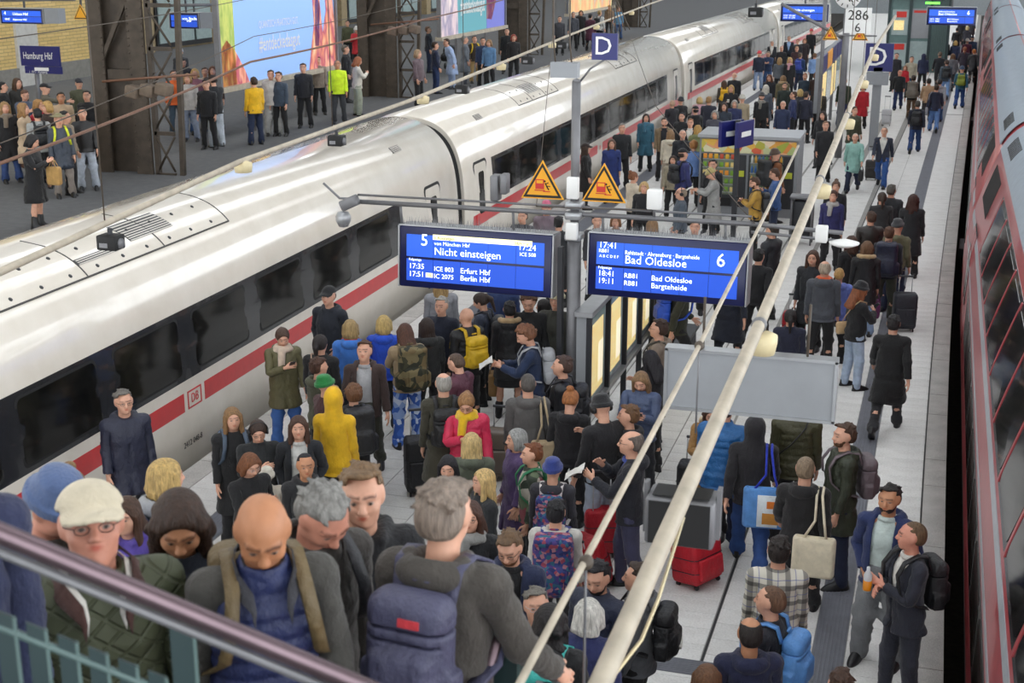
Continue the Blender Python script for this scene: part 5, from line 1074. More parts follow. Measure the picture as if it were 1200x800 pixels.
def people_mats():
    t = NT('skin'); oi = t.n('ShaderNodeObjectInfo'); at = t.n('ShaderNodeAttribute', attribute_name='face'); sp = t.n('ShaderNodeSeparateColor'); t.l(at, 'Color', sp, 0)
    nz = t.ramp(t.noise(18, 3), [(.3, (.9,.86,.84,1)), (.7, (1.05,1.03,1.02,1))]); c = t.mix(1.0, (oi, 1), nz, 'MULTIPLY')
    br = t.mix(1.0, (oi, 1), srgb('#5a4034'), 'MULTIPLY'); c = t.mix((sp, 0), c, br)
    lp = t.mix(1.0, (oi, 1), srgb('#e0988c'), 'MULTIPLY'); c = t.mix((sp, 1), c, lp)
    c = t.mix((sp, 2), c, srgb('#a89a90')); c = t.mix((at, 'Alpha'), c, srgb('#241812')); t.base(c)
    t.set(Roughness=.5, Subsurface_Weight=.0); MATS['skin'] = t.m
    M_objcol('cloth', .85, .22, 7, .9, 16, sheen=.12, bd=.028); M_objcol('nylon', .5, .18, 8, .9, 17, bd=.028); M_objcol('leather', .42, .18, 9, .25, 40)
    M_objcol('denim_cloth', .85, .22, 12, .25, 30); M_objcol('knit', .9, .2, 14, .5, 90, sheen=.3); M_objcol('hard', .4, .06, 5, .05, 60)
    t = NT('hair'); oi = t.n('ShaderNodeObjectInfo'); nz = t.noise(60, 4, .6, vec=(1, 1, .18)); r = t.ramp(nz, [(.3, (.55,.55,.55,1)), (.7, (1.3,1.3,1.3,1))])
    t.base(t.mix(1.0, (oi, 1), r, 'MULTIPLY')); t.set(Roughness=.55); t.bump(nz, .8, .03); MATS['hair'] = t.m
    t = NT('quilt'); oi = t.n('ShaderNodeObjectInfo'); tc = t.n('ShaderNodeTexCoord'); hs_ = []
    for sgn in (45, -45):
        mp = t.n('ShaderNodeMapping'); mp.inputs['Rotation'].default_value = (0, math.radians(sgn), 0); t.l(tc, 'Object', mp, 0); w = t.n('ShaderNodeTexWave', bands_direction='X', wave_profile='SIN'); w.inputs['Scale'].default_value = 5.0; t.l(mp, 0, w, 0); hs_.append(t.ramp((w, 'Fac'), [(0, (0,0,0,1)), (.16, (1,1,1,1))]))
    mm = t.mix(1.0, hs_[0], hs_[1], 'MULTIPLY'); t.base((oi, 1)); t.set(Roughness=.6); t.bump(mm, .8, .012); MATS['quilt'] = t.m
    # woven check, camouflage, floral prints
    t = NT('plaid'); tc = t.n('ShaderNodeTexCoord'); oi = t.n('ShaderNodeObjectInfo'); cur = srgb('#d8d3c6')
    prev = None
    for ax, dirn in ((0, 'X'), (1, 'Z')):
        for sc, lo, hi, colr in ((7., .35, .65, srgb('#26232a')), (7., .92, .97, srgb('#3a4f9a'))):
            w = t.n('ShaderNodeTexWave', bands_direction=dirn, wave_profile='SAW'); w.inputs['Scale'].default_value = sc/3.1416*1.0; t.l(tc, 'Object', w, 0)
            rr = t.ramp((w, 'Fac'), [(0, (0,0,0,1)), (lo, (0,0,0,1)), (lo+.01, (.62,.62,.62,1)), (hi, (.62,.62,.62,1)), (min(hi+.01, 1), (0,0,0,1))]); prev = t.mix(rr, prev if prev else cur, colr)
    t.base(prev); t.set(Roughness=.9); MATS['plaid'] = t.m
    for nm, cols, sc in (('camo', ['#3d3b28', '#6a5a3c', '#2a2c20', '#75694a'], 13), ('floral', ['#262c62', '#4a3878', '#8f3f52', '#2c6078', '#34407a', '#a5707c'], 30), ('animal', ['#c9a06a', '#3a2618', '#b0834e', '#2a1c12'], 40), ('chequered', ['#5e6a52', '#c0b8ae', '#8a4a52', '#3a4238'], 9), ('acid', ['#2f56a8', '#c8d4ea', '#3f68c0', '#8fa9dc'], 12)):
        t = NT(nm); v = t.n('ShaderNodeTexVoronoi'); v.inputs['Scale'].default_value = sc; tc = t.n('ShaderNodeTexCoord'); t.l(tc, 'Object', v, 0)
        sx = t.n('ShaderNodeSeparateColor'); t.l(v, 'Color', sx, 0); k = len(cols); q = t.ramp((sx, 0), [(i/k, srgb(c)) for i, c in enumerate(cols)]); q[0].color_ramp.interpolation = 'CONSTANT'
        t.base(q); t.set(Roughness=.85); t.bump(t.noise(25), .3, .01); MATS[nm] = t.m
POSES = {
 'stand': dict(armR=(4,5,0,14), armL=(2,5,0,16), legR=(2,2,2), legL=(-1,3,0)),
 'stand2': dict(armR=(-4,6,10,24), armL=(10,6,20,35), legR=(8,3,10), legL=(-2,2,0), twist=6),
 'pocket': dict(armR=(-12,14,40,58), armL=(-12,14,40,58), legR=(3,3,4), legL=(-2,3,0)),
 'walk': dict(armR=(-22,8,5,14), armL=(24,8,10,28), legR=(22,1,6), legL=(-20,1,20), lean=4),
 'walk2': dict(armR=(24,8,10,30), armL=(-20,8,5,14), legR=(-20,1,24), legL=(22,1,6), lean=4),
 'phone': dict(armR=(32,6,48,98), armL=(4,9,0,16), legR=(2,2,2), legL=(-2,3,0), head=(0,22,0)),
 'phoneL': dict(armL=(32,6,48,98), armR=(4,9,0,16), legR=(6,2,8), legL=(-2,3,0), head=(0,22,0)),
 'phone2': dict(armR=(30,6,50,92), armL=(28,6,50,92), legR=(2,2,2), legL=(-2,3,0), head=(0,24,0)),
 'book': dict(armR=(38,8,38,80), armL=(38,8,38,80), legR=(2,2,2), legL=(-2,3,0), head=(0,30,0), lean=4),
 'call': dict(armR=(42,28,30,138), armL=(4,9,0,16), legR=(4,2,4), legL=(-2,3,0)),
 'cross': dict(armR=(26,4,72,96), armL=(30,4,72,90), legR=(2,3,2), legL=(-2,3,0)),
 'cup': dict(armR=(26,8,30,84), armL=(2,9,0,18), legR=(14,2,8), legL=(-12,2,12)),
 'cupL': dict(armL=(26,8,30,84), armR=(2,9,0,18), legR=(14,2,8), legL=(-12,2,12)),
 'pull': dict(armR=(-26,10,0,6), armL=(16,8,5,24), legR=(20,1,6), legL=(-18,1,20), lean=4),
 'rail': dict(armR=(22,16,0,26), armL=(4,9,0,14), legR=(-10,2,22), legL=(20,2,24), lean=6),
 'point': dict(armR=(80,10,0,8), armL=(4,9,0,14), legR=(2,2,2), legL=(-2,3,0)),
 'up': dict(armR=(10,9,10,30), armL=(-6,9,5,22), legR=(38,2,46), legL=(-4,2,8), lean=8),
 'up2': dict(armL=(10,9,10,30), armR=(-6,9,5,22), legL=(38,2,46), legR=(-4,2,8), lean=8),
 'straps': dict(armR=(34,14,40,128), armL=(4,9,0,14), legR=(6,2,6), legL=(-4,2,4)),
 'bottle': dict(armR=(20,10,52,92), armL=(16,6,55,100), legR=(4,4,2), legL=(-2,3,0)),
 'eat': dict(armR=(44,10,40,112), armL=(34,8,40,88), legR=(10,2,8), legL=(-8,2,4)),
 'sit': dict(armR=(14,10,40,70), armL=(14,10,40,70), legR=(78,6,82), legL=(78,6,82)),
}
CAMP = np.array([0, 0, 7.1])
def posed(kind, lod, B):
    V, Fc, W = get_shape(kind, lod); return skin(V, W, B), Fc
def place(o, ctx): o.location = ctx['loc']; o.rotation_euler = (0, 0, ctx['rz']); o.scale = ctx['sc']; return o
def tf(M, V): V = np.asarray(V, float); return V@M[:3, :3].T+M[:3, 3]
def rigid(mb, M):
    mb.v = [tuple(q) for q in tf(np.vstack([M, [0, 0, 0, 1]]) if M.shape[0] == 3 else M, np.array(mb.v))]; return mb
def person(x, y, z, face, label, top='jacket black', legs='jeans denim', hair='short hairbrown', pose='stand', h=1.74, skin_='light', shirt=None, ex='', shoe='black', girth=1., head=None, group=None, lod=None, lean=None, tmat=None, lmat=None):
    d = np.linalg.norm(np.array([x, y, z+1.4])-CAMP)
    if lod is None: lod = 0 if d < 9.5 else (1 if d < 26 else 2)
    p = dict(POSES[pose])
    if head is not None: p['head'] = head
    if lean is not None: p['lean'] = lean
    rnd = random.Random(hash((round(x, 2), round(y, 2))) & 0xffff)
    p['twist'] = p.get('twist', 0)+rnd.uniform(-5, 5)
    B = bones(p); V, Fc = posed('body', lod, B); zmin = V[:, 2].min(); V = V-np.array([0, 0, zmin]); B = B.copy(); B[:, 2, 3] -= zmin
    me = np_mesh('person', V, Fc); me.materials.append(MATS['skin'])
    ca = me.color_attributes.new('face', 'FLOAT_COLOR', 'POINT'); fm = face_mask(SHAPES['body'][lod][0]).astype(np.float32); ca.data.foreach_set('color', fm.ravel())
    o = link('person', me, None, None, srgb(SKIN.get(skin_, skin_)))
    s = h/1.75; ctx = dict(loc=(x, y, z), rz=-math.radians(face), sc=(s*girth, s*girth, s), B=B, lod=lod, person=o, rnd=rnd, d=d)
    place(o, ctx); tag(o, label, 'person', group)
    def piece(nm, kind, mat, col):
        v, f = posed(kind, lod, B); m = np_mesh(nm, v, f); return link(nm, m, MATS[mat], o, C_(col))
    tk, tc = top.split()[:2]; tm = tmat or {'puffer': 'nylon', 'vest': 'nylon', 'jacket': 'cloth', 'hood': 'cloth', 'parka': 'nylon'}.get(tk, 'cloth')
    ctx['jacket'] = tk
    if tk in ('open', 'suit', 'vest'): piece('shirt', 'undershirt' if tk == 'vest' else 'shirt', 'cloth', shirt or ('white' if tk == 'suit' else 'charcoal'))
    nm = {'coat': 'coat', 'parka': 'parka', 'suit': 'suit_jacket', 'vest': 'padded_vest', 'hood': 'hooded_jacket', 'hoodup': 'hooded_jacket', 'puffer': 'puffer_jacket', 'shirt': 'shirt'}.get(tk, 'jacket')
    piece(nm, tk, tm, tc)
    lk, lc = legs.split()[:2]
    if lk == 'bare': piece('skirt', 'skirt', 'cloth', lc)
    else:
        piece('trousers', lk, lmat or ('denim_cloth' if lk == 'jeans' else 'cloth'), lc)
    for i, sgn in ((0, 1), (1, -1)):
        v, f = SHAPES['boot' if lk == 'bare' else 'shoe'][lod]; v = v+np.array([.106*sgn, 0, 0]); b = B[8+2*i]
        link('shoe', np_mesh('shoe', tf(np.vstack([b, [0, 0, 0, 1]]), v), f), MATS['leather'], o, C_(shoe))
    hm = np.vstack([B[2], [0, 0, 0, 1]])
    for w in hair.split('+'):
        k, c = w.split()[:2]
        if k == 'bald': continue
        piece({'beanie': 'beanie', 'cap': 'cap', 'hat': 'sun_hat', 'beard': 'beard', 'scarf': 'scarf'}.get(k, 'hair'), k, 'knit' if k in ('beanie', 'scarf') else ('cloth' if k in ('cap', 'hat') else 'hair'), c)
    for e in ex.split('+'):
        e = e.split()
        if e: EXTRA[e[0]](ctx, label, *e[1:])
    return o, ctx
EXTRA = {}
def extra(f): EXTRA[f.__name__[2:]] = f; return f
def short(label):
    w = label.split(); return ' '.join(w[:14])
@extra
def x_glasses(ctx, label, col='black'):
    mb = MB()
    for s in (-1, 1):
        mb.tube([(s*.032+.02*math.cos(a), .0985-.08*abs(.02*math.cos(a)), 1.637+.0155*math.sin(a)) for a in np.linspace(0, 6.283, 15)[:-1]], .0016, 5, closed=True)
        mb.tube([(s*.053,.092,1.642), (s*.073,.05,1.642), (s*.079,0,1.642)], .0017, 5)
    mb.tube([(-.012,.1,1.64), (0,.103,1.643), (.012,.1,1.64)], .0017, 5)
    rigid(mb, ctx['B'][2]).build('glasses', MATS['hard'], ctx['person'], C_(col))
@extra
def x_collar(ctx, label, col='brown', k='1'):
    k = float(k)
    for s in (-1, 1):
        mb = MB(); pts = [(s*.002, -.095*k, 1.5), (s*.06*k, -.075*k, 1.497), (s*.088*k, -.01, 1.488), (s*.08*k, .06, 1.465), (s*.05*k, .115*k, 1.425), (s*.045*k, .135*k, 1.37)]
        vs = []
        for (a, b, c) in pts:
            n_ = np.array([a, b, 0.]); n_ /= np.linalg.norm(n_)+1e-6; vs += [(a, b, c+.018), (a+n_[0]*.034, b+n_[1]*.03, c-.032)]
        vs2 = [(a*.985, b*.985, c-.006) for a, b, c in vs]; n = len(pts); m = 2*n
        mb.add(vs+vs2, [(2*i, 2*i+1, 2*i+3, 2*i+2) for i in range(n-1)]+[(m+2*i, m+2*i+2, m+2*i+3, m+2*i+1) for i in range(n-1)]+[(2*i, 2*i+2, m+2*i+2, m+2*i) for i in range(n-1)]+[(2*i+1, m+2*i+1, m+2*i+3, 2*i+3) for i in range(n-1)]+[(m-2, m-1, 2*m-1, 2*m-2)], True)
        rigid(mb, ctx['B'][1]).build('collar', MATS['cloth'], ctx['person'], C_(col))
@extra
def x_fur(ctx, label, col='#b79a72'):
    rr = random.Random(3); mb = MB(); P = []; n = 26
    for i in range(n):
        a = -.35+(math.pi+.7)*i/(n-1); P.append((.125*math.cos(a), -.045-.105*math.sin(a), 1.495+.012*math.sin(a)))
    mb.tube(P, [.034+.01*rr.random() for _ in P], 8); rigid(mb, ctx['B'][1]).build('fur_trim', MATS['knit'], ctx['person'], C_(col))
@extra
def x_headphones(ctx, label, col='black'):
    mb = MB(); mb.tube([(.099*math.cos(a), -.005, 1.66+.104*math.sin(a)) for a in np.linspace(-.2, 3.34, 15)], .009, 6)
    for s in (-1, 1): mb.lathe([(.001,-.016),(.036,-.014),(.04,0),(.036,.014),(.001,.016)], (s*.095,-.005,1.628), 14, rotm('y', 90))
    rigid(mb, ctx['B'][2]).build('headphones', MATS['hard'], ctx['person'], C_(col))
def bag_obj(name, mb, ctx, mat, col, label, cat): 
    o = mb.build(name, mat if not isinstance(mat, str) else MATS[mat], None, C_(col)); place(o, ctx); return tag(o, label, cat)
PACK = {}
def pack_shape(lod, k):
    if (lod, k) not in PACK:
        F = Field((-.26,-.34,-.34), (.26,.1,.36), .011)
        if k == 'big':
            F.add(rbx((0,-.12,0), (.33,.2,.54), .07)); F.add(rbx((0,-.2,-.08), (.27,.14,.26), .05), .02); F.add(rbx((0,-.13,.25), (.31,.2,.09), .04), .012)
            for s in (-1, 1): F.add(rbx((.17*s,-.12,-.13), (.07,.13,.2), .03), .015); F.sub(rbx((s*.1,-.3,-.02), (.012,.1,.6), .004), .003)
        else:
            F.add(rbx((0,-.09,0), (.29,.16,.44), .065)); F.add(rbx((0,-.155,-.07), (.23,.1,.2), .04), .015)
            F.sub(rbx((0,-.2,.055), (.5,.12,.006), .002), .004); F.sub(rbx((0,-.1,.1), (.5,.3,.005), .002), .003)
            for s in (-1, 1): F.add(rbx((.145*s,-.08,-.12), (.05,.1,.15), .02), .012)
        F.add(rcone((-.03,-.03,.235 if k != 'big' else .3), (.03,-.03,.235 if k != 'big' else .3), .012, .012), .01)
        V, Q = F.mesh(); PACK[(lod, k)] = deci(V, Q, (5000, 1100, 260)[lod])
    return PACK[(lod, k)]
@extra
def x_pack(ctx, label, col='black', k='small', mat='nylon', front='0'):
    V, Fc = pack_shape(ctx['lod'], k); M = np.vstack([ctx['B'][1], [0, 0, 0, 1]]); ox = -.125 if ctx['jacket'] not in ('puffer', 'parka', 'coat') else -.142
    if ctx['jacket'] in ('hood', 'parka', 'open'): ox -= .01
    sc = 1.0 if k != 'big' else 1.1
    o = link('backpack', np_mesh('backpack', tf(M, V*sc+np.array([0, ox, 1.2])), Fc), MATS[mat], None, C_(col)); place(o, ctx)
    tag(o, '%s backpack worn by the %s' % (PACKADJ.get((col, mat), col), who(label)), 'backpack')
    for s in (-1, 1):
        mb = MB(); pts = [(.09*s, ox-.0, 1.36), (.1*s, ox+.03, 1.475), (.105*s, -.02, 1.492), (.11*s, .09, 1.44), (.125*s, .148, 1.34), (.15*s, .13, 1.2), (.185*s, .03, 1.1), (.16*s, ox+.02, 1.05)]
        q = []
        for i in range(len(pts)-1):
            for t in np.linspace(0, 1, 4)[:-1]: q.append(tuple(np.array(pts[i])*(1-t)+np.array(pts[i+1])*t))
        q.append(pts[-1]); n = 2
        vs = []
        for (a, b, c) in q: vs += [(a-.022*s, b, c), (a+.022*s, b, c-.006)]
        nn = len(q); mb.add(vs, [(2*i, 2*i+1, 2*i+3, 2*i+2) for i in range(nn-1)], True)
        c = np.mean(vs, 0); off = []
        for (a, b, cc) in vs:
            d = np.array([a*.3, b+.01, (cc-1.25)*.55]); d /= np.linalg.norm(d)+1e-6; off.append((a+.014*d[0], b+.014*d[1], cc+.014*d[2]))
        mb.add(off, [(2*i, 2*i+2, 2*i+3, 2*i+1) for i in range(nn-1)], True)
        b0 = 2*nn
        mb.f += [(2*i, 2*i+2, b0+2*i+2, b0+2*i) for i in range(nn-1)]+[(2*i+1, b0+2*i+1, b0+2*i+3, 2*i+3) for i in range(nn-1)]; mb.sm += [True]*(2*nn-2)
        rigid(mb, ctx['B'][1]).build('strap', MATS['nylon'], o, C_(col))
    if 'descending the stairs' in label:
        mb = MB(); mb.box((.03, ox-.172, 1.335), (.075, .006, .03)); rigid(mb, ctx['B'][1]).build('logo_patch', MATS['cloth'], o, C_('#d23a44'))
    if 'gym sack' in label:
        mb = MB(); mb.tube([(-.06, ox-.212, 1.12), (-.045, ox-.214, 1.09), (-.01, ox-.214, 1.1), (.07, ox-.212, 1.16)], [.006, .012, .009, .002], 6); rigid(mb, ctx['B'][1]).build('swoosh_mark', MATS['hard'], o, C_('white'))
    return o
PACKADJ = {}
def who(label):
    """a short handle on the wearer for a bag's label"""
    w = label.split(' '); return ' '.join(w[:9])
def hand_pos(ctx, i):
    s = 1 if i == 0 else -1; return tf(np.vstack([ctx['B'][4+2*i], [0, 0, 0, 1]]), (mx(WR, s)+.1*np.array([SA*s, 0, -CA]))[None])[0]
def hand_frame(ctx, i): return ctx['B'][4+2*i][:, :3]
@extra
def x_phone(ctx, label, hand='0', col='black'):
    p = hand_pos(ctx, int(hand)); mb = MB(); mb.rbox(p+np.array([0,.02,.03]), (.07,.011,.145), .004, rotm('x', -50), 2)
    o = bag_obj('phone', mb, ctx, 'hard', col, '%s phone in the hand of the %s' % (col, who(label)), 'phone')
    sc = MB(); sc.box(p+np.array([0,.02,.03])+rotm('x', -50)@np.array([0,-.006,0]), (.062,.001,.13), rotm('x', -50)); sc.build('screen', MATS['screen_glass'], o)
@extra
def x_cup(ctx, label, hand='0', col='white'):
    p = hand_pos(ctx, int(hand)); mb = MB(); mb.lathe([(.03,-.05),(.04,.045),(.042,.045),(.042,.052),(.036,.06),(.001,.06)], p+np.array([0,.035,.02]), 14)
    bag_obj('paper_cup', mb, ctx, 'hard', col, '%s paper cup held by the %s' % (col, who(label)), 'cup')
@extra
def x_paper(ctx, label, hand='0', w='.2'):
    p = hand_pos(ctx, int(hand)); w = float(w); mb = MB(); vs = []; n = 5
    for i in range(n):
        for j in range(n): vs.append(p+np.array([(i/(n-1)-.5)*w, .03+j/(n-1)*.16, .05+.02*math.sin(i*2+j)-.02*j]))
    mb.add(vs+[v-np.array([0,0,.004]) for v in vs], [(i*n+j, (i+1)*n+j, (i+1)*n+j+1, i*n+j+1) for i in range(n-1) for j in range(n-1)]+[(n*n+i*n+j, n*n+i*n+j+1, n*n+(i+1)*n+j+1, n*n+(i+1)*n+j) for i in range(n-1) for j in range(n-1)], True)
    bag_obj('paper_sheet', mb, ctx, 'hard', 'white', 'white paper held by the %s' % who(label), 'paper')
@extra
def x_tote(ctx, label, side='0', col='cream', mat='cloth', drop='.3', w='.36', hh='.38', word='tote bag'):
    """bag hanging from a shoulder at the hip"""
    s = 1 if side == '0' else -1; drop = float(drop); w = float(w); hh = float(hh)
    zt = 1.38-drop-.12; cx = s*(.25); cy = -.06
    F = Field((-.12,-.3,-.3), (.12,.3,.3), .012); F.add(rbx((0,0,0), (.1,w,hh), .04)); F.sub(rbx((0,0,hh/2), (.05,w-.06,.06), .02), .01)
    V, Q = F.mesh(); V, Q = deci(V, Q, 500 if ctx['lod'] else 1500); V = V+np.array([cx, cy, zt-hh/2])
    V[:, 0] += s*.01*np.sin(V[:, 2]*30+V[:, 1]*14)
    o = link('bag', np_mesh('bag', tf(np.vstack([ctx['B'][1], [0,0,0,1]]), V), Q), MATS[mat], None, C_(col)); o.name = word.replace(' ', '_'); place(o, ctx)
    tag(o, '%s %s hanging from the %s' % (PACKADJ.get((col, mat), col), word, who(label)), 'bag')
    for k in (-1, 1):
        mb = MB(); mb.tube([(cx-s*.01, cy+k*w*.28, zt-.02), (s*.2, cy+k*.05+.03, zt+drop*.6), (s*.155, k*.03+.01, 1.5), (s*.14, k*.03-.03, 1.502), (s*.19, cy+k*.04-.03, 1.4), (cx, cy+k*w*.2-.02, zt-.01)], .012, 5)
        rigid(mb, ctx['B'][1]).build('strap', MATS['cloth'], o, C_(col))
@extra
def x_cross(ctx, label, col='brown', side='0', kind='bag'):
    """small cross body bag with strap"""
    s = 1 if side == '0' else -1; mb = MB(); mb.rbox((s*.19,-.1,.98), (.09,.24,.2), .04)
    o = rigid(mb, ctx['B'][1]).build('shoulder_bag', MATS['leather'], None, C_(col)); place(o, ctx); tag(o, '%s shoulder bag on the %s' % (col, who(label)), 'bag')
    mb = MB(); mb.tube([(s*.21,-.06,1.05), (s*.12,.165,1.15), (0,.155,1.3), (-s*.1,.09,1.45), (-s*.12,-.03,1.495), (-s*.08,-.13,1.4), (s*.05,-.155,1.22), (s*.21,-.12,1.05)], .009, 5); rigid(mb, ctx['B'][1]).build('strap', MATS['leather'], o, C_(col))
@extra
def x_handbag(ctx, label, hand='0', col='brown', word='handbag', w='.32', hh='.3', mat='leather'):
    p = hand_pos(ctx, int(hand)); w = float(w); hh = float(hh); mb = MB(); mb.rbox(p+np.array([0,.02,-.14-hh/2]), (.13,w,hh), .04)
    o = bag_obj(word.replace(' ', '_'), mb, ctx, mat, col, '%s %s carried by the %s' % (PACKADJ.get((col, mat), col), word, who(label)), 'bag')
    for k in (-1, 1):
        mb = MB(); mb.tube([p+np.array([k*.05,.02-w*.25,-.15]), p+np.array([k*.02,.0,-.02]), p+np.array([k*.02,.04,-.02]), p+np.array([k*.05,.02+w*.25,-.15])], .008, 5); mb.build('strap', MATS['leather'], o, C_(col))
@extra
def x_bottle(ctx, label, hand='1'):
    p = hand_pos(ctx, int(hand))+np.array([0, .05, .0]); mb = MB(); mb.lathe([(.03,-.1),(.033,-.09),(.033,.05),(.014,.09),(.014,.12),(.001,.12)], p, 12); o = mb.build('bottle', MATS['hard'], None, srgb('#cfd2d6')); place(o, ctx); tag(o, 'small juice bottle held by the ' + who(label), 'bottle')
    mb = MB(); mb.lathe([(.034,-.09),(.0345,-.08),(.0345,.0),(.034,.0)], p, 12); mb.build('juice', MATS['hard'], o, srgb('#e08a10'))
@extra
def x_backbag(ctx, label, side='0', col='cream', w='.36', hh='.38', print_=''):
    """soft bag hanging from one shoulder behind the hip"""
    s = 1 if side == '0' else -1; w = float(w); hh = float(hh); F = Field((-.3,-.12,-.3), (.3,.12,.3), .012); F.add(rbx((0,0,0), (w,.11,hh), .045)); F.sub(rbx((0,0,hh/2), (w-.07,.05,.06), .02), .01)
    V, Q = F.mesh(); V, Q = deci(V, Q, 700); V[:, 1] += .012*np.sin(V[:, 2]*26+V[:, 0]*17); c = np.array([s*.14, -.235, .86]); V = V+c; M = np.vstack([ctx['B'][1], [0,0,0,1]])
    o = link('shoulder_bag', np_mesh('bag', tf(M, V), Q), MATS['cloth'], None, C_(col)); place(o, ctx); tag(o, '%s shopping bag behind the %s' % ('cream' if not print_ else 'blue printed', who(label)), 'bag')
    for k in (-1, 1):
        mb = MB(); mb.tube([c+np.array([k*w*.26, 0, hh/2-.03]), (s*.17+k*.04, -.2, 1.2), (s*.15+k*.025, -.13, 1.42), (s*.15+k*.025, -.02, 1.475), (s*.16+k*.025, .08, 1.4)], .013, 5); rigid(mb, ctx['B'][1]).build('strap', MATS['cloth'], o, C_(col if not print_ else '#2438b8'))
    if print_:
        for (dx, dz, ww, h2, cc) in ((.02, -.02, .2, .34, '#dfe6ea'), (.05, -.1, .16, .12, '#c98a3a'), (.06, .05, .1, .08, '#e07a2a')): mb = MB(); mb.rbox(c+np.array([dx, -.062-.002*(ww < .2), dz]), (ww, .012, h2), .004); rigid(mb, ctx['B'][1]).build('print', MATS['cloth'], o, C_(cc))
def suitcase(x, y, z, rz, label, col='black', w=.42, d=.26, hh=.62, handle=.4, tilt=0, mat='nylon'):
    mb = MB(); mb.rbox((0,0,.06+hh/2), (w,d,hh), .06); o = mb.build('suitcase', MATS[mat], None, C_(col))
    o.location = (x, y, z); o.rotation_euler = (math.radians(tilt), 0, math.radians(rz)); tag(o, label, 'suitcase')
    f = MB(); f.rbox((0,-d/2-.01,.06+hh*.36), (w*.8,.06,hh*.48), .025); f.build('front_pocket', MATS[mat], o, C_(col))
    for s in (-1, 1):
        r = MB(); r.tube([(s*w*.27,d/2-.04,.06+hh-.03), (s*w*.27,d/2-.04,.06+hh+handle)], .009, 6); r.build('handle_rod', MATS['hard'], o, C_('silver'))
        for q in (-1, 1):
            wh = MB(); wh.lathe([(.001,-.014),(.03,-.012),(.032,0),(.03,.012),(.001,.014)], (s*w*.38,q*d*.34,.031), 10, rotm('y', 90)); wh.build('wheel', MATS['hard'], o, C_('black'))
    r = MB(); r.rbox((0,d/2-.04,.06+hh+handle), (w*.62,.03,.035), .012); r.build('handle_grip', MATS['hard'], o, C_('charcoal'))
    for k in (.3, .62):
        r = MB(); r.tube([(sx*(w/2+.002)*(1 if abs(sx) == 1 else 1), sy*(d/2+.002), .06+hh*k) for sx, sy in ((-.86,-1),(.86,-1),(1,-.75),(1,.75),(.86,1),(-.86,1),(-1,.75),(-1,-.75))], .006, 4, closed=True); r.build('seam_piping', MATS['hard'], o, C_('ink'))
    return o
people_mats(); make_shapes()
person(-2.64, 3.71, 3.54, 137, 'person in cream cap and glasses wearing an olive quilted jacket on the stairs', 'jacket #4a4f3a', 'slim charcoal', 'cap cream+nape hairgrey', 'up', h=1.80, ex='glasses brown+collar #4a2f2a 1.12+collar white .9', head=(4,-18,0), skin_='rosy', girth=1.2, tmat='quilt')
person(-2.09, 3.89, 3.56, 140, 'person in a navy padded vest looking down on the stairs', 'vest #27305a', 'slim ink', 'bald x', 'up2', h=1.80, ex='pack #6b5a3c+collar #3a3a40 1.05', head=(8,28,0), skin_='#b8805c', shirt='#45433f', girth=1.06)
person(-2.21, 4.50, 3.35, 124, 'person in a dark hooded jacket with bowed head on the stairs', 'hood #3f3b38', 'slim black', 'short hairgrey', 'up', h=1.80, ex='pack charcoal+collar #2a2826 1.1', head=(-5,38,0), skin_='rosy', girth=1.06)
person(-2.17, 4.97, 3.16, 141, 'person in a black hooded coat phoning on the stairs', 'hood #1d1e22', 'slim black', 'quiff #7a5f42', 'call', h=1.82, ex='phone 0 red', head=(12,2,0), girth=1.06)
person(-1.62, 4.40, 3.37, 2, 'person in a brown grey hooded jacket descending the stairs with one hand on the rail', 'hood #4b4641', 'slim black', 'short #85766a', 'rail', h=1.84, ex='pack #4e4e68', girth=1.08)
person(-2.68, 4.34, 3.34, 140, 'person in a dark jacket looking down behind the cream cap', 'jacket #1c2230', 'slim black', 'wavy #3a2519', 'up', h=1.77, head=(6,26,0), skin_='tan', girth=1.06)
person(-3.27, 4.27, 3.33, 113, 'person in a blue knit beanie and dark brown jacket at the left edge', 'jacket #33291f', 'slim black', 'beanie #566a94', 'up2', h=1.80, head=(-4,30,0), skin_='rosy', girth=1.06)
person(-2.75, 3.12, 3.99, 144, 'person in a blue grey coat cut off by the left frame edge', 'coat #2c3252', 'slim black', 'short hairbrown', 'stand', h=1.80, girth=1.06)
person(-4.30, 6.75, 2.49, 29, 'person in a light grey jacket right of the cream cap', 'hood lightgrey', 'jeans denim', 'bob blond', 'up', h=1.60, ex='pack navy', girth=1.06)
person(-4.62, 6.36, 2.71, 144, 'small person just behind the cream cap', 'jacket purple', 'slim black', 'bun darkblond', 'up', h=1.45, girth=1.06)
person(-4.17, 6.26, 2.69, 166, 'small person in a violet jacket behind the cream cap', 'hood #5a48a0', 'slim black', 'wavy #4a3020', 'up2', h=1.40, girth=1.06)
person(-2.75, 9.06, 1.06, 171, 'person in glasses and an open navy jacket holding a strap at the stair foot', 'open #232c4c', 'jeans ink', 'quiff #6b5138+beard #7a4f30', 'straps', h=1.80, ex='glasses black', head=(6,22,0), shirt='black', girth=1.06)
person(-2.46, 8.74, 0.77, 156, 'person in thin glasses looking up beside the stair rail', 'jacket #1f2126', 'slim black', 'short #77736c', 'stand', h=1.78, ex='glasses silver', head=(0,-8,0), girth=1.06)
person(-1.98, 7.28, 1.53, 357, 'person with a turquoise pack on the stairs behind the rail', 'hood black', 'slim black', 'wavy #1a1416', 'up', h=1.66, ex='pack turquoise', girth=1.06)
person(-1.94, 8.13, 1.20, 5, 'person in a navy jacket at the bottom of the stairs', 'jacket #262d5c', 'slim black', 'bob hairwhite', 'up2', h=1.62, girth=1.06)
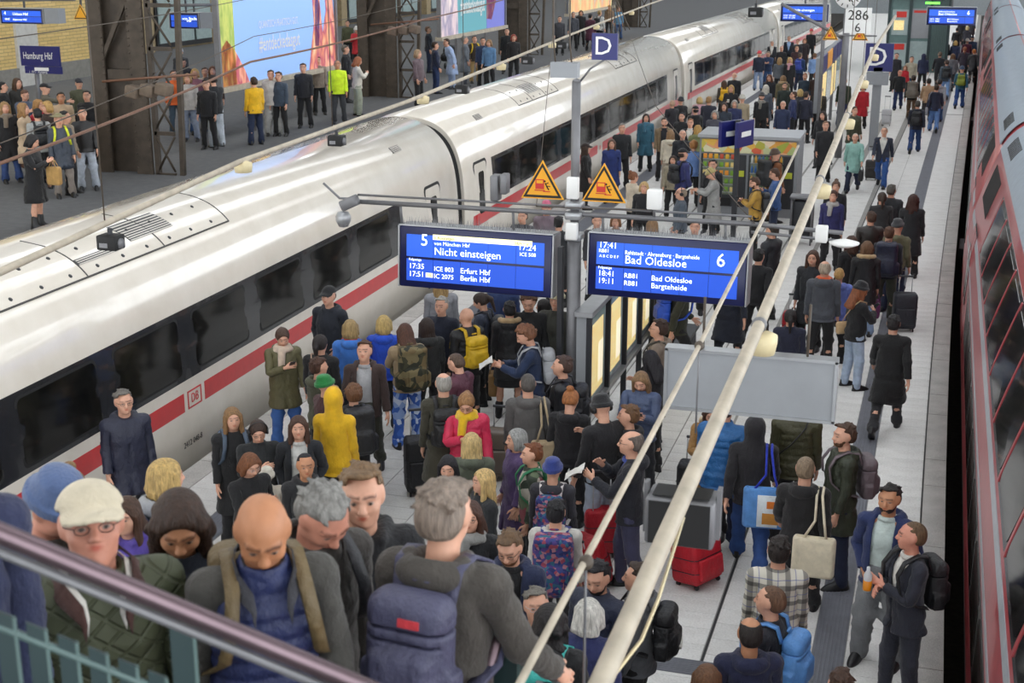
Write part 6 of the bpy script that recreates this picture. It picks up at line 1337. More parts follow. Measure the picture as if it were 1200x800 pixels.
person(-2.41, 10.55, 0.00, 199, 'person in a navy puffer jacket beside the thin rod', 'puffer #1f2740', 'slim black', 'short #17131a+beard #241a18', 'stand', h=1.97, head=(-14,14,0), girth=1.06)
person(-2.10, 10.73, 0.00, 274, 'person in a grey raincoat with a black gym sack behind the thick tube', 'hood #595b60', 'slim black', 'short #3d2c22', 'stand', h=1.91, ex='pack black', girth=1.06)
person(-0.98, 11.61, 0.00, 347, 'person in a black and white checked shirt jacket seen from behind', 'jacket lightgrey', 'jeans navy', 'short #241b18', 'stand', h=1.93, tmat='plaid', girth=1.06)
person(-0.94, 10.59, 0.00, 280, 'person in a dark jacket carrying a light blue box on the back', 'jacket #23252f', 'slim black', 'crop #6a4c38', 'stand', h=1.93, ex='pack skyblue', girth=1.06)
person(-1.03, 9.98, 0.00, 346, 'person in a navy hooded jacket near the bottom edge', 'hood #1c2140', 'slim black', 'bald_fringe #241e1c', 'stand', h=1.93, skin_='tan', girth=1.06)
person(-1.28, 9.41, 0.00, 342, 'person in dark brown just showing at the bottom edge below the thick tube', 'jacket darkbrown', 'slim black', 'bob #6e4a30', 'stand', h=1.77, girth=1.06)
person(-0.29, 9.55, 0.00, 338, 'person at the bottom edge near the grooved strip, only the head showing', 'jacket black', 'slim black', 'short #4a3225', 'stand', h=1.82, girth=1.06)
person(0.17, 12.25, 0.00, 239, 'person in a dark suit and white shirt holding a juice bottle', 'suit #2a2c38', 'slim #282a36', 'crop #6a5138', 'bottle', h=1.95, ex='pack black+bottle 1', head=(18,0,0), skin_='rosy', girth=1.06)
person(-0.06, 13.09, 0.00, 196, 'person in a mint sweatshirt, open navy jacket and grey trousers', 'open #23305c', 'wide #7b7d80', 'short #1d1614+beard #2a1d18', 'pocket', h=1.95, shirt='#c3d0cc', girth=1.12, skin_='tan')
person(-0.61, 14.82, 0.00, 248, 'person in a dark olive parka looking left', 'parka #33382a', 'jeans navy', 'short #4a3324+beard #5a3d28', 'stand', h=1.95, ex='pack #6a5d62', head=(-12,0,0), girth=1.06)
person(-0.94, 13.78, 0.00, 4, 'person in a black hoodie walking away with a cream bag', 'hood #1d1b1d', 'slim black', 'crop #8a7660', 'walk', h=1.95, ex='backbag 0 cream .38 .4', girth=1.06)
person(-1.61, 14.94, 0.00, 354, 'person with the hood up in black and blue jeans walking away', 'hoodup #211f23', 'jeans #2c4a82', 'nape hairblack', 'walk2', h=1.93, ex='backbag 0 skyblue .44 .44 y', girth=1.06)
person(-1.20, 15.70, 0.00, 356, 'person in an olive and black puffer jacket under the grey panel', 'puffer #45432c', 'slim black', 'short hairbrown', 'stand', h=1.99, ex='cross black 1', girth=1.06)
person(-2.00, 15.16, 0.00, 2, 'person in a bright blue jacket mostly hidden by the grey panel', 'puffer #1f5f9a', 'jeans navy', 'short hairbrown', 'walk', h=2.08, girth=1.06)
person(-2.20, 15.66, 0.00, 178, 'person in a tan sherpa coat behind the thick tube', 'coat #9c7442', 'slim black', 'wavy chestnut', 'phone2', h=1.78, ex='fur #cbb490+phone 0', girth=1.06)
person(-2.84, 13.89, 0.00, 264, 'person in glasses and a blue polo shirt eating', 'open #1c1d26', 'slim #3c3b56', 'bald_fringe #6a5f58', 'eat', h=1.95, ex='glasses black+paper 1 .22', shirt='#4254a4', girth=1.1)
person(-3.12, 15.06, 0.00, 256, 'person in a black top with yellow collar beside the eating person', 'hood #1e1d20', 'slim black', 'quiff #6f4f34', 'stand', h=1.84, girth=1.06)
person(-3.38, 14.88, 0.00, 312, 'person in a black beanie with headphones and pale jeans', 'jacket #1f1e22', 'jeans palejean', 'beanie black', 'phone', h=1.97, ex='headphones black', girth=1.06)
person(-3.28, 16.63, 0.00, 181, 'person in a slate blue puffer looking at a phone', 'puffer #4a5878', 'slim ink', 'long #8a6b4a', 'phone2', h=1.78, ex='phone 0', girth=1.06)
person(-3.32, 17.54, 0.00, 307, 'person under the timetable case', 'jacket #1a1a1f', 'slim black', 'long #17131a', 'phone', h=1.78, girth=1.06)
person(-4.53, 15.64, 0.00, 340, 'person in a grey hooded coat with a beige bag seen from behind', 'hood #5d5b5a', 'slim black', 'crop #55504c', 'stand', h=1.93, ex='backbag 0 beige .26 .36', girth=1.06)
person(-3.95, 15.51, 0.00, 358, 'person in a black jacket seen from behind', 'hood #1c1b1f', 'slim black', 'bun #a5683a', 'phone', h=1.80, girth=1.06)
person(-4.31, 16.48, 0.00, 267, 'person and black backpack beside the sign pole', 'jacket #202126', 'slim black', 'short #4a352c', 'stand', h=1.93, ex='pack #1a1b20', tmat='leather', girth=1.06)
person(-5.08, 17.76, 0.00, 250, 'person reading a book next to the pole', 'jacket #203050', 'jeans navy', 'curly #7d5238', 'book', h=1.95, ex='pack lightgrey+paper 0 .24', girth=1.06)
person(-5.13, 15.02, 0.00, 171, 'person in a crimson puffer jacket with a yellow scarf', 'puffer #c8284e', 'slim black', 'pony #9a6f45+scarf yellow', 'phone', h=1.84, ex='glasses black', head=(0,32,0), girth=1.06)
person(-5.51, 15.24, 0.00, 332, 'person in a long olive coat seen from behind', 'coat #3f3c30', 'slim black', 'bald_fringe #9a968f', 'stand', h=1.97, ex='pack black', girth=1.06)
person(-5.72, 16.43, 0.00, 281, 'person with glasses in a maroon puffer jacket', 'puffer #5a2f3e', 'slim black', 'crop #5a4638', 'stand', h=1.86, ex='glasses black', head=(0,24,0), girth=1.06)
person(-6.91, 17.57, 0.00, 321, 'person in a beige hooded coat with a camouflage backpack', 'hood #a58f70', 'jeans blue', 'long #553425', 'phoneL', h=1.86, ex='pack #4d4a33 big camo', lmat='acid', girth=1.06)
person(-7.03, 16.32, 0.00, 161, 'person in a brown jacket holding a white coffee cup', 'open #3a2a27', 'slim #3a3a30', 'quiff #5a3f2c', 'cup', h=1.95, ex='cup 0 white', shirt='#a9a9ac', head=(6,-10,0), girth=1.06)
person(-6.69, 15.14, 0.00, 326, 'person with a black and red trekking backpack', 'jacket #37363a', 'slim black', 'curly #6f4a2f', 'stand', h=1.73, ex='pack #26272b big+headphones black', girth=1.06)
person(-6.50, 14.13, 0.00, 345, 'person in a bright yellow rain jacket behind the trekking backpack', 'hoodup #e3b21a', 'slim black', 'nape hairbrown', 'stand', h=2.03, girth=.92)
person(-7.14, 15.30, 0.00, 35, 'person in a green knit beanie and maroon jacket', 'jacket #4a2a2c', 'slim black', 'beanie green', 'stand', h=1.75, girth=1.06)
person(-7.48, 15.84, 0.00, 37, 'person in an olive hooded jacket left of the green beanie', 'hood #4c4c3a', 'slim black', 'short #4a2f22', 'stand', h=1.82, girth=1.06)
person(-7.91, 16.83, 0.00, 355, 'person in black with a beige belt bag', 'jacket #17171a', 'slim black', 'pony #241b1a', 'stand', h=1.82, ex='cross #d8b9a0 0', girth=1.06)
person(-8.60, 17.03, 0.00, 141, 'person in an olive parka and cream scarf beside the train', 'parka #5f5a3c', 'jeans #3f66a8', 'pony #4a3326+scarf #d6c0ac', 'phone', h=1.82, ex='phone 0', girth=1.06)
person(-8.65, 18.77, 0.00, 180, 'person in a black cap and dark hooded jacket by the train door', 'hood #1e222c', 'slim black', 'cap black+nape hairbrown', 'pocket', h=1.99, girth=1.06)
person(-7.80, 17.63, 0.00, 340, 'person in a sky blue and red jacket seen from behind', 'hood #3f78cc', 'jeans ink', 'bob #a58a5c', 'stand', h=1.84, ex='collar #d8402a 1.2', girth=1.06)
person(-7.45, 18.06, 0.00, 344, 'person in a royal blue jacket seen from behind', 'hood #2a55d0', 'slim black', 'bob #c0a468', 'stand', h=1.82, girth=1.06)
person(-6.88, 18.99, 0.00, 180, 'person in a navy jacket below the left display', 'jacket #1e2334', 'slim black', 'short #a9a59e', 'stand', h=1.91, girth=1.06)
person(-7.44, 20.52, 0.00, 342, 'person in a light grey puffer jacket under the left display', 'puffer #8b8c92', 'slim black', 'long #a98a5a', 'stand', h=1.86, girth=1.06)
person(-6.82, 18.18, 0.00, 331, 'person in a black hooded coat next to the person', 'hood #2a2b2c', 'slim black', 'long #2d1d18', 'stand', h=1.80, girth=1.06)
person(-6.29, 18.45, 0.00, 311, 'person in a black puffer with a yellow bag', 'puffer #1d1d20', 'slim black', 'bald x', 'stand', h=1.93, ex='pack #d0a81c', girth=1.06)
person(-6.46, 19.75, 0.00, 272, 'person in a slate jacket under the left display', 'jacket #3f4658', 'slim black', 'pony #33231c', 'phone', h=1.82, ex='pack #25262c', girth=1.06)
person(-5.87, 19.25, 0.00, 345, 'person in a black parka with a fur hood and bare legs', 'parka #232326', 'bare black', 'short #17151a', 'stand', h=1.86, ex='fur+handbag 1 tan paper_bag .26 .34 cloth', girth=1.06)
person(-5.62, 19.44, 0.00, 166, 'person with a black face mask below the displays', 'jacket #202022', 'slim black', 'curly #5a3d2a', 'phone', h=1.97, girth=1.06)
person(-5.54, 19.98, 0.00, 283, 'person in a black hood left of the pole', 'hood #222023', 'slim black', 'long #1d1617', 'stand', h=1.73, girth=1.06)
person(-5.22, 19.59, 0.00, 185, 'person in a pale beanie half hidden by the sign pole', 'jacket #3b3b34', 'slim black', 'beanie #c8c2a0', 'stand', h=1.99, girth=1.06)
person(-6.44, 20.79, 0.00, 3, 'person in a dark blue jacket hidden behind the left display', 'jacket #2a3d6a', 'jeans navy', 'short hairbrown', 'stand', h=1.93, girth=1.06)
person(-8.93, 13.46, 0.00, 138, 'person in glasses and a long navy jacket beside the train stripe', 'parka #25283c', 'slim #16171c', 'short #6f6a64', 'stand', h=1.97, ex='glasses black+handbag 1 #8a4a2a', girth=1.12)
person(-7.62, 13.70, 0.00, 147, 'person in a black coat with a slate backpack near the train', 'coat #1a1a1c', 'slim black', 'lob #8d6a45', 'stand', h=1.80, ex='pack #4c5a6c', girth=1.06)
person(-7.18, 13.48, 0.00, 142, 'person with black headphones looking down near the train', 'jacket #202224', 'slim black', 'pony #3a271e', 'phone', h=1.78, ex='headphones black+glasses black', girth=1.06)
person(-6.78, 12.48, 0.00, 121, 'person in glasses and a glittery black coat', 'coat #17171a', 'slim black', 'bob #7a4a2c', 'phone', h=1.78, ex='glasses silver', girth=1.06)
person(-6.71, 13.59, 0.00, 156, 'person in a striped top and open dark jacket', 'open #1d2026', 'slim black', 'lob #4a3024', 'pocket', h=1.82, shirt='#c9c8c4', head=(0,-2,0), girth=1.06)
person(-6.10, 12.48, 0.00, 150, 'person in a black hooded top behind the bowed head on the stairs', 'hood #1d1d20', 'slim black', 'crop #15131a', 'stand', h=1.84, skin_='tan', girth=1.06)
person(-6.87, 13.05, 0.00, 322, 'small person in a cream knit hat', 'jacket #cfc6b8', 'slim black', 'beanie #d8d2c4', 'stand', h=1.37, girth=1.06)
person(-4.65, 13.77, 0.00, 341, 'person in a grey green coat seen from behind', 'hood #5a6052', 'slim black', 'lob #cdb078', 'stand', h=1.78, girth=1.06)
person(-4.69, 13.09, 0.00, 164, 'person in an olive coat looking down', 'hood #4c4a3c', 'slim black', 'long #15131a', 'phone', h=1.75, head=(0,10,0), girth=1.06)
person(-4.18, 12.74, 0.00, 230, 'person in a black jacket looking left', 'jacket #222428', 'slim black', 'long #d3b277', 'stand', h=1.78, girth=1.06)
person(-3.15, 9.28, 1.32, 176, 'person with a grey patterned scarf right of the descending backpacker', 'jacket #1d1e22', 'slim black', 'wavy #4b2d20+scarf #8a8a88', 'stand', h=1.62, ex='glasses black', girth=1.06)
person(-4.24, 14.16, 0.00, 233, 'person in a purple coat', 'coat #54406a', 'slim black', 'bob #9a9a98', 'stand', h=1.73, girth=1.06)
person(-3.94, 13.76, 0.00, 246, 'person in a checked jacket with a green bag', 'jacket #6a6a58', 'slim black', 'short #7a4526', 'stand', h=1.73, ex='pack #2a7a52', tmat='chequered', girth=1.06)
person(-3.60, 13.42, 0.00, 357, 'person in a blue patterned hat with a printed pack', 'hood #33323a', 'slim black', 'beanie #2a3a80', 'stand', h=1.71, ex='pack #d6d0d0 small floral', girth=1.06)
person(-3.21, 12.09, 0.00, 347, 'person in a white jacket with a colourful floral backpack', 'hood #d0cdc6', 'slim ink', 'short #16151a', 'stand', h=1.82, ex='pack #2d3a86 big floral', girth=1.06)
person(-3.72, 21.78, 0.00, 60, 'person with a bright blue backpack behind the right display', 'open #333426', 'slim black', 'short hairbrown', 'walk', h=1.95, ex='pack #2a55c8', girth=1.06)
person(-3.45, 18.62, 0.00, 266, 'person in glasses reading the lit timetables', 'hood #8a7a6c', 'jeans navy', 'short #3f2a20', 'stand', h=1.93, ex='glasses black+pack #3a362e', girth=1.06)
person(-2.99, 22.75, 0.00, 3, 'person in a dark navy coat partly behind the right display', 'coat #1c2130', 'slim ink', 'short hairblack', 'pull', h=1.93, girth=1.06)
person(-2.71, 24.17, 0.00, 9, 'person in black right of the right display', 'jacket #1c1c20', 'slim black', 'short hairblack', 'walk', h=1.88, girth=1.06)
person(-2.69, 26.06, 0.00, 294, 'person in a long black puffer left of the thick tube', 'puffer #1e2026', 'slim black', 'short #2a2018', 'stand', h=1.93, girth=1.06)
person(-1.76, 24.30, 0.00, 186, 'person in glasses and a dark coat carrying a black bag', 'coat #26282d', 'slim black', 'lob #4a2f22', 'stand', h=1.84, ex='glasses black+handbag 0 black', girth=1.06)
person(-1.46, 23.05, 0.00, 356, 'person in a grey coat with an orange hood lining', 'hood #4c4f57', 'slim black', 'bald_fringe #b0a08e+scarf #e0602c', 'stand', h=1.95, girth=1.06)
person(-1.25, 23.64, 0.00, 359, 'person in a periwinkle blue coat', 'hood #6a7cc8', 'slim black', 'crop #b8935a', 'stand', h=1.71, girth=1.06)
person(-0.85, 22.24, 0.00, 56, 'person in a black beanie and pale jeans with a beige bag', 'jacket #17171b', 'jeans #a9b9d0', 'beanie #1b1b20+long #8a5030', 'phone', h=1.80, ex='phone 0+cross #c9a880 1', girth=1.06)
person(-1.77, 20.56, 0.00, 355, 'person in a navy jacket above the grey panel', 'jacket #23263c', 'slim black', 'pony #1d1718', 'stand', h=1.71, girth=1.06)
person(-0.24, 20.21, 0.00, 5, 'person in a flapping black coat striding away along the edge', 'coat #141416', 'slim #26262a', 'short #1a1618', 'walk', h=1.88, girth=1.06)
person(-0.53, 26.68, 0.00, 7, 'person with a large dark backpack waiting at the right', 'jacket #22252f', 'slim #3a3d34', 'short #5a3a28', 'stand', h=1.88, ex='pack #20243a big', girth=1.06)
person(-0.88, 25.50, 0.00, 0, 'person in a black fur hooded parka with a purple bag', 'parka #1c1c20', 'jeans lightdenim', 'wavy #6a4a30', 'stand', h=1.82, ex='fur+handbag 0 #5a2050', girth=1.06)
person(-0.39, 27.42, 0.00, 17, 'person in a grey cap and khaki jacket', 'hood #6a6850', 'jeans navy', 'beanie #3a3b3e', 'stand', h=1.88, girth=1.06)
person(-0.16, 30.58, 0.00, 4, 'person in a black coat', 'coat #191a1e', 'slim black', 'wavy #3f2018', 'stand', h=1.86, girth=1.06)
person(-0.94, 28.18, 0.00, 348, 'person in a brown leather jacket seen from behind', 'jacket #2c2624', 'slim black', 'short #4a3428', 'stand', h=1.88, tmat='leather', girth=1.06)
person(-0.83, 30.97, 0.00, 354, 'person in a dark jacket at the back of the right hand queue, left one', 'jacket #2b2a2c', 'slim black', 'pony #3a2a20', 'stand', h=1.80, girth=1.06)
person(-0.65, 31.28, 0.00, 7, 'person in a charcoal jacket at the very back of the right hand queue', 'jacket #303236', 'slim black', 'short #55504a', 'stand', h=1.93, girth=1.06)
person(-1.20, 26.10, 0.00, 325, 'person in black with a shoulder strap left of the fur hood', 'jacket #1b1b1e', 'slim black', 'lob #4a3226', 'stand', h=1.78, ex='cross brown 0', girth=1.06)
person(-1.88, 30.88, 0.00, 179, 'person in an indigo hooded jacket with grey scarf', 'hood #2a2a5c', 'slim black', 'pony #4a2a20+scarf #a9a6a2', 'stand', h=1.80, girth=1.06)
person(-1.91, 32.17, 0.00, 183, 'person behind the indigo jacket', 'jacket #1f1e22', 'slim black', 'bun #5a4030', 'stand', h=1.80, girth=1.06)
person(-1.99, 41.31, 0.00, 181, 'person in a mint coat walking with a black handbag', 'parka #8fbcb2', 'jeans navy', 'crop #c8c0ae', 'walk', h=1.78, ex='handbag 1 black', girth=1.06)
person(-1.21, 42.31, 0.00, 186, 'person in a dark blazer and jeans walking toward the camera', 'suit #2f3444', 'jeans #2f5390', 'crop #8a857c', 'walk2', h=1.88, girth=1.06)
person(-2.35, 47.04, 0.00, 147, 'person in an olive camouflage jacket behind the thick tube', 'parka #3f4230', 'slim #3a3a2c', 'short hairbrown', 'stand', h=1.85, girth=1.06)
person(-2.54, 56.14, 0.00, 177, 'person in a red coat beside the thick tube in the distance', 'coat #b01f2c', 'slim black', 'bob hairgrey', 'stand', h=1.71, girth=1.06)
person(-0.38, 49.93, 0.00, 360, 'person with a black backpack and jeans walking away', 'jacket #1c2030', 'jeans #27406e', 'short #4a443c', 'walk', h=1.86, ex='pack #17181c', girth=1.06)
person(0.22, 55.81, 0.00, 2, 'person in a dark blue hoodie and light jeans walking away', 'hood #20263c', 'jeans #5a7cb0', 'short #3a2a20', 'walk2', h=1.88, ex='tote 1 #8a8c94 cloth .3 .3 .3', girth=1.06)
person(1.27, 64.43, 0.00, 3, 'person with a lime green backpack walking away along the edge', 'jacket #2c5a70', 'jeans #2a4a86', 'beanie #31435e', 'walk', h=1.88, ex='pack #7d8a2c', girth=1.06)
person(0.64, 68.07, 0.00, 1, 'person in a grey blue jacket with a black pack walking away', 'jacket #44505c', 'jeans #6f8fbc', 'short #3a2a22', 'walk2', h=1.88, ex='pack #1e2226', girth=1.06)
person(-0.08, 58.71, 0.00, 360, 'person in a tan sheepskin jacket walking away', 'jacket #a5876a', 'slim black', 'short #1f1a18', 'walk', h=1.84, girth=1.06)
person(0.35, 58.92, 0.00, 4, 'person in a pale grey hoodie walking away', 'hood #9a9ca2', 'jeans denim', 'short #1f1a1c', 'walk', h=1.80, girth=1.06)
person(-0.70, 59.48, 0.00, 5, 'person with a taupe backpack and brown trousers walking away', 'jacket #232224', 'slim #5a4430', 'short #3a302a', 'walk2', h=1.89, ex='pack #6a645c big', girth=1.06)
person(-1.33, 63.00, 0.00, 179, 'person in black walking toward the camera with a silver case', 'jacket #1a1c20', 'jeans #22305a', 'bald x', 'walk', h=1.79, skin_='rosy', girth=1.06)
person(-1.23, 68.68, 0.00, 179, 'small person in a red jacket in the distance', 'jacket #b8202c', 'slim black', 'bob #8a5a3a', 'stand', h=1.45, girth=1.06)
person(-0.96, 68.77, 0.00, 183, 'person in a beige patterned jacket in front of the kiosk', 'jacket #a9a290', 'jeans denim', 'short #3a2a20', 'stand', h=1.88, girth=1.06)
person(-0.44, 71.70, 0.00, 10, 'person in a navy hood by the kiosk', 'hoodup #232a48', 'slim black', 'nape hairblack', 'stand', h=1.80, girth=1.06)
person(-1.72, 70.85, 0.00, 199, 'person in a dark coat left of the kiosk', 'coat #26262c', 'slim black', 'short hairblack', 'stand', h=1.87, girth=1.06)
person(0.32, 72.71, 0.00, 350, 'person in black near the slatted kiosk wall', 'jacket #1d1f26', 'slim black', 'short #6a5a4c', 'walk', h=1.89, girth=1.06)
person(0.93, 72.19, 0.00, 5, 'person in grey near the slatted kiosk wall', 'hood #6a6a70', 'slim ink', 'wavy #6a4a30', 'walk2', h=1.86, girth=1.06)
person(1.56, 76.90, 0.00, 3, 'person in a plum jacket in the distance', 'jacket #2a2230', 'slim black', 'pony #8a4a2c', 'walk', h=1.88, girth=1.06)
person(2.02, 76.35, 0.00, 358, 'person in a black parka at the far platform edge', 'parka #242428', 'slim black', 'short #b06a30', 'walk', h=1.80, girth=1.06)
person(1.14, 82.17, 0.00, 1, 'person in a navy jacket in the distance', 'jacket #222c4a', 'slim black', 'bob #c0a060', 'walk', h=1.84, girth=1.06)
person(1.81, 84.35, 0.00, 5, 'person in a white beanie and wine jacket in the distance', 'jacket #5a2438', 'slim black', 'beanie #d0c8c0', 'walk2', h=1.81, girth=1.06)
person(0.58, 82.37, 0.00, 180, 'person in charcoal below the far display 6', 'jacket #26282c', 'slim black', 'short hairbrown', 'stand', h=1.88, girth=1.06)
person(1.35, 95.12, 0.00, 1, 'person in a black coat just below the far display 6', 'coat #1f1f24', 'slim black', 'short hairblack', 'walk', h=1.82, girth=1.06)
person(2.01, 96.91, 0.00, 7, 'person in grey just below the far display 6', 'jacket #3a3a44', 'slim black', 'bob #d8c48a', 'walk', h=1.84, girth=1.06)
person(2.10, 85.22, 0.00, 1, 'person in a cap at the far right of the crowd', 'jacket #31405c', 'jeans denim', 'cap navy', 'walk', h=1.91, girth=1.06)
person(1.78, 104.71, 0.00, 1, 'person in black right of the far display 6', 'jacket #2a2a30', 'slim black', 'short hairbrown', 'walk', h=1.88, girth=1.06)
person(2.56, 109.41, 0.00, 5, 'person in a grey coat right of the far display 6', 'coat #33363c', 'slim black', 'short hairgrey', 'walk', h=1.91, girth=1.06)
person(-8.63, 43.27, 0.00, 169, 'person in a long teal coat and scarf near the train', 'coat #2c5a6e', 'slim black', 'lob #2d1f1a+scarf #35647a', 'stand', h=1.84, girth=1.06)
person(-8.63, 39.72, 0.00, 158, 'person in a black jacket left of the teal coat', 'jacket #1d1f22', 'slim black', 'short #8f867c', 'stand', h=1.95, girth=1.06)
person(-8.43, 37.48, 0.00, 169, 'person wrapped in a dark blue shawl', 'coat #23336c', 'slim black', 'long #5a4030', 'stand', h=1.80, girth=1.06)
person(-8.88, 36.31, 0.00, 78, 'person in a dark coat partly behind the sign pole', 'coat #1d1b1b', 'slim ink', 'cap darkbrown+long hairbrown', 'stand', h=1.82, girth=1.06)
person(-7.73, 41.66, 0.00, 171, 'person in a sand coloured coat right of the teal coat', 'open #7a6850', 'slim black', 'short #3a281e+beard #3a281e', 'stand', h=1.93, shirt='ink', girth=1.06)
person(-7.19, 39.77, 0.00, 354, 'person in a cream jacket seen from behind', 'hood #d2c8b4', 'wide #a09484', 'long #8a6a48', 'stand', h=1.82, girth=1.06)
person(-6.36, 35.69, 0.00, 182, 'person in a beige patterned jacket in the waiting crowd', 'jacket #9a917c', 'slim black', 'bob #3a2a20', 'stand', h=1.69, girth=1.06)
person(-5.97, 34.95, 0.00, 52, 'person in a black cap and indigo jacket with a black pack', 'jacket #33386a', 'slim #2a2a34', 'cap black+nape hairbrown', 'stand', h=1.99, ex='pack #17181c', girth=1.06)
person(-6.15, 37.66, 0.00, 355, 'person in a light denim jacket', 'jacket #6f8fc8', 'slim black', 'curly #a5703c', 'stand', h=1.82, girth=1.06)
person(-6.59, 41.00, 0.00, 353, 'person in a pale olive parka with an orange scarf', 'parka #7d8258', 'slim black', 'long #b08a4c+scarf #c9803a', 'stand', h=1.84, girth=1.06)
person(-6.71, 39.07, 0.00, 162, 'person in a black jacket in the waiting crowd', 'jacket #22242a', 'slim black', 'crop #b5a294', 'stand', h=1.93, girth=1.06)
person(-7.05, 42.37, 0.00, 175, 'person in an open dark jacket in the waiting crowd', 'suit #24252b', 'slim black', 'short #8a5a38', 'stand', h=1.84, girth=1.06)
person(-7.59, 43.91, 0.00, 190, 'person in black in the waiting crowd', 'jacket #191a1d', 'slim black', 'short #15131a', 'stand', h=1.83, girth=1.06)
person(-8.47, 48.68, 0.00, 330, 'person in a dark beanie close to the carriage joint', 'jacket #1f1f22', 'slim black', 'beanie #24262c', 'stand', h=1.80, girth=1.06)
person(-8.58, 47.59, 0.00, 320, 'person in a dark coat close to the carriage joint', 'coat #26242a', 'slim black', 'crop #b09078', 'stand', h=1.82, girth=1.06)
person(-7.41, 45.47, 0.00, 323, 'person in a black cap with a cream collar', 'hood #1e1e21', 'slim black', 'cap black+nape hairblack', 'stand', h=1.88, girth=1.06)
person(-7.97, 49.76, 0.00, 351, 'person in a pink jacket', 'jacket #d3a4ac', 'slim black', 'bob #c0a26a', 'stand', h=1.73, girth=1.06)
person(-7.37, 48.06, 0.00, 1, 'person in a striped navy top', 'jacket #2a2c3a', 'slim black', 'short #9a7448', 'stand', h=1.93, girth=1.06)
person(-7.94, 55.61, 0.00, 352, 'person with a bright yellow backpack', 'jacket #4a4440', 'slim black', 'long #4a3222', 'stand', h=1.78, ex='pack #e8b414', girth=1.06)
person(-7.28, 52.89, 0.00, 174, 'person in black drinking from a cup', 'jacket #1e1e20', 'slim black', 'long #b8925a', 'cup', h=1.88, ex='cup 0 white', girth=1.06)
person(-7.76, 57.20, 0.00, 182, 'person in a black coat by the train', 'coat #1c1d22', 'slim black', 'bald_fringe #d8d4cc+beard #d8d4cc', 'stand', h=1.95, girth=1.06)
person(-6.67, 46.94, 0.00, 176, 'person in a dark grey jacket by the vending machines', 'jacket #2c3440', 'slim black', 'long #33231c', 'stand', h=1.86, girth=1.06)
person(-6.62, 44.55, 0.00, 182, 'person in grey by the vending machines', 'jacket #4a4a54', 'slim black', 'bob hairgrey', 'stand', h=1.87, girth=1.06)
person(-6.48, 48.12, 0.00, 178, 'person in a navy jacket behind the guide sign', 'jacket #2a3258', 'slim black', 'bob #9a968e', 'stand', h=1.83, girth=1.06)
person(-6.40, 49.46, 0.00, 353, 'person in a pale beanie and beige coat', 'coat #a5967c', 'slim black', 'beanie #b8b4aa', 'stand', h=1.87, girth=1.06)
person(-5.86, 50.76, 0.00, 175, 'person in a black beanie and grey scarf', 'jacket #1d1e22', 'slim black', 'beanie #1e1d22+beard #2a1d18+scarf #7a766e', 'stand', h=1.82, girth=1.06)
person(-4.83, 48.25, 0.00, 178, 'person in navy behind the vending machines', 'jacket #26304e', 'slim black', 'crop #b5aca2', 'stand', h=1.84, girth=1.06)
person(-4.77, 51.16, 0.00, 257, 'person with glasses in a blue jacket behind the vending machines', 'jacket #2a3560', 'slim black', 'short #4a3020', 'stand', h=1.87, ex='glasses black', girth=1.06)
person(-4.62, 52.16, 0.00, 355, 'person in grey behind the vending machines', 'jacket #3a3c44', 'slim black', 'bob #c2a468', 'stand', h=1.87, girth=1.06)
person(-5.46, 54.82, 0.00, 176, 'person in dark green', 'jacket #2a3430', 'slim black', 'short #1d1718+beard #1d1718', 'stand', h=1.82, girth=1.06)
person(-5.78, 57.22, 0.00, 354, 'person in a fur trimmed khaki hood', 'parka #6a6248', 'slim black', 'bob #8a6a48', 'stand', h=1.89, ex='fur', girth=1.06)
person(-8.26, 69.57, 0.00, 175, 'person in a red beanie by the second carriage', 'jacket #20283c', 'jeans #8ba0c0', 'beanie #c8303a', 'stand', h=1.91, girth=1.06)
person(-7.90, 70.43, 0.00, 184, 'person in a blue jacket reading next to the red beanie', 'jacket #2a3a5a', 'jeans denim', 'short #8a7a6c', 'phone2', h=1.85, girth=1.06)
person(-8.68, 78.87, 0.00, 176, 'person in a dark suit and white shirt by the train', 'suit #22252c', 'slim black', 'short #a59d92', 'stand', h=1.79, shirt='white', girth=1.06)
person(-7.66, 74.16, 0.00, 174, 'person in black right of the white shirt', 'jacket #1d1e22', 'slim black', 'crop #7a6450', 'stand', h=1.85, girth=1.06)
person(-7.94, 80.68, 0.00, 176, 'person in a dark suit with a pale blue shirt', 'suit #1f2430', 'slim black', 'short #8f877c', 'stand', h=1.97, shirt='#9ab4d8', girth=1.06)
person(-7.34, 79.56, 0.00, 181, 'person in black right of the pale blue shirt', 'jacket #24242c', 'slim black', 'short #6a4a34', 'stand', h=1.86, girth=1.06)
person(-7.07, 80.73, 0.00, 175, 'person in a dark coat under the far display 5', 'coat #2c2226', 'slim black', 'bob #8a5a3c', 'stand', h=1.84, girth=1.06)
person(-6.85, 73.94, 0.00, 179, 'person in maroon under the far display 5', 'jacket #3a2226', 'slim black', 'short #9a7a58', 'stand', h=1.88, girth=1.06)
person(-6.95, 66.71, 0.00, 358, 'person in a grey jacket seen from behind', 'jacket #5a5f66', 'slim black', 'lob #9a7a50', 'stand', h=1.86, girth=1.06)
person(-6.46, 66.58, 0.00, 176, 'person with a pink scarf', 'coat #1a1a1e', 'slim black', 'long #d0ae6e+scarf #c8949c', 'stand', h=1.88, girth=1.06)
person(-6.30, 70.05, 0.00, 15, 'person in a blue jacket with a blue pack in the waiting crowd', 'jacket #26406a', 'jeans navy', 'short #5a4a38', 'stand', h=1.83, ex='pack #2a3f9a', girth=1.06)
person(-5.58, 69.83, 0.00, 357, 'person in a light denim shirt left of the blue boards', 'jacket #7a9ac8', 'slim black', 'short #6a4a30', 'stand', h=1.86, girth=1.06)
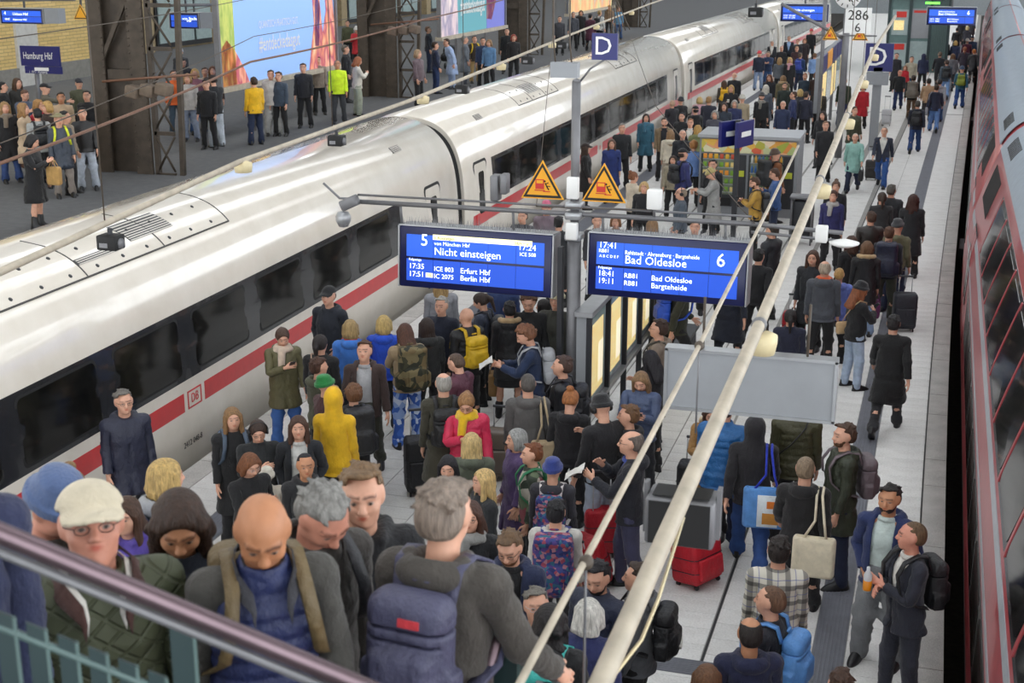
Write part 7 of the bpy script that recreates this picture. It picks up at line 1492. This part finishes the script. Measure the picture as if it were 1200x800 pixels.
person(-6.38, 57.67, 0.00, 194, 'person in a dark jacket just below the red beanie by the second carriage', 'jacket #23242a', 'slim black', 'wavy #6a3a20', 'stand', h=1.87, girth=1.06)
person(-6.01, 53.28, 0.00, 14, 'person in a slate coat with a pale shawl', 'coat #565c68', 'slim black', 'wavy #cfc8bc', 'stand', h=1.88, girth=1.06)
person(-5.05, 58.97, 0.00, 175, 'person in a blue grey jacket', 'jacket #2c3a48', 'slim black', 'short #a5602c+beard #a5602c', 'stand', h=1.83, girth=1.06)
person(-7.23, 86.78, 0.00, 179, 'person in a red beanie below the far display 5', 'jacket #1a1a1e', 'slim black', 'beanie #c02a34', 'stand', h=2.01, girth=1.06)
person(-3.96, 52.79, 0.00, 182, 'person left of the dark olive jacket', 'jacket #33302e', 'slim black', 'curly #a9a4a0', 'stand', h=1.89, girth=1.06)
person(-4.32, 51.30, 0.00, 25, 'person in a dark jacket behind the tube wires', 'jacket #2a2c3c', 'slim black', 'short #3a2a20', 'stand', h=1.87, girth=1.06)
person(-4.60, 59.04, 0.00, 336, 'person in a brown jacket left of the lit boards', 'jacket #3c2c26', 'slim black', 'bob #6a4430', 'stand', h=1.91, girth=1.06)
person(-3.29, 56.48, 0.00, 179, 'person in a dark olive jacket standing alone', 'jacket #2e3a2c', 'jeans #27305a', 'crop #8d7254', 'stand', h=1.93, girth=1.06)
person(-3.26, 45.52, 0.00, 196, 'person in black right of the vending machines', 'jacket #1c1c20', 'slim black', 'lob #2a1d18', 'stand', h=1.85, girth=1.06)
person(-2.97, 42.86, 0.00, 166, 'person in a dark coat right of the vending machines', 'coat #222226', 'slim black', 'short #7a5a40', 'stand', h=1.85, girth=1.06)
person(-3.72, 35.93, 0.00, 54, 'person in a brown jacket and knit beanie at the vending machine', 'jacket #7a4a2a', 'slim #5a3f28', 'beanie #4a3a30', 'stand', h=1.93, ex='pack #1a1d20 big', girth=1.06)
person(-3.39, 33.11, 0.00, 266, 'person in a denim jacket in front of the drink machine', 'jacket #3a5a90', 'slim #26304a', 'short #4a3020', 'phone', h=1.88, girth=1.06)
person(-3.70, 31.85, 0.00, 263, 'person in a mustard jacket using a phone', 'jacket #b58d3c', 'slim black', 'short #4a3222+beard #3a281c', 'phone2', h=1.86, ex='pack #1e1f24+phone 0', girth=1.06)
person(-4.88, 33.21, 0.00, 260, 'person in a light grey coat holding papers', 'coat #9a9a98', 'slim ink', 'beanie #b0a068', 'book', h=1.80, ex='paper 0 .2', girth=1.06)
person(-5.07, 34.14, 0.00, 192, 'person behind the light grey coat', 'jacket #232428', 'slim black', 'short #1d1718', 'stand', h=1.86, ex='pack #26282e', girth=1.06)
person(-6.16, 30.89, 0.00, 179, 'person in black above the crossbar', 'jacket #1b1b1f', 'slim black', 'bob #bfa06a', 'stand', h=1.78, girth=1.06)
person(-6.67, 32.13, 0.00, 48, 'person in a cream jacket above the crossbar', 'jacket #cfc2ae', 'slim black', 'bun #7a4a2c', 'stand', h=1.80, girth=1.06)
person(-5.14, 29.96, 0.00, 258, 'person with headphones above the right crossbar', 'jacket #4c5662', 'slim black', 'bald_fringe #8a7a68', 'stand', h=1.86, ex='headphones black+glasses black', girth=1.06)
person(-7.51, 27.27, 0.00, 175, 'person in a pink hat behind the warning triangles', 'jacket #7a6a74', 'slim black', 'beanie #c05a78', 'stand', h=1.88, girth=1.06)
person(-7.77, 26.38, 0.00, 184, 'person in a dark coat behind the left crossbar', 'coat #34343a', 'slim black', 'short hairbrown', 'stand', h=1.85, girth=1.06)
person(-6.19, 26.32, 0.00, 157, 'person just right of the pole above the display', 'jacket #3a3a3e', 'slim black', 'short #2a2020', 'stand', h=1.86, girth=1.06)
person(-5.93, 26.88, 0.00, 173, 'person above the right display', 'jacket #8a6a58', 'slim black', 'bob #8a6040', 'stand', h=1.75, girth=1.06)
person(-5.04, 26.21, 0.00, 339, 'person in a pale hood above the right display', 'hood #b9b6b0', 'slim black', 'lob #8a6a4a', 'stand', h=1.86, girth=1.06)
person(-4.19, 26.18, 0.00, 171, 'person in a slate blue jacket above the right display', 'jacket #53617a', 'slim black', 'short #4a3828', 'stand', h=1.88, girth=1.06)
person(-6.88, 25.93, 0.00, 355, 'person in black hidden behind the pole clamp', 'jacket #2a2c30', 'slim black', 'short hairblack', 'stand', h=1.86, girth=1.06)
person(-23.03, 31.09, 1.80, 113, 'person in black below the station sign', 'jacket #24221f', 'slim black', 'long #4a3222', 'stand', h=1.87, girth=1.06)
person(-23.24, 30.76, 1.80, 63, 'person in black at the left frame edge on the far platform', 'coat #191a1c', 'slim black', 'short hairblack', 'stand', h=1.79, girth=1.06)
person(-21.38, 29.09, 1.80, 124, 'person in a slate jacket left of the sign post', 'jacket #4c566a', 'jeans denim', 'short #6a4a38', 'phone', h=1.81, girth=1.06)
person(-20.00, 26.46, 1.80, 133, 'person with a brown scarf and long black coat', 'coat #1c1b1d', 'jeans #3a4f80', 'long #9a7a50+scarf #7a6c5c', 'stand', h=1.84, ex='handbag 1 #5a3a2a', girth=1.06)
person(-19.37, 26.27, 1.80, 74, 'person in a pale beige coat on the far platform', 'coat #c0a88c', 'slim black', 'lob #9a7448', 'stand', h=1.86, girth=1.06)
person(-21.79, 30.51, 1.80, 64, 'person in a black cap stretching an arm out', 'jacket #5a5648', 'slim black', 'cap black', 'point', h=1.81, girth=1.06)
person(-19.40, 26.88, 1.80, 94, 'person in a red jacket on the far platform', 'jacket #b8283a', 'slim black', 'bob #a57a48', 'stand', h=1.87, girth=1.06)
person(-19.08, 26.71, 1.80, 204, 'person next to the red jacket on the far platform', 'jacket #3a2c26', 'slim black', 'bob #c29a5c', 'stand', h=1.86, girth=1.06)
person(-18.78, 25.93, 1.80, 314, 'person in a pale grey jacket with a black pack', 'jacket #a9aaa8', 'slim black', 'short #1a1718', 'stand', h=1.79, ex='pack #1c1d22', girth=1.06)
person(-19.98, 28.57, 1.80, 145, 'person in a beige jacket under the yellow wall', 'jacket #b89e80', 'slim black', 'short #2a1c18', 'stand', h=1.84, skin_='tan', girth=1.06)
person(-21.75, 31.95, 1.80, 136, 'person in a dark cap and olive jacket left of the column', 'jacket #4c4d3a', 'slim black', 'cap #24242a+nape hairbrown', 'stand', h=1.81, girth=1.06)
person(-19.85, 29.44, 1.80, 166, 'person in black tight beside the column', 'jacket #232326', 'slim black', 'short #2a201c', 'stand', h=1.80, girth=1.06)
person(-17.72, 25.18, 1.80, 137, 'person in a khaki sun hat and grey raincoat', 'parka #39404c', 'slim #8a8078', 'hat #8d8560', 'stand', h=1.80, ex='pack #d2d82a', girth=1.06)
person(-17.76, 26.12, 1.80, 148, 'person in a leather jacket and pale jeans beside the column', 'jacket #1d1c1e', 'jeans #b4bcc8', 'short hairblack', 'stand', h=1.82, tmat='leather', girth=1.06)
person(-16.26, 22.17, 1.80, 84, 'person in a short black coat with bare legs and a paper bag', 'coat #17171a', 'bare black', 'bob #1a1618', 'phone', h=1.81, ex='handbag 0 #b08a50 paper_bag .26 .34 cloth', girth=1.06)
person(-17.80, 25.55, 1.80, 85, 'person behind the khaki sun hat', 'jacket #8a7a66', 'slim black', 'short #1d1a1a', 'stand', h=1.81, girth=1.06)
person(-24.76, 42.43, 1.80, 160, 'person in a pale beanie right of the nearest column', 'jacket #3a3c42', 'slim black', 'beanie #a9a9b0', 'stand', h=1.79, girth=1.06)
person(-22.31, 38.36, 1.80, 150, 'person in black under the pale beanie', 'jacket #2a2a2e', 'slim black', 'short hairblack', 'phone', h=1.84, girth=1.06)
person(-20.51, 34.71, 1.80, 139, 'person in an orange jacket right of the nearest column', 'jacket #d8642a', 'slim #3a4a58', 'short hairbrown', 'stand', h=1.83, girth=1.06)
person(-20.02, 35.04, 1.80, 152, 'person in a dusty pink patterned jacket on the far platform', 'jacket #8a5a62', 'jeans denim', 'bob #b8935a', 'stand', h=1.86, girth=1.06)
person(-19.49, 33.69, 1.80, 160, 'person in a pale top on the far platform', 'jacket #b9b4b0', 'jeans #8a94a8', 'bob #a5855a', 'stand', h=1.85, girth=1.06)
person(-20.13, 35.81, 1.80, 156, 'person in a cream jacket left of the billboard', 'jacket #b8a898', 'slim black', 'short #4a3020', 'stand', h=1.82, girth=1.06)
person(-19.76, 35.60, 1.80, 155, 'person left of the billboard', 'jacket #4a3a34', 'slim black', 'wavy #6a4028', 'stand', h=1.89, girth=1.06)
person(-18.27, 32.92, 1.80, 301, 'person in a black jacket and white trousers left of the billboard', 'jacket #1d1f24', 'wide #c4ccd6', 'short #2a1c18', 'phone', h=1.91, girth=1.06)
person(-18.27, 32.52, 1.80, 171, 'person all in black behind the white trousers', 'jacket #17171b', 'slim black', 'short #1d1718', 'stand', h=1.83, girth=1.06)
person(-17.46, 33.63, 1.80, 313, 'person in a bright yellow jacket below the billboard', 'jacket #e8b41c', 'jeans #26304a', 'short hairbrown', 'stand', h=1.82, girth=1.06)
person(-17.83, 35.40, 1.80, 159, 'person in white and grey below the billboard', 'jacket #c0bcb8', 'wide #a9a8a6', 'short hairbrown', 'stand', h=1.84, girth=1.06)
person(-17.60, 35.41, 1.80, 174, 'person in slate below the billboard', 'jacket #3a4656', 'slim black', 'short hairbrown', 'stand', h=1.80, girth=1.06)
person(-17.71, 37.26, 1.80, 165, 'person in black below the right part of the billboard', 'jacket #1c1c22', 'slim black', 'short hairbrown', 'stand', h=1.88, girth=1.06)
person(-18.63, 40.29, 1.80, 145, 'person in taupe beside the yellow safety jacket', 'jacket #8a7c70', 'slim black', 'short hairbrown', 'stand', h=1.83, girth=1.06)
person(-17.13, 38.42, 1.80, 154, 'person in a fluorescent yellow safety jacket', 'jacket #d2ee2a', 'slim #3a3c40', 'crop #6a6058', 'stand', h=1.91, skin_='tan', girth=1.06)
person(-19.18, 43.76, 1.80, 76, 'person in a long black coat right of the billboard', 'coat #1b1c22', 'slim black', 'short #6a6258', 'stand', h=1.93, girth=1.06)
person(-23.94, 55.88, 1.80, 167, 'person in a red parka beside the second column', 'parka #c01f2c', 'slim black', 'beanie #c9c6c2', 'phone', h=1.80, girth=1.06)
person(-25.80, 59.17, 1.80, 156, 'person in an olive jacket above the long black coat', 'jacket #4a4c34', 'slim black', 'short #2a201c', 'stand', h=1.85, girth=1.06)
person(-26.48, 62.48, 1.80, 177, 'person in black above the red parka', 'jacket #1d1e26', 'slim black', 'short hairblack', 'stand', h=1.83, girth=1.06)
person(-17.34, 40.40, 1.80, 57, 'person in a white jacket and sage trousers', 'jacket #d8d0c4', 'wide #a5aa98', 'lob #9a5a34', 'phone', h=1.85, girth=1.06)
person(-20.33, 55.04, 1.80, 80, 'person in a dark jacket left of the teal billboard', 'jacket #262630', 'jeans navy', 'short #6a4a38', 'stand', h=1.91, girth=1.06)
person(-17.23, 49.10, 1.80, 231, 'person in pale blue leaning over a pram', 'coat #a9bce0', 'slim #a9bce0', 'short hairbrown', 'stand', h=1.88, lean=20, girth=1.06)
person(-17.25, 47.39, 1.80, 60, 'person in a navy jacket left of the pram', 'jacket #222a44', 'jeans #2a3a60', 'short hairbrown', 'stand', h=1.84, girth=1.06)
person(-17.06, 50.16, 1.80, 71, 'person in a grey coat under the teal billboard', 'coat #6a7078', 'slim #4a4e58', 'short hairgrey', 'stand', h=1.88, girth=1.06)
person(-16.21, 49.75, 1.80, 162, 'person in a dark blue vest under the teal billboard', 'jacket #2c3a58', 'slim black', 'short #1d1718', 'stand', h=1.86, girth=1.06)
person(-15.85, 49.38, 1.80, 182, 'person in a light blue jacket under the teal billboard', 'jacket #5a7fa5', 'slim black', 'bob #8a6a48', 'stand', h=1.83, girth=1.06)
person(-17.08, 51.37, 1.80, 142, 'person with a yellow pack under the teal billboard', 'jacket #3a3028', 'slim #a58a5c', 'short #4a3a2a', 'stand', h=1.81, ex='pack #e0c020', girth=1.06)
person(-17.05, 55.56, 1.80, 173, 'person in a black coat right of the teal billboard', 'coat #161618', 'slim black', 'short hairblack', 'stand', h=1.86, girth=1.06)
person(-15.73, 52.14, 1.80, 153, 'person in black right of the teal billboard', 'jacket #1c1a1c', 'slim black', 'bob #8a3a2a', 'stand', h=1.85, girth=1.06)
person(-16.24, 42.94, 1.80, 99, 'person in mauve beside the second column', 'jacket #6a5a60', 'slim black', 'bob #a58a6a', 'stand', h=1.91, girth=1.06)
person(-17.59, 68.77, 1.80, 166, 'person in grey under the pale green billboard', 'jacket #4a4c54', 'slim black', 'short hairgrey', 'stand', h=1.91, girth=1.06)
person(-17.88, 71.53, 1.80, 166, 'person in black under the pale green billboard', 'jacket #1f1f22', 'slim black', 'bob hairbrown', 'stand', h=1.86, girth=1.06)
person(-16.72, 68.85, 1.80, 6, 'person in a plum coat under the pale green billboard', 'coat #4c2236', 'slim black', 'short hairblack', 'stand', h=1.83, girth=1.06)
person(-16.78, 71.14, 1.80, 17, 'person in a white jacket under the pale green billboard', 'jacket #c8c8c6', 'slim black', 'short #a58a5c', 'stand', h=1.89, ex='pack #26262c', girth=1.06)
person(-18.21, 79.57, 1.80, 167, 'person in brown under the pale green billboard', 'jacket #8a7058', 'slim black', 'long #b8925a', 'stand', h=1.79, girth=1.06)
person(-17.16, 77.36, 1.80, 167, 'person in a sky blue jacket under the pale green billboard', 'jacket #5a86a8', 'jeans denim', 'bob #6a4a30', 'stand', h=1.80, girth=1.06)
person(-17.46, 65.60, 1.80, 165, 'person in charcoal left of the pale green billboard', 'jacket #3a3a40', 'slim black', 'short hairbrown', 'stand', h=1.85, girth=1.06)
# ------------------------------------------------------------------ luggage standing on the platform
suitcase(-3.36, 14.75, 0, 200, 'upright red suitcase with extended silver handle beside the pale jeans', 'red', .38, .24, .56, .5)
suitcase(-3.22, 13.95, 0, 150, 'leaning red trolley bag beside the floral backpack', '#b01826', .4, .3, .6, .1, tilt=-18)
suitcase(-2.1, 14.35, 0, 60, 'large glossy red trolley bag with black straps right of the thick tube', '#c01c2c', .5, .4, .5, .05, tilt=-8)
suitcase(-.13, 26.1, 0, 10, 'black wheeled suitcase beside the person with the large dark backpack', '#23252e', .44, .28, .68, .3)
suitcase(-6.09, 15.95, 0, 30, 'tall black suitcase in front of the olive coat', '#1c1c20', .46, .3, .74, .35)
suitcase(-5.24, 16.75, 0, 5, 'brown grey hard suitcase right of the crimson puffer', '#6e6258', .4, .26, .66, .3, mat='hard')
suitcase(-1.6, 57.2, 0, 0, 'small silver case beside the bald person in the distance', 'silver', .38, .24, .6, .5, mat='hard')
suitcase(-1.55, 43.6, 0, 0, 'dark trolley case behind the person in the mint coat', '#33302e', .38, .24, .56, .4)
suitcase(-2.03, 24.4, 0, 0, 'red suitcase in front of the dark haired navy jacket', 'red', .42, .26, .6, .3)
suitcase(-6.95, 15.05, 0, 20, 'black suitcase with a white shopping bag on top near the trekking backpack', '#1b1b1e', .44, .3, .6, .1)
suitcase(-2.5, 16.3, 0, 0, 'black suitcase behind the large glossy red trolley bag', '#191a1e', .42, .28, .66, .3)
mb = MB(); mb.rbox((0, 0, 0), (.42, .28, .1), .04); o = mb.build('shopping_bag', MATS['cloth'], None, C_('white')); o.location = (-6.95, 15.05, .74); tag(o, 'crumpled white shopping bag on the black suitcase', 'bag')
mb = MB(); mb.tube([(-.1, 0, .05), (-.05, 0, .12), (.05, 0, .12), (.1, 0, .05)], .01, 5); mb.build('handle', MATS['cloth'], o, C_('green'))
pm = empty('pram', (-20.0, 56.5, 1.8)); tag(pm, 'black folding pram on the far platform below the teal billboard', 'pram')
mb = MB(); mb.rbox((0, 0, .62), (.5, .8, .3), .12, rotm('x', 18)); mb.build('seat_shell', MATS['cloth'], pm, C_('black')); mb = MB(); mb.lathe([(.3,0),(.28,.15),(.15,.28),(.001,.3)], (0, .25, .75), 12); mb.build('hood', MATS['cloth'], pm, C_('ink'))
mb = MB(); mb.tube([(-.22, -.5, .2), (-.22, .45, 1.0), (.22, .45, 1.0), (.22, -.5, .2)], .02, 6); mb.build('frame', MATS['hard'], pm, C_('charcoal'))
for sx in (-.25, .25):
    for sy in (-.45, .35): mb = MB(); mb.lathe([(.001,-.02),(.13,-.02),(.14,0),(.13,.02),(.001,.02)], (sx, sy, .14), 14, rotm('y', 90)); mb.build('wheel', MATS['hard'], pm, C_('black'))
bpy.data.scenes.remove(_TMP)
